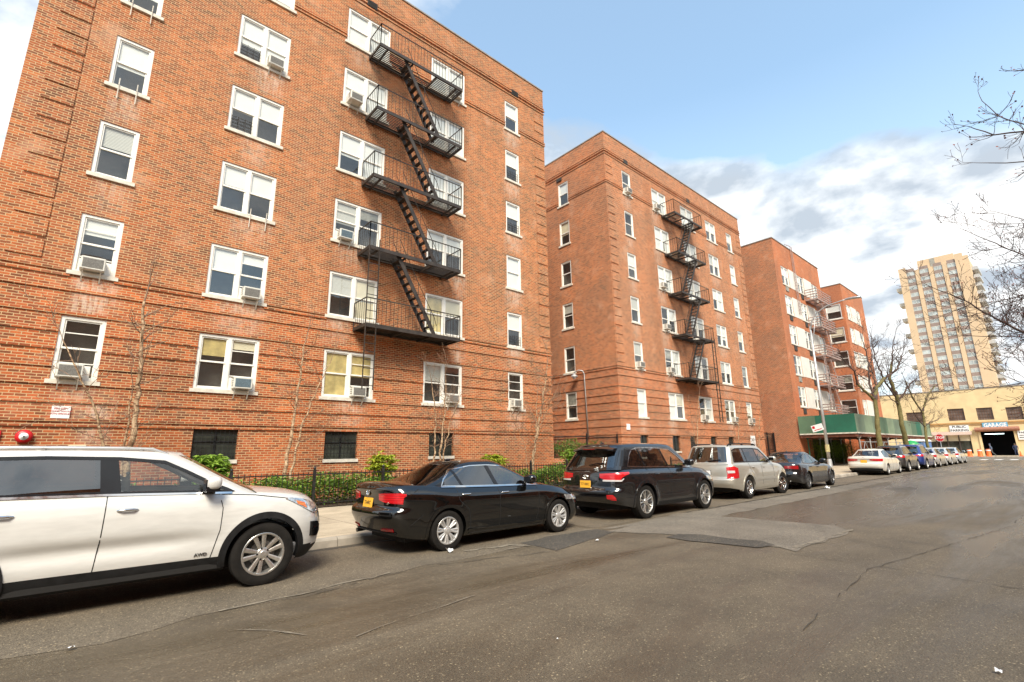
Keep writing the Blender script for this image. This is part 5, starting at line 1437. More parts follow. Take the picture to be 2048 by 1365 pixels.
    if s.badge:
        z0, kind = s.badge; q = s.end_pt(0, z0, True, 0.008); b = MB()
        def ring(ry, rz, cy=0, cz=0, r=0.006):
            pts = [q+Vector((0, cy+ry*math.cos(2*math.pi*k/24), cz+rz*math.sin(2*math.pi*k/24))) for k in range(25)]; b.tube(pts, r, 6, cap=False)
        if kind == 'vw':
            ring(0.055, 0.055)
            for (a, c) in (((-0.035,0.038),(0,-0.002)),((0,-0.002),(0.035,0.038)),((-0.05,0.01),(-0.022,-0.046)),((-0.022,-0.046),(0,-0.008)),((0,-0.008),(0.022,-0.046)),((0.022,-0.046),(0.05,0.01))): b.tube([q+Vector((0,a[0],a[1])), q+Vector((0,c[0],c[1]))], 0.006, 5)
        elif kind == 'oval': ring(0.075, 0.05); ring(0.028, 0.046); ring(0.05, 0.02, 0, 0.026)
        else: ring(0.05, 0.05)
        add('badge', b, CHR)
    for (txt, sz, y0, z0) in s.rear_text:
        q = s.end_pt(s.p_of('y', abs(y0), z0, True), z0, True, 0.004); k = new_obj('lettering', text_mesh(txt, sz, CHR, 0.002, bold=0.001), t); k.rotation_euler = ROT_WEST; k.location = Vector((q.x-0.006, y0, z0))
    for (txt, sz, x0, z0) in s.side_text:
        q = s.side(x0, z0, 0.004); k = new_obj('lettering', text_mesh(txt, sz, DKA, 0.002, sx=1.25, bold=0.002), t); k.rotation_euler = ROT_FRONT; k.location = q+Vector((0,-0.002,0))
    if s.wiper:
        z0 = s.wiper; a = s.end_pt(0.02, z0, True, 0.02, True); c = s.end_pt(s.p_of('y', 0.45, z0+0.05, True, True), z0+0.05, True, 0.02, True); b = MB(); b.tube([a, (a+c)/2+Vector((-0.01,0,0.01)), c], 0.012, 6); add('wiper', b, BLK)
    if s.spoiler:
        x0, x1, z0, w_ = s.spoiler
        b = MB(); rows = []
        for k in range(13):
            y = -w_+2*w_*k/12; f = 1-(abs(y)/w_)**3*0.35; dz = -0.05*(abs(y)/w_)**2.5
            rows.append([Vector((x1, y, z0+0.015+dz)), Vector(((x0+x1)/2, y, z0+0.012+dz)), Vector((x1-(x1-x0)*f, y, z0-0.025+dz)), Vector((x1-(x1-x0)*f+0.01, y, z0-0.055+dz)), Vector((x1, y, z0-0.07+dz))])
        b.grid(rows, closed=False); b.add([r[0] for r in rows[:1]]+rows[0][1:], [(0,1,2,3,4)]); b.add(rows[-1], [(4,3,2,1,0)]); o = add('spoiler', b, s.paint)
        b = MB(); b.obox((x0+0.012, 0, z0-0.045), (0.006,0,0), (0,0.17,0), (0,0,0.013)); add('brake_light', b, TLD, parent=o, smooth=False)
    if s.rails:
        b = MB(); xa, xb, w_, h_ = s.rails
        pts = [Vector((xa, -w_, s.rooff(xa)-0.02))]+[Vector((xa+(xb-xa)*f, -w_, s.rooff(xa+(xb-xa)*f)+h_)) for f in (0.06, 0.2, 0.4, 0.6, 0.8, 0.93)]+[Vector((xb, -w_, s.rooff(xb)-0.02))]
        b.tube(pts, 0.020, 8); 
        for f in (0.12, 0.5, 0.88): x = xa+(xb-xa)*f; b.bar((x, -w_, s.rooff(x)-0.04), (x, -w_, s.rooff(x)+h_), 0.06, 0.03, up=(1,0,0))
        add('roof_rail', b, s.railm, both=True)
    if s.exhaust:
        b = MB(); x0, y0, z0 = s.exhaust; b.tube([(x0, y0, z0), (x0+0.35, y0, z0+0.03)], 0.035, 10); add('exhaust_pipe', b, CHR if s.paint is not PB else BLK)
    if full:
        q = Vector((s.xbt+0.25, 0, s.rooff(s.xbt+0.25)+s.rcrown)); box_obj('aerial', t, q+Vector((0,0,0.005)), (0.06, 0.018, 0.02), s.paint, 0.015)
    # wheels
    tm, rm = wheel_meshes(s.wheel, s.R, s.tw)
    for xa in (s.xr, s.xf_ax):
        for sg in (-1, 1):
            wl_ = bpy.data.objects.new('wheel', None); COL.objects.link(wl_); wl_.parent = t
            wl_.location = (xa, sg*(s.hw-s.tw/2-0.012), s.R); wl_.rotation_euler = (0, rnd.uniform(0, 1.2), R_((180 if sg > 0 else 0)+(steer if xa != s.xr else 0)))
            wl_.rotation_mode = 'ZYX' if False else 'XYZ'
            new_obj('tyre', tm, wl_); new_obj('rim', rm, wl_)
    return t

def expand(P, e=0.018):
    for w_ in P['windows']:
        if w_.get('x'): continue
        w_['x'] = True
        for key, dz in (('bot', -e), ('top', e)):
            q = w_[key]; n = len(q)-1
            w_[key] = [(x+(-e if i == 0 else e if i == n else 0), z+dz*(0.4 if key == 'bot' else 1)) for i, (x, z) in enumerate(q)]
def base_params(**k):
    P = dict(sedan=False, flare=0.012, dents=[], rcr=0.42, rcf=0.62, nr=3.0, nf=2.5, crown=0.06, rcrown=0.035, grr=0.30, grf=0.42, gn=2.6, cb=1.0, cw=1.0, ws_u=(0.06,0.95), ws_a=0.62, bl_u=(0.12,0.93), bl_a=0.62,
             clad=lambda x: 0.0, cladm=CLAD, rbump=0.0, rbm=None, fbump=0.0, gate=0.0, roofm=None, rglass=GTNT, pillars=[], chrome_line=None, archw=0.05, archo=0.006, archm=None, arch_a=(R_(-12), R_(192)), seams=[], mouldings=[], handles=[], handlem=CHR,
             mirrorm=None, tails=[], heads=[], patches=[], plate=None, badge=None, rear_text=[], side_text=[], wiper=None, spoiler=None, rails=None, railm=ALU2, exhaust=None, dlom=BLK, tw=0.22, doors=[], xwt=0, 
             vprof=[(0,0.93),(0.12,0.965),(0.35,0.995),(0.55,1.0),(0.78,0.985),(0.93,0.955),(1.0,0.915)])
    P.update(k)
    expand(P)
    def wp(self=None): return [w_['bot']+list(reversed(w_['top'])) for w_ in P['windows']]
    P['windows_poly'] = wp
    return P

def lin(x0, z0, x1, z1): return lambda z: x0+(x1-x0)*(z-z0)/(z1-z0)
G_CAR = 'cars parked along the kerb'
def seam_door(pts): return pts
# ---- near white sport utility vehicle
KIA = base_params(name='parked_suv', L=4.72, hw=0.945, xr=1.06, wb=2.78, R=0.368, Ra=0.435, tw=0.235, wheel='kia', paint=PW,
    belt=[(0,1.08),(0.25,1.17),(1.5,1.16),(2.6,1.14),(3.3,1.115),(3.8,1.09),(4.2,1.045),(4.45,0.99),(4.6,0.93),(4.72,0.85)],
    sillz=[(0,0.42),(0.6,0.30),(1.0,0.24),(3.9,0.24),(4.35,0.24),(4.72,0.30)],
    plan=[(0,0.93),(0.8,0.99),(2.4,1.0),(3.9,0.985),(4.72,0.93)],
    rear=[(0,0.08),(0.2,0.0),(0.5,0.02),(0.8,0.06),(1,0.14)], front=[(0,0.10),(0.15,0.02),(0.35,0.0),(0.6,0.01),(0.8,0.03),(0.93,0.08),(1,0.14)],
    roof=[(0,1.55),(0.5,1.605),(1.4,1.64),(2.3,1.63),(3.0,1.58),(3.6,1.45)], xbb=0.10, xbt=0.50, xc=3.92, xwt=2.98, wg0=0.845, wg1=0.665, grf=0.46, grr=0.30, cw=1.15,
    vprof=[(0,0.90),(0.1,0.94),(0.2,0.965),(0.35,0.985),(0.55,1.0),(0.75,0.992),(0.88,0.965),(0.95,0.935),(1.0,0.885)],
    dents=[(2.2,0.62,1.0,0.085,0.045)], flare=0.014,
    clad=lambda x: 0.40, fbump=0.72, archm=CLAD, archw=0.075, archo=0.014,
    doors=[(lin(2.20,0.4,2.23,1.16), lambda z: 3.30), (lambda z: 1.45, lin(2.20,0.4,2.23,1.16))],
    windows=[dict(m=GCLR, bot=[(2.36,1.185),(2.9,1.165),(3.38,1.145)], top=[(2.30,1.525),(2.72,1.485),(3.28,1.17)]), dict(m=GTNT, bot=[(1.25,1.21),(1.7,1.205),(2.16,1.195)], top=[(1.18,1.55),(1.65,1.55),(2.12,1.53)]), dict(m=GTNT, bot=[(0.55,1.26),(0.85,1.24),(1.20,1.215)], top=[(0.72,1.48),(0.92,1.52),(1.13,1.545)])],
    pillars=[([(2.17,1.18),(2.35,1.18)],[(2.13,1.535),(2.29,1.53)]), ([(1.21,1.2),(1.24,1.2)],[(1.14,1.55),(1.17,1.55)])],
    dlo=[(0.5,1.24),(1.2,1.20),(2.2,1.18),(3.0,1.15),(3.46,1.13),(3.25,1.22),(2.95,1.385),(2.72,1.50),(2.3,1.545),(1.7,1.565),(1.1,1.56),(0.72,1.50)],
    chrome_line=[(0.5,1.222),(1.2,1.185),(2.2,1.165),(3.0,1.135),(3.44,1.118)],
    seams=[[(2.20,0.40),(2.225,0.7),(2.235,1.16)], [(3.26,0.40),(3.33,0.7),(3.34,0.95),(3.30,1.11)], [(1.43,0.8),(1.38,1.18)], [(3.33,1.105),(3.7,1.075),(4.1,1.01),(4.35,0.95)], [(4.28,0.72),(4.2,0.85),(4.32,0.95)]],
    handles=[(2.42,1.0),(1.45,1.01)], mirror=(3.17,1.19), mirrorm=PW,
    heads=[([('y',0.55,0.80,0.88),('y',0.78,0.785,0.93),('a',4.46,0.80,0.955),('a',4.28,0.865,0.99),('a',4.03,0.985,1.015)], HLC)],
    patches=[('indicator', [('a',4.32,0.865,0.935),('a',4.19,0.925,0.965)], AMB, False), ('fog_lamp', [('p',0.46,0.54,0.63),('p',0.56,0.49,0.68),('p',0.70,0.51,0.69)], BLK, False), ('front_grille', [('y',0.0,0.62,0.84),('y',0.45,0.62,0.83)], BLK, False), ('taillight', [('y',0.5,0.95,1.05),('x',0.1,0.93,1.1)], TLR, True)],
    rails=(0.55,2.75,0.60,0.03), railm=ALU2, side_text=[('AWD', 0.042, 3.16, 0.45)], plate=(0.8, NYP, None), tails=[])
make_car(KIA, 'near white sport utility vehicle cut off by the left picture edge', 'suv', -1.87, 7.865, 1.25, G_CAR)

# ---- black saloon
JET = base_params(name='parked_sedan', sedan=True, L=4.65, hw=0.89, xr=1.08, wb=2.65, R=0.316, Ra=0.365, tw=0.205, wheel='jetta', paint=PB,
    belt=[(0,1.035),(0.2,1.06),(0.7,1.04),(1.3,0.985),(2.4,0.955),(3.1,0.945),(3.5,0.915),(4.1,0.80),(4.4,0.715),(4.65,0.62)],
    sillz=[(0,0.36),(0.5,0.24),(1.0,0.19),(3.7,0.19),(4.2,0.19),(4.65,0.25)],
    plan=[(0,0.94),(0.9,0.99),(2.4,1.0),(3.7,0.985),(4.65,0.92)],
    rear=[(0,0.14),(0.2,0.05),(0.36,0.0),(0.48,0.01),(0.56,0.08),(0.8,0.075),(0.95,0.045),(1,0.07)], front=[(0,0.10),(0.2,0.02),(0.4,0.0),(0.7,0.04),(0.9,0.12),(1,0.22)],
    roof=[(0.6,1.27),(1.3,1.365),(2.0,1.40),(2.6,1.395),(3.2,1.32)], xbb=0.36, xbt=1.38, xc=3.60, xwt=2.50, wg0=0.785, wg1=0.56, grf=0.40, grr=0.36, cw=1.1, cb=0.95, crown=0.05,
    vprof=[(0,0.91),(0.12,0.955),(0.3,0.985),(0.5,0.995),(0.72,1.0),(0.83,0.990),(0.87,0.970),(0.94,0.922),(1.0,0.880)],
    doors=[(lambda z: 2.19, lin(3.12,0.2,3.20,0.9)), (lambda z: 1.38, lambda z: 2.19)],
    windows=[dict(bot=[(2.24,0.985),(2.7,0.98),(3.15,0.962)], top=[(2.12,1.315),(2.45,1.30),(3.10,0.99)]), dict(bot=[(1.45,1.01),(1.8,1.0),(2.15,0.99)], top=[(1.33,1.275),(1.7,1.317),(2.03,1.325)]), dict(bot=[(1.06,1.025),(1.2,1.02),(1.40,1.012)], top=[(1.09,1.06),(1.17,1.18),(1.28,1.255)])],
    pillars=[([(2.15,0.98),(2.24,0.98)],[(2.03,1.325),(2.12,1.318)]), ([(1.40,1.01),(1.45,1.01)],[(1.28,1.255),(1.33,1.275)]), ([(0.86,1.03),(1.06,1.02)],[(1.04,1.08),(1.085,1.08)])],
    dlo=[(1.0,1.02),(1.5,0.998),(2.2,0.975),(3.22,0.952),(2.95,1.09),(2.48,1.312),(2.08,1.338),(1.7,1.333),(1.3,1.28),(1.08,1.12)], dlom=CHR,
    chrome_line=[(0.98,1.01),(1.5,0.988),(2.2,0.966),(3.2,0.945)],
    seams=[[(2.19,0.25),(2.19,0.97)], [(3.10,0.25),(3.18,0.6),(3.17,0.94)], [(1.55,0.30),(1.50,0.62),(1.30,0.78),(1.28,0.99)], [(0.42,0.94),(0.55,1.0)], [(0.35,0.42),(0.60,0.60)]],
    mouldings=[([(1.5,0.285),(3.25,0.265)],0.035,0.012,None)],
    handles=[(2.33,0.85),(1.45,0.865)], mirror=(2.90,1.0), mirrorm=PB,
    tails=[([('y',0.36,0.835,0.935),('y',0.55,0.80,0.95),('p',0.72,0.785,0.95),('a',0.16,0.80,0.945),('a',0.30,0.90,0.935)], TLR)],
    patches=[('reflector', [('y',0.42,0.375,0.405),('y',0.68,0.375,0.415)], TLD, True), ('rear_valance', [('y',0.0,0.335,0.355),('y',0.7,0.33,0.36)], CLAD, True), ('front_grille', [('y',0.0,0.46,0.56),('y',0.45,0.46,0.56)], BLK, False)],
    heads=[([('y',0.42,0.60,0.64),('y',0.7,0.58,0.66),('x',0.05,0.62,0.71)], HLC)],
    rbump=0.60, rbm=PB, gate=0.0, plate=(0.775, NYP, 'T648C'), badge=(0.945,'vw'), rear_text=[('TSI',0.05,-0.58,0.79)], exhaust=(0.13,0.52,0.29))
make_car(JET, 'glossy black sedan with nine-spoke silver hubcaps behind the white vehicle', 'sedan', 3.76, 7.985, 1.15, G_CAR)

# ---- charcoal-black sport utility vehicle
HIG = base_params(name='parked_suv', L=4.89, hw=0.955, xr=1.15, wb=2.79, R=0.382, Ra=0.435, tw=0.24, wheel='hi', paint=PG, vprof=[(0,0.93),(0.12,0.965),(0.35,0.99),(0.6,1.0),(0.82,0.990),(0.87,0.975),(0.94,0.93),(1.0,0.885)],
    belt=[(0,1.10),(0.2,1.15),(1.0,1.15),(2.2,1.13),(3.2,1.11),(3.8,1.09),(4.4,0.98),(4.7,0.90),(4.89,0.82)],
    sillz=[(0,0.42),(0.6,0.30),(1.0,0.25),(4.0,0.25),(4.5,0.25),(4.89,0.30)],
    plan=[(0,0.93),(0.9,0.99),(2.4,1.0),(3.9,0.985),(4.89,0.93)],
    rear=[(0,0.10),(0.15,0.02),(0.3,0.0),(0.40,0.02),(0.44,0.07),(0.7,0.08),(0.9,0.09),(1,0.14)], front=[(0,0.10),(0.2,0.0),(0.5,0.0),(0.8,0.05),(1,0.20)],
    roof=[(0,1.62),(0.4,1.68),(1.3,1.72),(2.3,1.72),(3.0,1.67),(3.6,1.5)], xbb=0.10, xbt=0.52, xc=3.98, xwt=3.02, wg0=0.86, wg1=0.68, grf=0.46, grr=0.26, gn=2.8, cw=1.12,
    windows=[dict(m=GCLR, bot=[(2.35,1.165),(2.8,1.155),(3.35,1.14)], top=[(2.20,1.59),(2.62,1.56),(3.22,1.18)]), dict(bot=[(1.35,1.19),(1.8,1.18),(2.28,1.17)], top=[(1.22,1.60),(1.7,1.615),(2.12,1.60)]), dict(bot=[(0.66,1.21),(0.95,1.2),(1.29,1.19)], top=[(0.90,1.48),(1.0,1.56),(1.16,1.60)])],
    pillars=[([(2.28,1.16),(2.36,1.16)],[(2.13,1.60),(2.20,1.595)]), ([(1.29,1.18),(1.35,1.18)],[(1.16,1.605),(1.22,1.605)]), ([(0.22,1.22),(0.64,1.2)],[(0.5,1.58),(0.86,1.56)])],
    dlo=[(0.62,1.20),(1.3,1.175),(2.3,1.155),(3.0,1.14),(3.42,1.125),(3.2,1.22),(2.9,1.42),(2.62,1.575),(2.15,1.615),(1.6,1.63),(1.15,1.622),(0.95,1.575),(0.82,1.46)], dlom=CHR,
    seams=[[(2.25,0.42),(2.30,0.7),(2.31,1.14)], [(3.32,0.42),(3.40,0.7),(3.38,1.1)], [(1.62,0.45),(1.62,0.78),(1.40,0.95),(1.32,1.17)], [(0.32,0.62),(0.36,1.12)], [(0.4,0.52),(0.75,0.50)]],
    mouldings=[([(1.65,0.80),(2.5,0.79),(3.35,0.77)],0.05,0.008,None)],
    dents=[(2.4,0.58,0.85,0.10,0.018)], flare=0.022, archw=0.06, archo=0.012, clad=lambda x: 0.36 if 1.5 < x < 3.6 else 0.0, rbump=0.60, gate=0.66,
    doors=[(lin(2.25,0.4,2.31,1.14), lin(3.32,0.4,3.40,1.1)), (lambda z: 1.55, lin(2.25,0.4,2.31,1.14))],
    handles=[(2.48,0.985),(1.66,0.995)], handlem=PG, mirror=(3.12,1.19), mirrorm=PG,
    tails=[([('y',0.42,0.955,1.045),('y',0.60,0.90,1.055),('p',0.75,0.915,1.065),('a',0.30,0.95,1.07),('a',0.56,1.035,1.075)], TLR)],
    patches=[('clear_lens', [('y',0.50,0.875,0.915),('p',0.75,0.875,0.91),('a',0.34,0.925,0.95)], TLW, True), ('reflector', [('y',0.62,0.50,0.585),('y',0.74,0.475,0.59),('y',0.80,0.47,0.52)], TLR, True), ('rear_garnish', [('y',0.0,0.60,0.625),('y',0.85,0.60,0.63)], CHR if False else CLAD, True)],
    heads=[([('y',0.5,0.72,0.80),('x',0.05,0.76,0.86),('x',0.2,0.82,0.87)], HLC)],
    plate=(0.80, NYP, 'T7188C'), badge=(0.965,'oval'), rear_text=[('XLE AWD',0.055,-0.62,0.665)], wiper=1.22, spoiler=(0.24,0.62,1.655,0.62), exhaust=None)
make_car(HIG, 'charcoal black sport utility vehicle with orange plate parked ahead of the black sedan', 'suv', 9.22, 7.925, 1.0, G_CAR)

# ---- older champagne silver sport utility vehicle
OHI = base_params(name='parked_suv', L=4.70, hw=0.915, xr=1.12, wb=2.715, R=0.352, Ra=0.41, tw=0.225, wheel='ohi', paint=PS,
    belt=[(0,1.06),(0.2,1.12),(1.0,1.13),(2.2,1.12),(3.1,1.10),(3.6,1.07),(4.2,0.97),(4.5,0.90),(4.70,0.82)],
    sillz=[(0,0.40),(0.6,0.30),(1.0,0.25),(3.8,0.25),(4.3,0.25),(4.70,0.30)],
    plan=[(0,0.94),(0.9,0.99),(2.4,1.0),(3.7,0.985),(4.70,0.92)],
    rear=[(0,0.06),(0.2,0.0),(0.36,0.0),(0.42,0.07),(0.7,0.08),(1,0.11)], front=[(0,0.08),(0.3,0.0),(0.6,0.02),(0.85,0.08),(1,0.2)],
    roof=[(0,1.63),(0.35,1.67),(1.3,1.69),(2.2,1.685),(2.8,1.65),(3.4,1.5)], xbb=0.10, xbt=0.38, xc=3.72, xwt=2.78, wg0=0.825, wg1=0.68, grf=0.42, grr=0.22, gn=3.0, cw=1.1, rcr=0.34,
    windows=[dict(m=GCLR, bot=[(2.25,1.155),(2.7,1.145),(3.12,1.13)], top=[(2.14,1.56),(2.48,1.53),(3.02,1.17)]), dict(bot=[(1.35,1.17),(1.8,1.165),(2.18,1.155)], top=[(1.28,1.57),(1.7,1.58),(2.08,1.57)]), dict(bot=[(0.46,1.19),(0.8,1.18),(1.28,1.17)], top=[(0.56,1.53),(0.8,1.56),(1.21,1.57)])],
    pillars=[([(2.18,1.15),(2.26,1.15)],[(2.08,1.57),(2.14,1.565)]), ([(1.28,1.165),(1.35,1.165)],[(1.21,1.575),(1.28,1.575)])],
    dlo=[(0.40,1.17),(1.3,1.155),(2.2,1.14),(3.2,1.115),(2.9,1.30),(2.5,1.545),(2.1,1.585),(1.5,1.59),(0.75,1.58),(0.50,1.52)],
    seams=[[(2.18,0.42),(2.20,1.13)], [(3.12,0.42),(3.18,1.08)], [(1.50,0.45),(1.5,0.75),(1.33,0.95),(1.30,1.15)], [(0.25,0.62),(0.3,1.1)]],
    mouldings=[([(1.58,0.60),(3.3,0.59)],0.09,0.012,None)], clad=lambda x: 0.0, archw=0.05, archo=0.012, rbump=0.60, gate=0.60, flare=0.02,
    doors=[(lambda z: 2.19, lambda z: 3.15), (lambda z: 1.46, lambda z: 2.19)],
    handles=[(2.35,0.97),(1.55,0.98)], handlem=PS, mirror=(2.98,1.17), mirrorm=PS,
    tails=[([('y',0.66,0.66,1.0),('p',0.80,0.66,1.03),('x',0.04,0.68,0.98)], TLR)],
    patches=[('clear_lens', [('y',0.68,0.82,0.90),('p',0.80,0.83,0.90)], TLW, True)],
    heads=[([('y',0.5,0.74,0.84),('x',0.05,0.76,0.88)], HLC)],
    plate=(0.82, WHP, None), wiper=1.18, rails=(0.45,2.6,0.60,0.05), railm=CLAD, rear_text=[])
make_car(OHI, 'champagne silver sport utility vehicle with tall red tail lamps', 'suv', 15.53, 8.19, 0.9, G_CAR, steer=-14)

# ---- dark sedan by the lamp post
BMW = base_params(name='parked_sedan', sedan=True, L=4.66, hw=0.905, xr=1.02, wb=2.81, R=0.335, Ra=0.375, tw=0.23, wheel='bmw', paint=PD,
    belt=[(0,0.98),(0.25,1.0),(0.8,0.99),(1.5,0.965),(2.6,0.945),(3.2,0.935),(3.6,0.90),(4.2,0.78),(4.66,0.66)],
    sillz=[(0,0.34),(0.5,0.24),(1.0,0.19),(3.8,0.19),(4.66,0.24)],
    plan=[(0,0.94),(0.9,1.0),(2.4,0.985),(3.8,0.985),(4.66,0.91)],
    rear=[(0,0.12),(0.2,0.02),(0.4,0.0),(0.55,0.05),(0.9,0.05),(1,0.08)], front=[(0,0.08),(0.3,0.0),(0.7,0.04),(1,0.22)],
    roof=[(0.5,1.25),(1.3,1.38),(1.9,1.42),(2.5,1.41),(3.1,1.32)], xbb=0.42, xbt=1.35, xc=3.42, xwt=2.35, wg0=0.79, wg1=0.56, grf=0.40, grr=0.36, crown=0.05,
    windows=[dict(m=GCLR, bot=[(2.20,0.985),(2.6,0.98),(2.95,0.965)], top=[(2.10,1.33),(2.38,1.31),(2.90,1.0)]), dict(m=GCLR, bot=[(1.40,1.0),(1.8,0.995),(2.14,0.985)], top=[(1.30,1.26),(1.65,1.325),(2.02,1.335)]), dict(bot=[(1.10,1.01),(1.2,1.005),(1.35,1.0)], top=[(1.11,1.04),(1.18,1.15),(1.25,1.24)])],
    pillars=[([(2.14,0.975),(2.20,0.975)],[(2.03,1.34),(2.10,1.335)])],
    dlo=[(1.02,1.005),(1.5,0.985),(2.2,0.968),(3.0,0.95),(2.7,1.14),(2.40,1.32),(2.06,1.35),(1.65,1.34),(1.28,1.27)],
    seams=[[(2.15,0.25),(2.16,0.95)], [(3.08,0.25),(3.12,0.9)], [(1.45,0.45),(1.28,0.72),(1.28,0.97)]], archw=0.04, rbump=0.58, flare=0.03,
    doors=[(lambda z: 2.15, lambda z: 3.1), (lambda z: 1.4, lambda z: 2.15)], handles=[(2.32,0.83),(1.5,0.85)], handlem=PD, mirror=(2.86,1.0), mirrorm=PD, roofm=BLK, rglass=GCLR,
    tails=[([('y',0.40,0.80,0.90),('p',0.75,0.78,0.91),('a',0.26,0.85,0.90)], TLD)], heads=[([('y',0.5,0.60,0.68),('x',0.08,0.64,0.74)], HLC)],
    plate=(0.50, WHP, None), exhaust=(0.12,-0.52,0.27))
make_car(BMW, 'dark graphite sedan parked beside the street lamp', 'sedan', 20.9, 8.17, 0.85, G_CAR)

# ---- farther cars
CAM = base_params(name='parked_sedan', sedan=True, L=4.85, hw=0.91, xr=1.10, wb=2.775, R=0.33, Ra=0.375, tw=0.21, wheel='gen', paint=PP,
    belt=[(0,1.0),(0.2,1.04),(0.8,1.02),(1.5,0.99),(2.6,0.965),(3.2,0.955),(3.7,0.92),(4.3,0.80),(4.85,0.66)], sillz=[(0,0.36),(0.5,0.26),(1.0,0.20),(3.9,0.20),(4.85,0.25)],
    plan=[(0,0.94),(0.9,0.99),(2.4,1.0),(3.8,0.985),(4.85,0.91)], rear=[(0,0.10),(0.25,0.0),(0.45,0.01),(0.6,0.07),(0.95,0.05),(1,0.08)], front=[(0,0.08),(0.3,0.0),(0.7,0.04),(1,0.22)],
    roof=[(0.5,1.28),(1.3,1.42),(2.0,1.465),(2.6,1.45),(3.2,1.36)], xbb=0.40, xbt=1.30, xc=3.55, xwt=2.45, wg0=0.80, wg1=0.58, grf=0.40, grr=0.34, crown=0.05,
    windows=[dict(m=GCLR, bot=[(2.30,1.005),(2.7,1.0),(3.05,0.985)], top=[(2.18,1.37),(2.46,1.35),(3.0,1.02)]), dict(bot=[(1.30,1.03),(1.8,1.015),(2.22,1.005)], top=[(1.30,1.28),(1.7,1.36),(2.10,1.375)])],
    pillars=[([(2.22,1.0),(2.30,1.0)],[(2.10,1.38),(2.18,1.37)])], dlo=[(1.15,1.03),(1.5,1.015),(2.2,0.99),(3.12,0.97),(2.8,1.16),(2.48,1.365),(2.1,1.39),(1.7,1.38),(1.28,1.30)],
    seams=[[(2.24,0.25),(2.25,0.98)], [(3.16,0.25),(3.2,0.93)], [(1.5,0.45),(1.32,0.72),(1.32,1.0)]], doors=[(lambda z: 2.24, lambda z: 3.18), (lambda z: 1.4, lambda z: 2.24)], handles=[(2.4,0.87),(1.55,0.885)], handlem=PP, mirror=(2.95,1.02), mirrorm=PP, rglass=GCLR,
    tails=[([('y',0.30,0.835,0.90),('y',0.55,0.80,0.925),('p',0.76,0.79,0.93),('a',0.36,0.875,0.92)], TLR)], heads=[([('y',0.5,0.62,0.70),('x',0.08,0.66,0.76)], HLC)],
    patches=[('rear_valance', [('y',0.0,0.30,0.42),('y',0.80,0.28,0.40)], CLAD, True), ('chrome_bar', [('y',0.0,0.915,0.93),('y',0.42,0.91,0.925)], CHR, True)], plate=(0.78, NYP, None), badge=(0.965,'ring'), rbump=0.6)
make_car(CAM, 'pearl white sedan with orange plate beyond the street lamp', 'sedan', 34.4, 8.42, 0.8, G_CAR)

def suv2(paint_, L=4.55, H=1.67, **k):
    d = H-1.67
    P = base_params(name='parked_suv', L=L, hw=0.92, xr=0.98, wb=L-1.86, R=0.355, Ra=0.405, tw=0.225, wheel='gen', paint=paint_,
    belt=[(0,1.05),(0.2,1.10),(1.0,1.10),(2.2,1.07),(3.0,1.05),(3.5,1.03),(4.1,0.93),(L,0.80)], sillz=[(0,0.40),(0.6,0.28),(1.0,0.23),(3.7,0.23),(L,0.28)],
    plan=[(0,0.92),(0.9,0.99),(2.4,1.0),(3.6,0.985),(L,0.91)], rear=[(0,0.08),(0.2,0.0),(0.45,0.03),(0.8,0.08),(1,0.13)], front=[(0,0.08),(0.3,0.0),(0.6,0.02),(0.85,0.08),(1,0.2)],
    roof=[(0,1.55+d),(0.5,1.61+d),(1.3,1.65+d),(2.1,1.645+d),(2.7,1.6+d),(3.3,1.45)], xbb=0.12, xbt=0.62, xc=3.65, xwt=2.68, wg0=0.82, wg1=0.62, grf=0.42, grr=0.26, gn=2.7,
    windows=[dict(m=GCLR, bot=[(2.15,1.115),(2.6,1.105),(3.05,1.085)], top=[(2.05,1.51+d),(2.38,1.49+d),(2.95,1.12)]), dict(bot=[(1.2,1.14),(1.7,1.13),(2.08,1.12)], top=[(1.15,1.52+d),(1.6,1.535+d),(2.0,1.525+d)]), dict(bot=[(0.65,1.2),(0.85,1.17),(1.14,1.145)], top=[(0.78,1.45+d),(0.92,1.49+d),(1.08,1.515+d)])],
    pillars=[([(2.08,1.11),(2.15,1.11)],[(2.0,1.53+d),(2.05,1.52+d)])], dlo=[(0.6,1.17),(1.2,1.12),(2.1,1.10),(3.12,1.07),(2.8,1.27),(2.4,1.505+d),(2.0,1.54+d),(1.5,1.55+d),(0.95,1.52+d),(0.74,1.45+d)],
    seams=[[(2.1,0.4),(2.12,1.09)], [(3.05,0.4),(3.1,1.03)], [(1.42,0.45),(1.24,0.9),(1.22,1.1)]], clad=lambda x: 0.36, archm=CLAD, archw=0.06, rbump=0.6, gate=0.6,
    doors=[(lambda z: 2.1, lambda z: 3.08), (lambda z: 1.36, lambda z: 2.1)], handles=[(2.28,0.93),(1.45,0.94)], handlem=paint_, mirror=(2.92,1.13), mirrorm=paint_,
    tails=[([('y',0.45,0.93,1.0),('p',0.75,0.89,1.04),('a',0.42,0.98,1.03)], TLR)], heads=[([('y',0.5,0.72,0.80),('x',0.1,0.76,0.86)], HLC)], plate=(0.80, NYP, None), spoiler=(0.35,0.7,1.585+d,0.55))
    P.update(k); return P
make_car(suv2(PK), 'charcoal crossover parked directly ahead of the pearl white sedan', 'suv', 39.65, 8.38, 0.6, G_CAR)
make_car(suv2(PU, 4.68, 1.73, rails=(0.55,2.5,0.56,0.04), cladm=PU), 'bright blue sport utility vehicle in the far part of the row', 'suv', 45.2, 8.36, 0.6, G_CAR)
def sed2(p, **k):
    P = dict(CAM); P.update(paint=p, handlem=p, mirrorm=p, plate=(0.78, WHP, None)); P.update(k); 
    def wp(self=None): return [w_['bot']+list(reversed(w_['top'])) for w_ in P['windows']]
    P['windows_poly'] = wp; return P
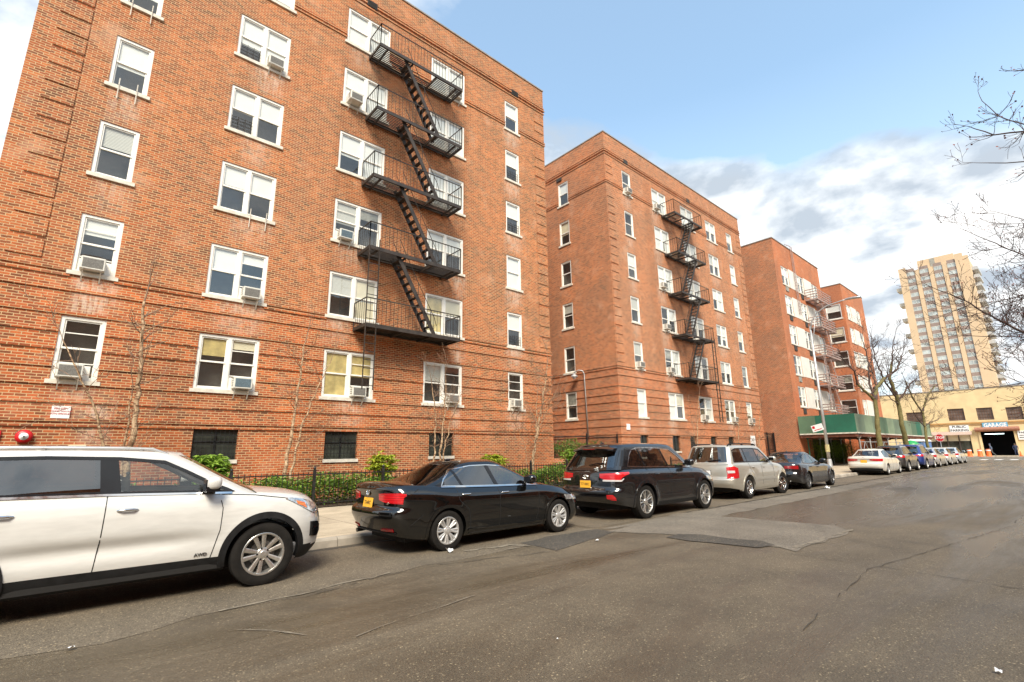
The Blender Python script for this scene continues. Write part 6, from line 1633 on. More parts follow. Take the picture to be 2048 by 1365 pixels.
make_car(sed2(PV), 'silver sedan parked just ahead of the bright blue vehicle', 'sedan', 50.0, 8.34, 0.55, G_CAR)
make_car(sed2(PV2), 'pale silver sedan parked second from the far end of the row', 'sedan', 55.2, 8.33, 0.55, G_CAR)
make_car(sed2(PI), 'icy blue silver sedan at the far end of the parked row', 'sedan', 60.6, 8.33, 0.55, G_CAR)
# ------------------------------------------------------------------ trees, shrubs, fences
def bark(name, lo, hi, sc=3.0, peel=None):
    t = NT(name); p = t.pos(); n = t.noise(t.scaled(p, (6,6,2)), sc, 6, 0.65)
    c = t.ramp(n, [(0.35, lo), (0.65, hi)])
    if peel:
        w_ = t.ramp(t.noise(t.scaled(p, (5,5,16)), 1.2, 4), [(0.42, 0.0), (0.5, 1.0)]); c = t.mix(w_, peel, c)
    b = t.bsdf(c, 0.85, 0.0, Specular_IOR_Level=0.25); t.bump(b, n, 0.5, 0.02); return t.m
BIRCH = bark('peeling_birch_bark', (0.27,0.16,0.085), (0.56,0.41,0.26), 4, (0.17,0.09,0.05))
MOSSY = bark('greenish_street_tree_bark', (0.10,0.085,0.03), (0.20,0.17,0.07), 3)
TWIG = mat('brown_twig_bark', (0.075,0.045,0.035), 0.85, var=0.35); TWIGP = mat('pale_twig_bark', (0.24,0.15,0.095), 0.85, var=0.35); BUD = mat('reddish_bud', (0.16,0.04,0.025), 0.8, var=0.4)

def branch(b, r, p, d, L, rad, depth, up=0.25, spread=0.75, n_kids=(3, 5), taper=0.35, wig=0.14, min_r=0.006, kid_len=(0.45, 0.7), buds=None, sides=5):
    k = max(3, int(L/0.28)); pts = [Vector(p)]; d = Vector(d).normalized(); ds = []
    for i in range(k):
        d = (d + Vector((r.gauss(0, wig), r.gauss(0, wig), r.gauss(0, wig)+up*0.12))).normalized(); ds.append(d.copy())
        pts.append(pts[-1]+d*(L/k))
    rr = [max(min_r, rad*(1-(1-taper)*i/k)) for i in range(k+1)]
    b.tube(pts, rr, max(3, sides), cap=False)
    if depth <= 0:
        if buds is not None and r.random() < 0.6:
            q = pts[-1]; s_ = 0.022; a = Vector((r.uniform(-1,1), r.uniform(-1,1), r.uniform(-1,1))).normalized()*s_; c = a.orthogonal().normalized()*s_
            buds.add([q-a, q+c, q+a, q-c], [(0,1,2,3)])
        return
    n = r.randint(*n_kids)
    for j in range(n):
        f = r.uniform(0.25, 1.0) if j else 1.0; i = min(k-1, int(f*k)); q = pts[i+1] if f > 0.99 else pts[i].lerp(pts[i+1], f*k-i if f*k-i < 1 else 1)
        ax = ds[i].orthogonal().normalized(); ax.rotate(Matrix.Rotation(r.uniform(0, 2*math.pi), 3, ds[i]))
        nd = (ds[i]*(1-spread*r.uniform(0.5, 1.0)*0.6)+ax*spread*r.uniform(0.6, 1.0)+Vector((0,0,up*0.4))).normalized()
        branch(b, r, q, nd, L*r.uniform(*kid_len), max(min_r, rr[i]*0.62), depth-1, up, spread, n_kids, taper, wig*1.15, min_r, kid_len, buds, sides-1)

def stem(b, pts, r0, r1, r, n=8, jit=0.02):
    P = []; pts = [Vector(q) for q in pts]
    for i in range(len(pts)-1):
        k = max(2, int((pts[i+1]-pts[i]).length/0.2))
        for j in range(k): P.append(pts[i].lerp(pts[i+1], j/k)+Vector((r.gauss(0, jit), r.gauss(0, jit), 0)))
    P.append(pts[-1]); m = len(P)-1
    b.tube(P, [r0+(r1-r0)*i/m for i in range(m+1)], n, cap=False); return P
def side_twigs(b, r, P, f0, n, L, rad, depth, up, buds=None, kids=(2, 3), min_r=0.005):
    for k in range(n):
        i = int((f0+(1-f0)*r.random())*(len(P)-2)); d = (P[i+1]-P[i]).normalized(); a = r.uniform(0, 2*math.pi)
        o = d.orthogonal().normalized(); o.rotate(Matrix.Rotation(a, 3, d)); branch(b, r, P[i], o+d*0.45, L*r.uniform(0.6, 1.1), rad, depth, up, 0.6, kids, 0.4, 0.12, min_r, (0.45, 0.7), buds, 4)

G_B = 'slender bare trees in front of the brick houses'
def sapling(name, loc, label, stems, seed, tw=10, mt=None, mtw=None, L=0.7):
    r = random.Random(seed); t = empty(name, loc, label, 'tree', G_B)
    bc = MB()
    for (pts, r0, r1) in stems:
        b = MB(); P = stem(b, pts, r0, r1, r); b.build('trunk', mt or BIRCH, t, True, fix=False)
        side_twigs(bc, r, P, 0.45, tw, L, max(0.009, r1*0.7), 2, 0.3); branch(bc, r, P[-1], P[-1]-P[-3], L*1.2, r1, 2, 0.3, 0.6, (2, 4), 0.4, 0.1, 0.005, (0.5, 0.7), None, 4)
    bc.build('crown', mtw or TWIGP, t, True, fix=False)
    return t
yb = 15.75
sapling('birch_tree', (1.15, yb, 0.16), 'pale peeling birch with a thin stem leaning left, behind the white vehicle',
    [([(1.14,yb,0.16),(1.10,yb,1.7),(1.14,yb,2.5),(1.06,yb,3.4),(1.0,yb,4.5),(0.92,yb,5.6)], 0.085, 0.03), ([(1.02,yb+.1,0.16),(1.0,yb+.1,1.6),(0.98,yb+.1,3.1)], 0.04, 0.018), ([(1.1,yb-.1,0.16),(0.62,yb-.15,1.8),(0.2,yb-.2,2.9),(-0.15,yb-.2,3.6),(-0.5,yb-.2,4.3)], 0.048, 0.012)], 31, 12)
sapling('birch_tree', (4.9, yb, 0.16), 'pale birch with two bare stems forming a narrow V beside the second basement window',
    [([(4.83,yb,0.16),(4.83,yb,1.1),(4.95,yb,2.3),(5.05,yb,3.6),(5.15,yb,5.1)], 0.065, 0.018), ([(4.95,yb-.1,0.16),(5.02,yb-.1,1.1),(5.2,yb-.1,2.4),(5.5,yb-.1,3.4),(5.95,yb-.1,4.5)], 0.045, 0.012)], 32, 12)
sapling('birch_tree', (10.15, yb, 0.16), 'clump of thin pale birch stems in front of the third basement window',
    [([(10.05,yb,0.16),(10.06,yb,1.6),(10.1,yb,2.6),(9.9,yb,4.0)], 0.045, 0.014), ([(10.18,yb-.08,0.16),(10.28,yb-.08,1.8),(10.4,yb-.08,2.9),(10.45,yb-.08,4.3)], 0.05, 0.014), ([(10.3,yb,0.16),(10.5,yb,1.8),(10.8,yb,2.9),(11.3,yb,3.9)], 0.038, 0.01)], 33, 12)
sapling('birch_tree', (15.1, yb, 0.16), 'leaning pale birch at the right corner of the nearest brick house',
    [([(14.95,yb,0.16),(15.1,yb,1.4),(15.35,yb,2.4),(15.75,yb,3.8),(16.1,yb,5.4)], 0.07, 0.02), ([(14.9,yb-.1,0.16),(14.98,yb-.1,1.4),(15.2,yb-.1,2.4),(15.3,yb-.1,3.8)], 0.045, 0.014), ([(15.2,yb,2.2),(15.7,yb,3.0),(16.6,yb,4.2)], 0.02, 0.008), ([(14.8,yb,0.16),(14.5,yb-.1,1.9),(13.7,yb-.1,3.4)], 0.018, 0.006)], 34, 14, L=0.95)
for k, (x, lean, h, sd_, lb) in enumerate([(29.3,0.7,5.0,41,'thin young tree before the small basement windows of the middle house, leftmost of three'), (35.0,0.9,5.2,42,'thin young tree leaning right, middle of three before the middle house'), (38.4,1.0,5.0,43,'thin young tree at the far end of the middle house, rightmost of three')]):
    sapling('young_tree', (x, 15.9, 0.16), lb, [([(x,15.9,0.16),(x+lean*0.2,15.9,1.6),(x+lean*0.7,15.9,h*0.65),(x+lean*1.5,15.9,h)], 0.045, 0.012), ([(x+.1,15.9,0.16),(x-lean*0.2,15.8,1.8),(x-lean*0.5,15.8,h*0.7)], 0.035, 0.01)], sd_, 9, BIRCH if k == 0 else None, None)

G_T = 'bare street trees along the kerb'
def street_tree(loc, label, trunk, forks, seed, r0, depth=3, mt=None, buds_on=False, L=1.2, mr=0.006, dens=0.6):
    r = random.Random(seed); t = empty('street_tree', loc, label, 'tree', G_T)
    b = MB(); P = stem(b, trunk, r0, r0*0.72, r, 10, 0.015); 
    for (pts, a0, a1) in forks:
        if len(pts) > 2 and a0 > r0*0.45: stem(b, pts[:3], a0, a0*0.8, r, 8)
    b.build('trunk', mt or MOSSY, t, True, fix=False)
    bc = MB(); bd = MB()
    for (pts, a0, a1) in forks:
        Q = stem(bc, pts, a0, a1, r, 6, 0.03)
        side_twigs(bc, r, Q, 0.15, int(len(Q)*dens), L, a1*0.9, depth-1, 0.35, bd, (3, 4), mr)
        branch(bc, r, Q[-1], Q[-1]-Q[-3], L*1.1, a1, depth, 0.35, 0.7, (3, 4), 0.4, 0.12, mr, (0.5, 0.72), bd, 5)
    if buds_on: bc.add(bd.v, bd.f, 1)
    bc.build('crown', [TWIG, BUD], t, True, fix=False)
    return t
y = 9.8
street_tree((44.7,y,0.14), 'nearer bare street tree with a mossy trunk forking above the green shed', [(44.7,y,0.14),(44.9,y,1.4),(45.3,y,3.2),(45.7,y,4.4),(45.8,y,5.1)],
    [([(45.8,y,5.1),(46.6,y,6.1),(48.6,y-0.3,7.0),(51.0,y-0.8,7.9),(53.0,y-1.0,9.4)], 0.15, 0.035), ([(45.8,y,5.1),(45.0,y+0.3,5.7),(44.2,y+0.6,6.3),(43.6,y+0.5,7.2),(42.6,y+0.8,8.0)], 0.10, 0.03), ([(45.7,y,5.2),(46.0,y+0.2,6.4),(46.3,y+0.1,7.9),(47.0,y+0.3,9.6)], 0.09, 0.03), ([(47.0,y,6.3),(48.0,y+.4,8.0),(49.5,y+0.2,10.0)], 0.06, 0.025)], 51, 0.20, 3)
street_tree((53.6,y,0.14), 'middle bare street tree with a mossy leaning trunk beside the green shed', [(53.6,y,0.14),(53.6,y,1.7),(53.2,y,3.4),(53.5,y,5.0),(53.2,y,6.0)],
    [([(53.2,y,6.0),(53.0,y+0.2,7.4),(54.0,y,9.0),(55.0,y-0.2,11.0)], 0.12, 0.03), ([(53.4,y,5.4),(54.6,y-0.3,6.2),(56.5,y-0.8,7.4),(59.0,y-1.0,7.6)], 0.09, 0.03), ([(53.3,y,5.7),(52.2,y+0.4,7.0),(51.2,y+0.6,8.9),(51.0,y+.6,10.4)], 0.09, 0.03), ([(53.3,y,5.2),(52.4,y+.2,5.6),(50.6,y+0.4,6.2)], 0.05, 0.02)], 52, 0.21, 3)
street_tree((62.4,y,0.14), 'small far bare street tree with a wide open crown near the stop sign', [(62.4,y,0.14),(62.5,y,2.2),(63.0,y,3.6),(63.4,y,5.0)],
    [([(63.4,y,5.0),(64.6,y-0.3,6.4),(67.2,y-0.8,7.8)], 0.08, 0.03), ([(63.3,y,4.8),(62.6,y+.4,6.2),(61.6,y+.6,8.0)], 0.07, 0.03), ([(62.9,y,3.5),(61.6,y+.3,4.4),(60.2,y+.3,5.2)], 0.06, 0.02), ([(63.0,y,3.6),(65.0,y-.2,4.0),(67.0,y-.4,4.2)], 0.06, 0.02)], 53, 0.14, 3)
# across the street: trunks out of frame, limbs reach into it from the right
street_tree((21,-5.2,0.14), 'bare tree across the street whose fine twigs fill the right edge before the tower', [(21,-5.2,0.14),(21,-5.1,2.0),(21,-4.8,3.2)],
    [([(21,-4.8,3.2),(21,-3,3.9),(21,-0.8,4.4),(21,0.55,4.85),(20.6,1.5,5.9),(20.4,1.9,6.3)], 0.09, 0.015), ([(21,-4.8,3.4),(20.5,-3,5.0),(21,-1,6.3),(21.3,0.1,7.2),(21.2,0.8,8.0)], 0.06, 0.013),
     ([(21,-4.8,3.3),(22.5,-3,3.9),(22.8,-0.8,4.6),(22.6,0.7,5.0),(22.2,1.5,5.1)], 0.05, 0.011), ([(21,-4.8,3.1),(19.6,-3,3.3),(19.6,-1,3.3),(20,0.6,3.3),(20.2,1.2,3.25)], 0.045, 0.011), ([(21,-4.8,3.6),(22,-3,5.6),(23,-1,6.2),(23.5,0.4,6.4),(23.5,1.1,6.2)], 0.05, 0.011), ([(21,-4.8,3.6),(20,-2.5,5.4),(19.6,-0.6,5.8),(19.4,0.8,5.6)], 0.045, 0.011), ([(21,-4.8,3.6),(21,-2.6,6.2),(21.2,-0.8,7.6),(21.4,0.1,8.6)], 0.045, 0.011)], 61, 0.2, 3, TWIG, True, 0.8, 0.005, 2.3)
street_tree((12.2,-5.0,0.14), 'bare branch reaching into the blue sky at the upper right edge', [(12.2,-5,0.14),(12.2,-4.9,2.4),(12.2,-4.6,4.4)],
    [([(12.2,-4.6,4.4),(12.1,-2.8,5.9),(12.0,-1.2,6.8),(12,-0.33,7.03),(12,0.0,7.15),(12,0.26,7.4)], 0.06, 0.008), ([(12,-0.5,7.0),(12.05,-0.1,7.5),(12.1,0.08,7.95)], 0.012, 0.006), ([(12.2,-4.6,4.4),(12.3,-2.5,5.4),(12.2,-1,6.1),(12.1,-0.2,6.5),(12.0,0.2,6.65)], 0.04, 0.007), ([(12.2,-4.6,4.4),(12.3,-3,6.6),(12.2,-1.4,7.8),(12.1,-0.75,8.1)], 0.04, 0.009)], 66, 0.16, 2, TWIG, True, 0.34, 0.003, 2.6)

# --- leaves
def leaf_mat(name, lo, hi, tr=0.25):
    t = NT(name); p = t.pos(); n = t.noise(p, 9.0, 3)
    oi = t.n('ShaderNodeNewGeometry').outputs['Random Per Island']
    c = t.ramp(t.math('ADD', t.math('MULTIPLY', n, 0.45), t.math('MULTIPLY', oi, 0.55)), [(0.2, lo), (0.8, hi)])
    b = t.n('ShaderNodeBsdfPrincipled'); t.l(c, b.inputs['Base Color']); b.inputs['Roughness'].default_value = 0.5
    tl = t.n('ShaderNodeBsdfTranslucent'); t.l(c, tl.inputs[0]); m = t.n('ShaderNodeMixShader'); m.inputs[0].default_value = tr
    t.l(b.outputs[0], m.inputs[1]); t.l(tl.outputs[0], m.inputs[2]); t.l(m.outputs[0], t.out.inputs[0]); return t.m
LY = leaf_mat('yellow_green_leaf', (0.16,0.24,0.015), (0.48,0.50,0.04), 0.35); LG = leaf_mat('fresh_green_leaf', (0.11,0.22,0.02), (0.28,0.42,0.05), 0.3)
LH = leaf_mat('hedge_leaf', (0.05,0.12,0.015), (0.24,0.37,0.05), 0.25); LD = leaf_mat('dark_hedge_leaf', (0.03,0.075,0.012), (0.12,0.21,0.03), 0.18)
def leaf(b, q, d, L, w_, r, m=0, droop=0.25):
    d = Vector(d).normalized(); s_ = d.cross(Vector((0,0,1)))
    if s_.length < 0.05: s_ = Vector((1,0,0))
    s_.normalize(); s_.rotate(Matrix.Rotation(r.uniform(-0.7, 0.7), 3, d)); a = q+d*L*0.5; c = q+d*L+Vector((0,0,-droop*L))
    b.add([q, a+s_*w_/2, c, a-s_*w_/2], [(0,1,2,3)], m)
G_S = 'bright shrubs behind the iron fence'
def shrub(x, y, z0, rx, rz, n, label, seed, mts, L=0.16, stemz=0.5):
    r = random.Random(seed); t = empty('shrub', (x, y, z0), label, 'shrub', G_S)
    b = MB(); s_ = MB()
    for k in range(n):
        while True:
            v = Vector((r.uniform(-1,1), r.uniform(-1,1), r.uniform(-1,1)))
            if 0.25 < v.length < 1: break
        v *= (0.75+0.25*noise.noise(v*2.1+Vector((seed,0,0)))+0.12*r.random()); q = Vector((x+v.x*rx, y+v.y*rx*0.8, z0+stemz+rz+v.z*rz))
        if k % 9 == 0: s_.tube([(x+v.x*0.08, y+v.y*0.08, z0), (x+v.x*rx*0.4, y+v.y*rx*0.4, z0+stemz+rz*0.4), tuple(q)], [0.012, 0.009, 0.004], 4, cap=False)
        for j in range(6):
            a = 2*math.pi*j/6+r.random(); leaf(b, q, (math.cos(a), math.sin(a), r.uniform(-0.1, 0.5)), L*r.uniform(0.6, 1.1), L*0.32, r, 0, 0.35)
    b.build('foliage', mts, t, False, fix=False); s_.build('stem', TWIG, t, True, fix=False); return t
shrub(2.75,15.0,0.16,0.62,0.48,170,'fresh green umbrella-leaved shrub rising behind the white vehicle bonnet',71,LG,0.22,0.60)
shrub(7.62,15.0,0.16,0.60,0.46,150,'yellow-green shrub behind the fence between the white vehicle and the black sedan',72,LY,0.20,0.62)
shrub(12.3,15.1,0.16,0.66,0.32,130,'yellow shrub showing just above the black sedan roof',73,LY,0.20,0.78)
shrub(16.6,14.9,0.16,0.62,0.42,140,'round green shrub behind the rear of the charcoal black vehicle',74,LG,0.19,0.75)
shrub(28.3,15.0,0.16,0.6,0.45,60,'yellow-green shrub peeking above the champagne vehicle',75,LY,0.2,0.5)
shrub(38.6,15.0,0.16,1.2,0.45,90,'low yellow-green shrub at the far corner of the middle house',76,LY,0.22,0.05)
def hedge(name, x0, x1, y0, y1, z0, h, n, mats, seed, label):
    r = random.Random(seed); b = MB()
    for k in range(n):
        x = r.uniform(x0, x1); y = r.uniform(y0, y1); f = noise.noise(Vector((x*0.9, y*1.3, seed))); hh = h*(0.80+0.45*f); z = z0+hh*r.random()**0.6
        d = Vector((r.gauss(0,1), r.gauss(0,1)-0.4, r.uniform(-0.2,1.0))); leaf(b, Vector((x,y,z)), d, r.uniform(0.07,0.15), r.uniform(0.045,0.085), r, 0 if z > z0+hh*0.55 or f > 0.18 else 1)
    o = b.build(name, mats, None, False, fix=False); tag(o, label, 'hedge', kind='stuff'); return o
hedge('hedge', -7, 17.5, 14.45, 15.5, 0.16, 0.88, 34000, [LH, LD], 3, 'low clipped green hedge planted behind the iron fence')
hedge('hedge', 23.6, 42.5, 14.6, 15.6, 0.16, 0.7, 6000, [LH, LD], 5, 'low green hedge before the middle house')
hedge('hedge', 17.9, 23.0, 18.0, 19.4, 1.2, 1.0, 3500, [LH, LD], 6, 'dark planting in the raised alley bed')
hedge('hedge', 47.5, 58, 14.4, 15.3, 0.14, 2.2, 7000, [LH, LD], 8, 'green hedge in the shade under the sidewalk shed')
sheet('planting_bed', -30, 17.75, 14.12, 17.09, 0.165, M['soil']); sheet('planting_bed', 23.4, 42.8, 14.12, 17.09, 0.165, M['soil'])

# --- iron fence along the planting bed
def iron_fence(name, label, pts, z0, z1, gap, post_gap, pm=None, sp=0.135):
    t = empty(name, (*pts[0], z0), label, 'fence')
    a = Vector((*pts[0], 0)); c = Vector((*pts[1], 0)); L = (c-a).length; d = (c-a)/L; n = max(1, round(L/post_gap))
    for i in range(n+1):
        q = a+d*L*i/n; b = MB(); b.box(q.x-0.035, q.x+0.035, q.y-0.035, q.y+0.035, z0, z1+0.03); b.lathe([(0.0,0.085),(0.03,0.075),(0.04,0.045),(0.03,0.015),(0.02,0.0)], (q.x,q.y,z1+0.03), 'z', 10); b.build('post', M['iron_black'], t)
        if i < n:
            b = MB(); e = a+d*L*(i+1)/n; s0 = q+d*0.036; s1 = e-d*0.036
            for zz in (z0+0.12, z1-0.10): b.bar(s0+Vector((0,0,zz)), s1+Vector((0,0,zz)), 0.012, 0.03)
            m = int((s1-s0).length/sp)
            for j in range(1, m+1):
                g = s0.lerp(s1, j/(m+1)); b.obox((g.x,g.y,(z0+z1)/2-0.0), (0.007,0,0), (0,0.007,0), (0,0,(z1-z0)/2-0.03))
            b.build('picket_panel', M['iron_black'], t)
    return t
iron_fence('iron_fence', 'low black iron picket fence along the pavement before the nearest house', ((-7.25,14.2),(17.6,14.2)), 0.15, 1.14, 0, 2.07)
iron_fence('iron_fence', 'low black iron picket fence before the middle house', ((23.5,14.2),(42.6,14.2)), 0.15, 1.14, 0, 2.1)
iron_fence('iron_fence', 'black iron fence on the brick retaining wall across the alley mouth', ((17.9,17.3),(23.2,17.3)), 1.24, 2.42, 0, 2.6, sp=0.11)
b = MB(); b.box(17.80, 23.33, 17.15, 17.5, 0, 1.24); o = b.build('retaining_wall', M['brick_b']); tag(o, 'low brick retaining wall closing the alley between the two brick houses', 'wall')
b = MB(); b.box(17.80, 23.33, 17.5, 36, 0.0, 1.2); tag(b.build('alley_ground', M['soil']), kind='structure')
def gate():
    t = empty('iron_gate', (42.9, 17.5, 0.14), 'tall dark iron gate in the gap before the far brick house', 'gate')
    b = MB()
    for x in (42.95, 44.4, 45.8): b.box(x-0.05, x+0.05, 17.45, 17.55, 0.14, 2.95)
    b.build('post', M['iron_black'], t); b = MB()
    for z in (0.3, 1.5, 2.8): b.box(43.0, 45.75, 17.48, 17.52, z, z+0.05)
    for k in range(23): x = 43.05+k*0.12; b.box(x-0.009, x+0.009, 17.49, 17.51, 0.2, 2.9)
    b.build('bars', M['iron_black'], t)
gate()
# ------------------------------------------------------------------ small things
ORG = mat('orange_plastic', (0.75,0.14,0.02), 0.5, var=0.08)
def drum(x, y, label):
    t = empty('traffic_drum', (x, y, 0.13), label, 'traffic drum', 'orange traffic drums')
    b = MB(); prof = [(0.0,1.0),(0.20,1.0),(0.23,0.97),(0.24,0.72),(0.25,0.70),(0.255,0.48),(0.265,0.46),(0.27,0.24),(0.28,0.22),(0.285,0.06),(0.34,0.05),(0.36,0.0)]
    b.lathe(prof, (x,y,0.13), 'z', 20); b.build('drum', ORG, t, True)
    for z in (0.82, 0.36):
        b = MB(); b.lathe([(0.262,z-0.07),(0.258,z+0.07)], (x,y,0.13), 'z', 20); b.build('reflective_band', M['white'], t, True)
for x, y, lb in ((97.6,10.75,'orange and white traffic drum nearest the parked cars'), (97.6,9.65,'orange and white traffic drum, middle of three before the garage'), (97.6,8.75,'orange and white traffic drum nearest the garage doorway')): drum(x, y, lb)
t = empty('traffic_cone', (98, 5.6, 0.13), 'small orange cone at the right of the garage doorway', 'traffic cone')
b = MB(); b.lathe([(0.0,0.72),(0.04,0.72),(0.15,0.05)], (98,5.6,0.13), 'z', 14); b.build('cone', ORG, t, True); b = MB(); b.box(97.78,98.22,5.38,5.82,0.13,0.18); b.build('base', ORG, t)
# blue and green boxes under the shed
t = empty('recycling_bin', (60.8, 10.75, 0.14), 'green round-topped bin under the far end of the sidewalk shed', 'bin')
b = MB(); b.lathe([(0.0,2.05),(0.35,1.98),(0.62,1.7),(0.68,1.35),(0.68,0.1),(0.6,0.0)], (60.8,10.75,0.14), 'z', 18); b.build('body', mat('bright_green_plastic', (0.02,0.30,0.08), 0.4), t, True)
b = MB(); b.box(60.05,60.1,10.45,11.05,1.35,1.75); b.build('label_plate', M['white'], t)
for k, (x, lb) in enumerate(((63.2,'pale blue panelled cabin under the far end of the shed'), (66.3,'bright blue panelled cabin beside the small far tree'))):
    t = empty('portable_cabin', (x, 10.8, 0.14), lb, 'cabin', 'blue cabins under the shed')
    bl_ = mat('cabin_blue_%s' % ('pale', 'bright')[k], ((0.10,0.22,0.42), (0.02,0.14,0.48))[k], 0.45)
    b = MB(); b.box(x-0.9, x+0.9, 10.2, 11.3, 0.14, 2.1); b.build('body', bl_, t); b = MB(); b.add([(x-1,10.1,2.1),(x+1,10.1,2.1),(x+1,11.35,2.1),(x-1,11.35,2.1),(x-0.7,10.3,2.3),(x+0.7,10.3,2.3),(x+0.7,11.2,2.3),(x-0.7,11.2,2.3)],[(0,3,2,1),(4,5,6,7),(0,1,5,4),(1,2,6,5),(2,3,7,6),(3,0,4,7)]); b.build('roof', M['white'], t)
    b = MB(); b.box(x-0.7, x+0.7, 10.17, 10.195, 0.3, 1.95); b.build('door', mat('cabin_door_blue', (0.05,0.2,0.5), 0.4), t)
# litter
r = random.Random(15)
for k, (x, y, s_, lb) in enumerate([(4.79,6.99,0.055,'crumpled white paper beside the black sedan rear wheel'), (7.22,5.95,0.04,'flat white scrap on the dark road patch'), (22.5,6.86,0.11,'white scrap on the road by the dark sedan'), (5.07,0.65,0.022,'white scrap at the lower right corner of the road'), (0.22,5.83,0.03,'pale scrap on the road crack at the lower left'), (3.3,3.2,0.008,'tiny white fleck in the middle of the road')]):
    b = MB(); rows = []
    for i in range(4): rows.append([(x+(i-1.5)*s_*0.6+r.uniform(-.2,.2)*s_, y+(j-1.5)*s_*0.5+r.uniform(-.2,.2)*s_, 0.016+abs(r.gauss(0,0.35))*s_) for j in range(4)])
    b.grid(rows); o = b.build('paper_scrap', M['white'], None, True, fix=True); tag(o, lb, 'litter', 'scraps of paper on the road')

# --- two people by the garage doorway
def person(name, loc, label, J, rad, zones, hair_c, face_dir):
    t = empty(name, loc, label, 'person')
    me = bpy.data.meshes.new('body'); names = list(J); ix = {n: i for i, n in enumerate(names)}
    ed = [('pelvis','waist'),('waist','chest'),('chest','neck'),('neck','head'),('head','crown')]
    for s_ in 'lr':
        ed += [('chest','sh'+s_),('sh'+s_,'el'+s_),('el'+s_,'wr'+s_),('wr'+s_,'pa'+s_),('pelvis','hip'+s_),('hip'+s_,'kn'+s_),('kn'+s_,'an'+s_),('an'+s_,'to'+s_)]
        for f in range(5): ed += [('pa'+s_, 'f%d%s' % (f, s_))]
    for s_ in 'lr':
        w_, p = Vector(J['wr'+s_]), Vector(J['pa'+s_]); d = (p-w_).normalized(); sd_ = d.cross(Vector((0,1,0))).normalized() if abs(d.y) < 0.9 else Vector((1,0,0))
        for f in range(5):
            q = p+d*(0.085-0.012*abs(f-2))+sd_*(f-2)*0.018 if f else p+d*0.03+Vector((0,0.05,0)); nm = 'f%d%s' % (f, s_); J[nm] = tuple(q); rad[nm] = 0.009; names.append(nm); ix[nm] = len(names)-1
    me.from_pydata([J[n] for n in names], [(ix[a], ix[b_]) for a, b_ in ed], [])
    o = new_obj('body', me, t); md = o.modifiers.new('skin', 'SKIN'); md.use_smooth_shade = True
    for n in names:
        v = me.skin_vertices[0].data[ix[n]]; k = rad[n]; v.radius = k if isinstance(k, tuple) else (k, k); v.use_root = (n == 'pelvis')
    o.modifiers.new('sub', 'SUBSURF').levels = 2
    bpy.context.view_layer.update()
    m2 = bpy.data.meshes.new_from_object(o.evaluated_get(bpy.context.evaluated_depsgraph_get())); o.modifiers.clear(); o.data = m2
    m2.materials.clear(); [m2.materials.append(z[1]) for z in zones]
    for p in m2.polygons:
        c = p.center; p.use_smooth = True
        for k, z in enumerate(zones):
            if z[0](c): p.material_index = k; break
    h = Vector(J['head']); fd = Vector(face_dir).normalized(); sd_ = fd.cross(Vector((0,0,1)))
    b = MB(); b.lathe([(0.0,0.125),(0.06,0.118),(0.10,0.08),(0.115,0.02),(0.112,-0.03)], tuple(h+Vector((0,0,0.03))-fd*0.02), 'z', 14); b.build('hair', mat('hair_'+name, hair_c, 0.7), t, True, local=True)
    b = MB(); b.tube([h+fd*0.10+Vector((0,0,0.02)), h+fd*0.125-Vector((0,0,0.02))], [0.008,0.015], 6); b.build('nose', zones[0][1], t, True, local=True)
    for q in (-1, 1):
        b = MB(); b.lathe([(0.0,0.012),(0.02,0.008),(0.028,0.0)], tuple(h+sd_*q*0.098), 'z', 8); b.build('ear', zones[0][1], t, True, local=True)
    return t
SK = mat('brown_skin', (0.28,0.15,0.09), 0.6); BLJ = mat('blue_grey_jacket', (0.13,0.17,0.25), 0.8, var=0.3); GRT = mat('grey_trousers', (0.10,0.11,0.11), 0.85, var=0.3); NVJ = mat('navy_jacket', (0.02,0.03,0.07), 0.8, var=0.3); SHO = mat('dark_shoe', (0.03,0.025,0.02), 0.6)
base_rad = dict(pelvis=(0.15,0.11), waist=(0.145,0.10), chest=(0.17,0.12), neck=0.055, head=(0.085,0.10), crown=0.07)
for s_ in 'lr': base_rad.update({'sh'+s_:0.07,'el'+s_:0.048,'wr'+s_:0.03,'pa'+s_:(0.035,0.018),'hip'+s_:0.095,'kn'+s_:0.062,'an'+s_:0.042,'to'+s_:0.035})
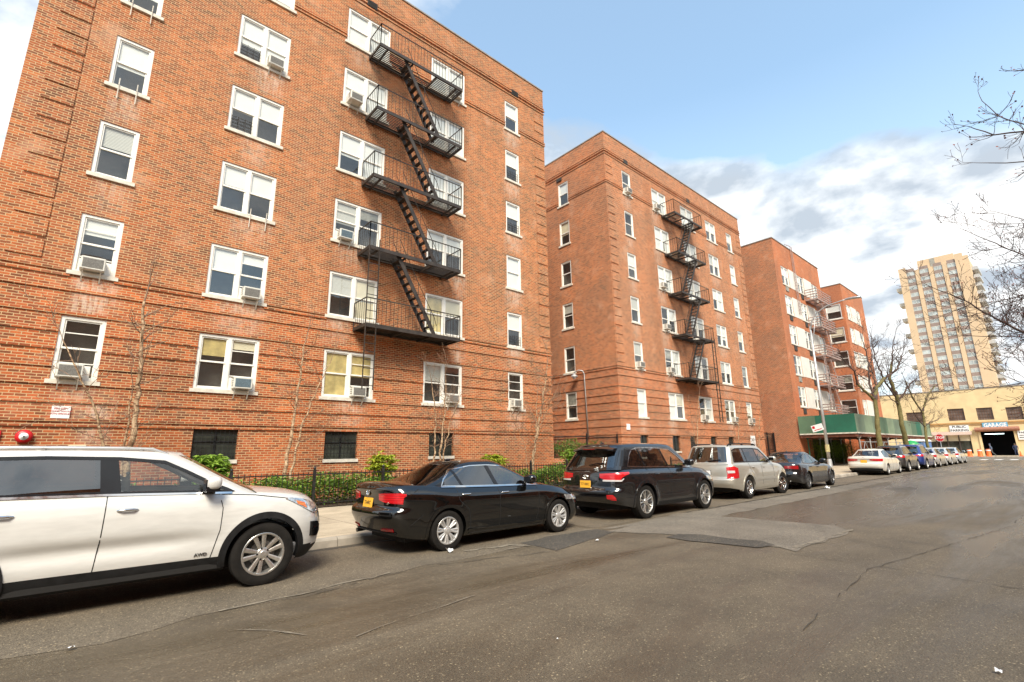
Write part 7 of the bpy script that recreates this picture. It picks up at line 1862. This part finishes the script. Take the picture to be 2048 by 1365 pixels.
# walker heading to the left (+Y), mid-stride
Jw = dict(pelvis=(0,0,0.95), waist=(0,0.01,1.12), chest=(0,0.03,1.36), neck=(0,0.05,1.50), head=(0,0.07,1.62), crown=(0,0.07,1.72),
  shl=(-0.19,0.02,1.40), ell=(-0.24,-0.14,1.16), wrl=(-0.24,-0.10,0.92), pal=(-0.24,-0.07,0.84), shr=(0.19,0.03,1.40), elr=(0.24,0.10,1.14), wrr=(0.23,0.26,0.95), par=(0.23,0.32,0.89),
  hipl=(-0.10,0,0.90), knl=(-0.10,0.18,0.50), anl=(-0.10,0.30,0.09), tol=(-0.10,0.46,0.05), hipr=(0.10,0,0.90), knr=(0.10,-0.08,0.48), anr=(0.10,-0.40,0.14), tor=(0.10,-0.30,0.04))
person('person', (101.5, 8.75, 0.12), 'person in a blue-grey jacket walking left across the garage doorway', Jw, dict(base_rad),
  [(lambda c: c.z > 1.50 or (c.z < 0.93 and abs(c.x) > 0.19), SK), (lambda c: c.z > 0.93, BLJ), (lambda c: c.z > 0.12, GRT), (lambda c: True, SHO)], (0.08,0.10,0.16), (0,1,-0.1))
Js = dict(pelvis=(0,0,0.95), waist=(0.0,0,1.12), chest=(0,0,1.36), neck=(0,0,1.50), head=(-0.02,0,1.62), crown=(-0.02,0,1.72),
  shl=(0,0.20,1.40), ell=(0.02,0.27,1.15), wrl=(-0.12,0.22,0.95), pal=(-0.18,0.19,0.90), shr=(0,-0.20,1.40), elr=(0.03,-0.26,1.14), wrr=(-0.02,-0.24,0.90), par=(-0.03,-0.23,0.82),
  hipl=(0,0.10,0.90), knl=(-0.02,0.11,0.49), anl=(0,0.12,0.09), tol=(-0.17,0.13,0.045), hipr=(0,-0.10,0.90), knr=(-0.02,-0.11,0.49), anr=(0,-0.12,0.09), tor=(-0.17,-0.14,0.045))
person('person.001', (101.8, 6.2, 0.12), 'person in dark navy clothes standing at the right jamb of the garage doorway', Js, dict(base_rad),
  [(lambda c: c.z > 1.50 or (c.z < 0.93 and abs(c.y) > 0.2), SK), (lambda c: c.z > 0.93, NVJ), (lambda c: c.z > 0.12, NVJ), (lambda c: True, SHO)], (0.02,0.015,0.01), (-1,0,0))
# dead leaves and grit gathered in the gutter and along the edge of the old asphalt
r = random.Random(77); b = MB()
for k in range(900):
    if k % 3: x = r.uniform(-3, 60); y = 8.84-abs(r.gauss(0, 0.16))
    else: x = r.uniform(-3, 14); y = 6.3+r.gauss(0, 0.35)
    s_ = r.uniform(0.006, 0.022) if k % 3 else r.uniform(0.004, 0.012); a = r.uniform(0, 6.28); d = Vector((math.cos(a), math.sin(a), r.uniform(-.1,.3)))*s_; e = Vector((-math.sin(a), math.cos(a), r.uniform(-.1,.3)))*s_*0.55; q = Vector((x, y, 0.014))
    b.add([q-d, q+e, q+d, q-e], [(0,1,2,3)])
LB = leaf_mat('dead_leaf', (0.10,0.06,0.03), (0.34,0.24,0.12), 0.05)
tag(b.build('fallen_leaves', LB, None, False, fix=False), 'dead leaves and grit lying along the gutter', 'leaves', kind='stuff')
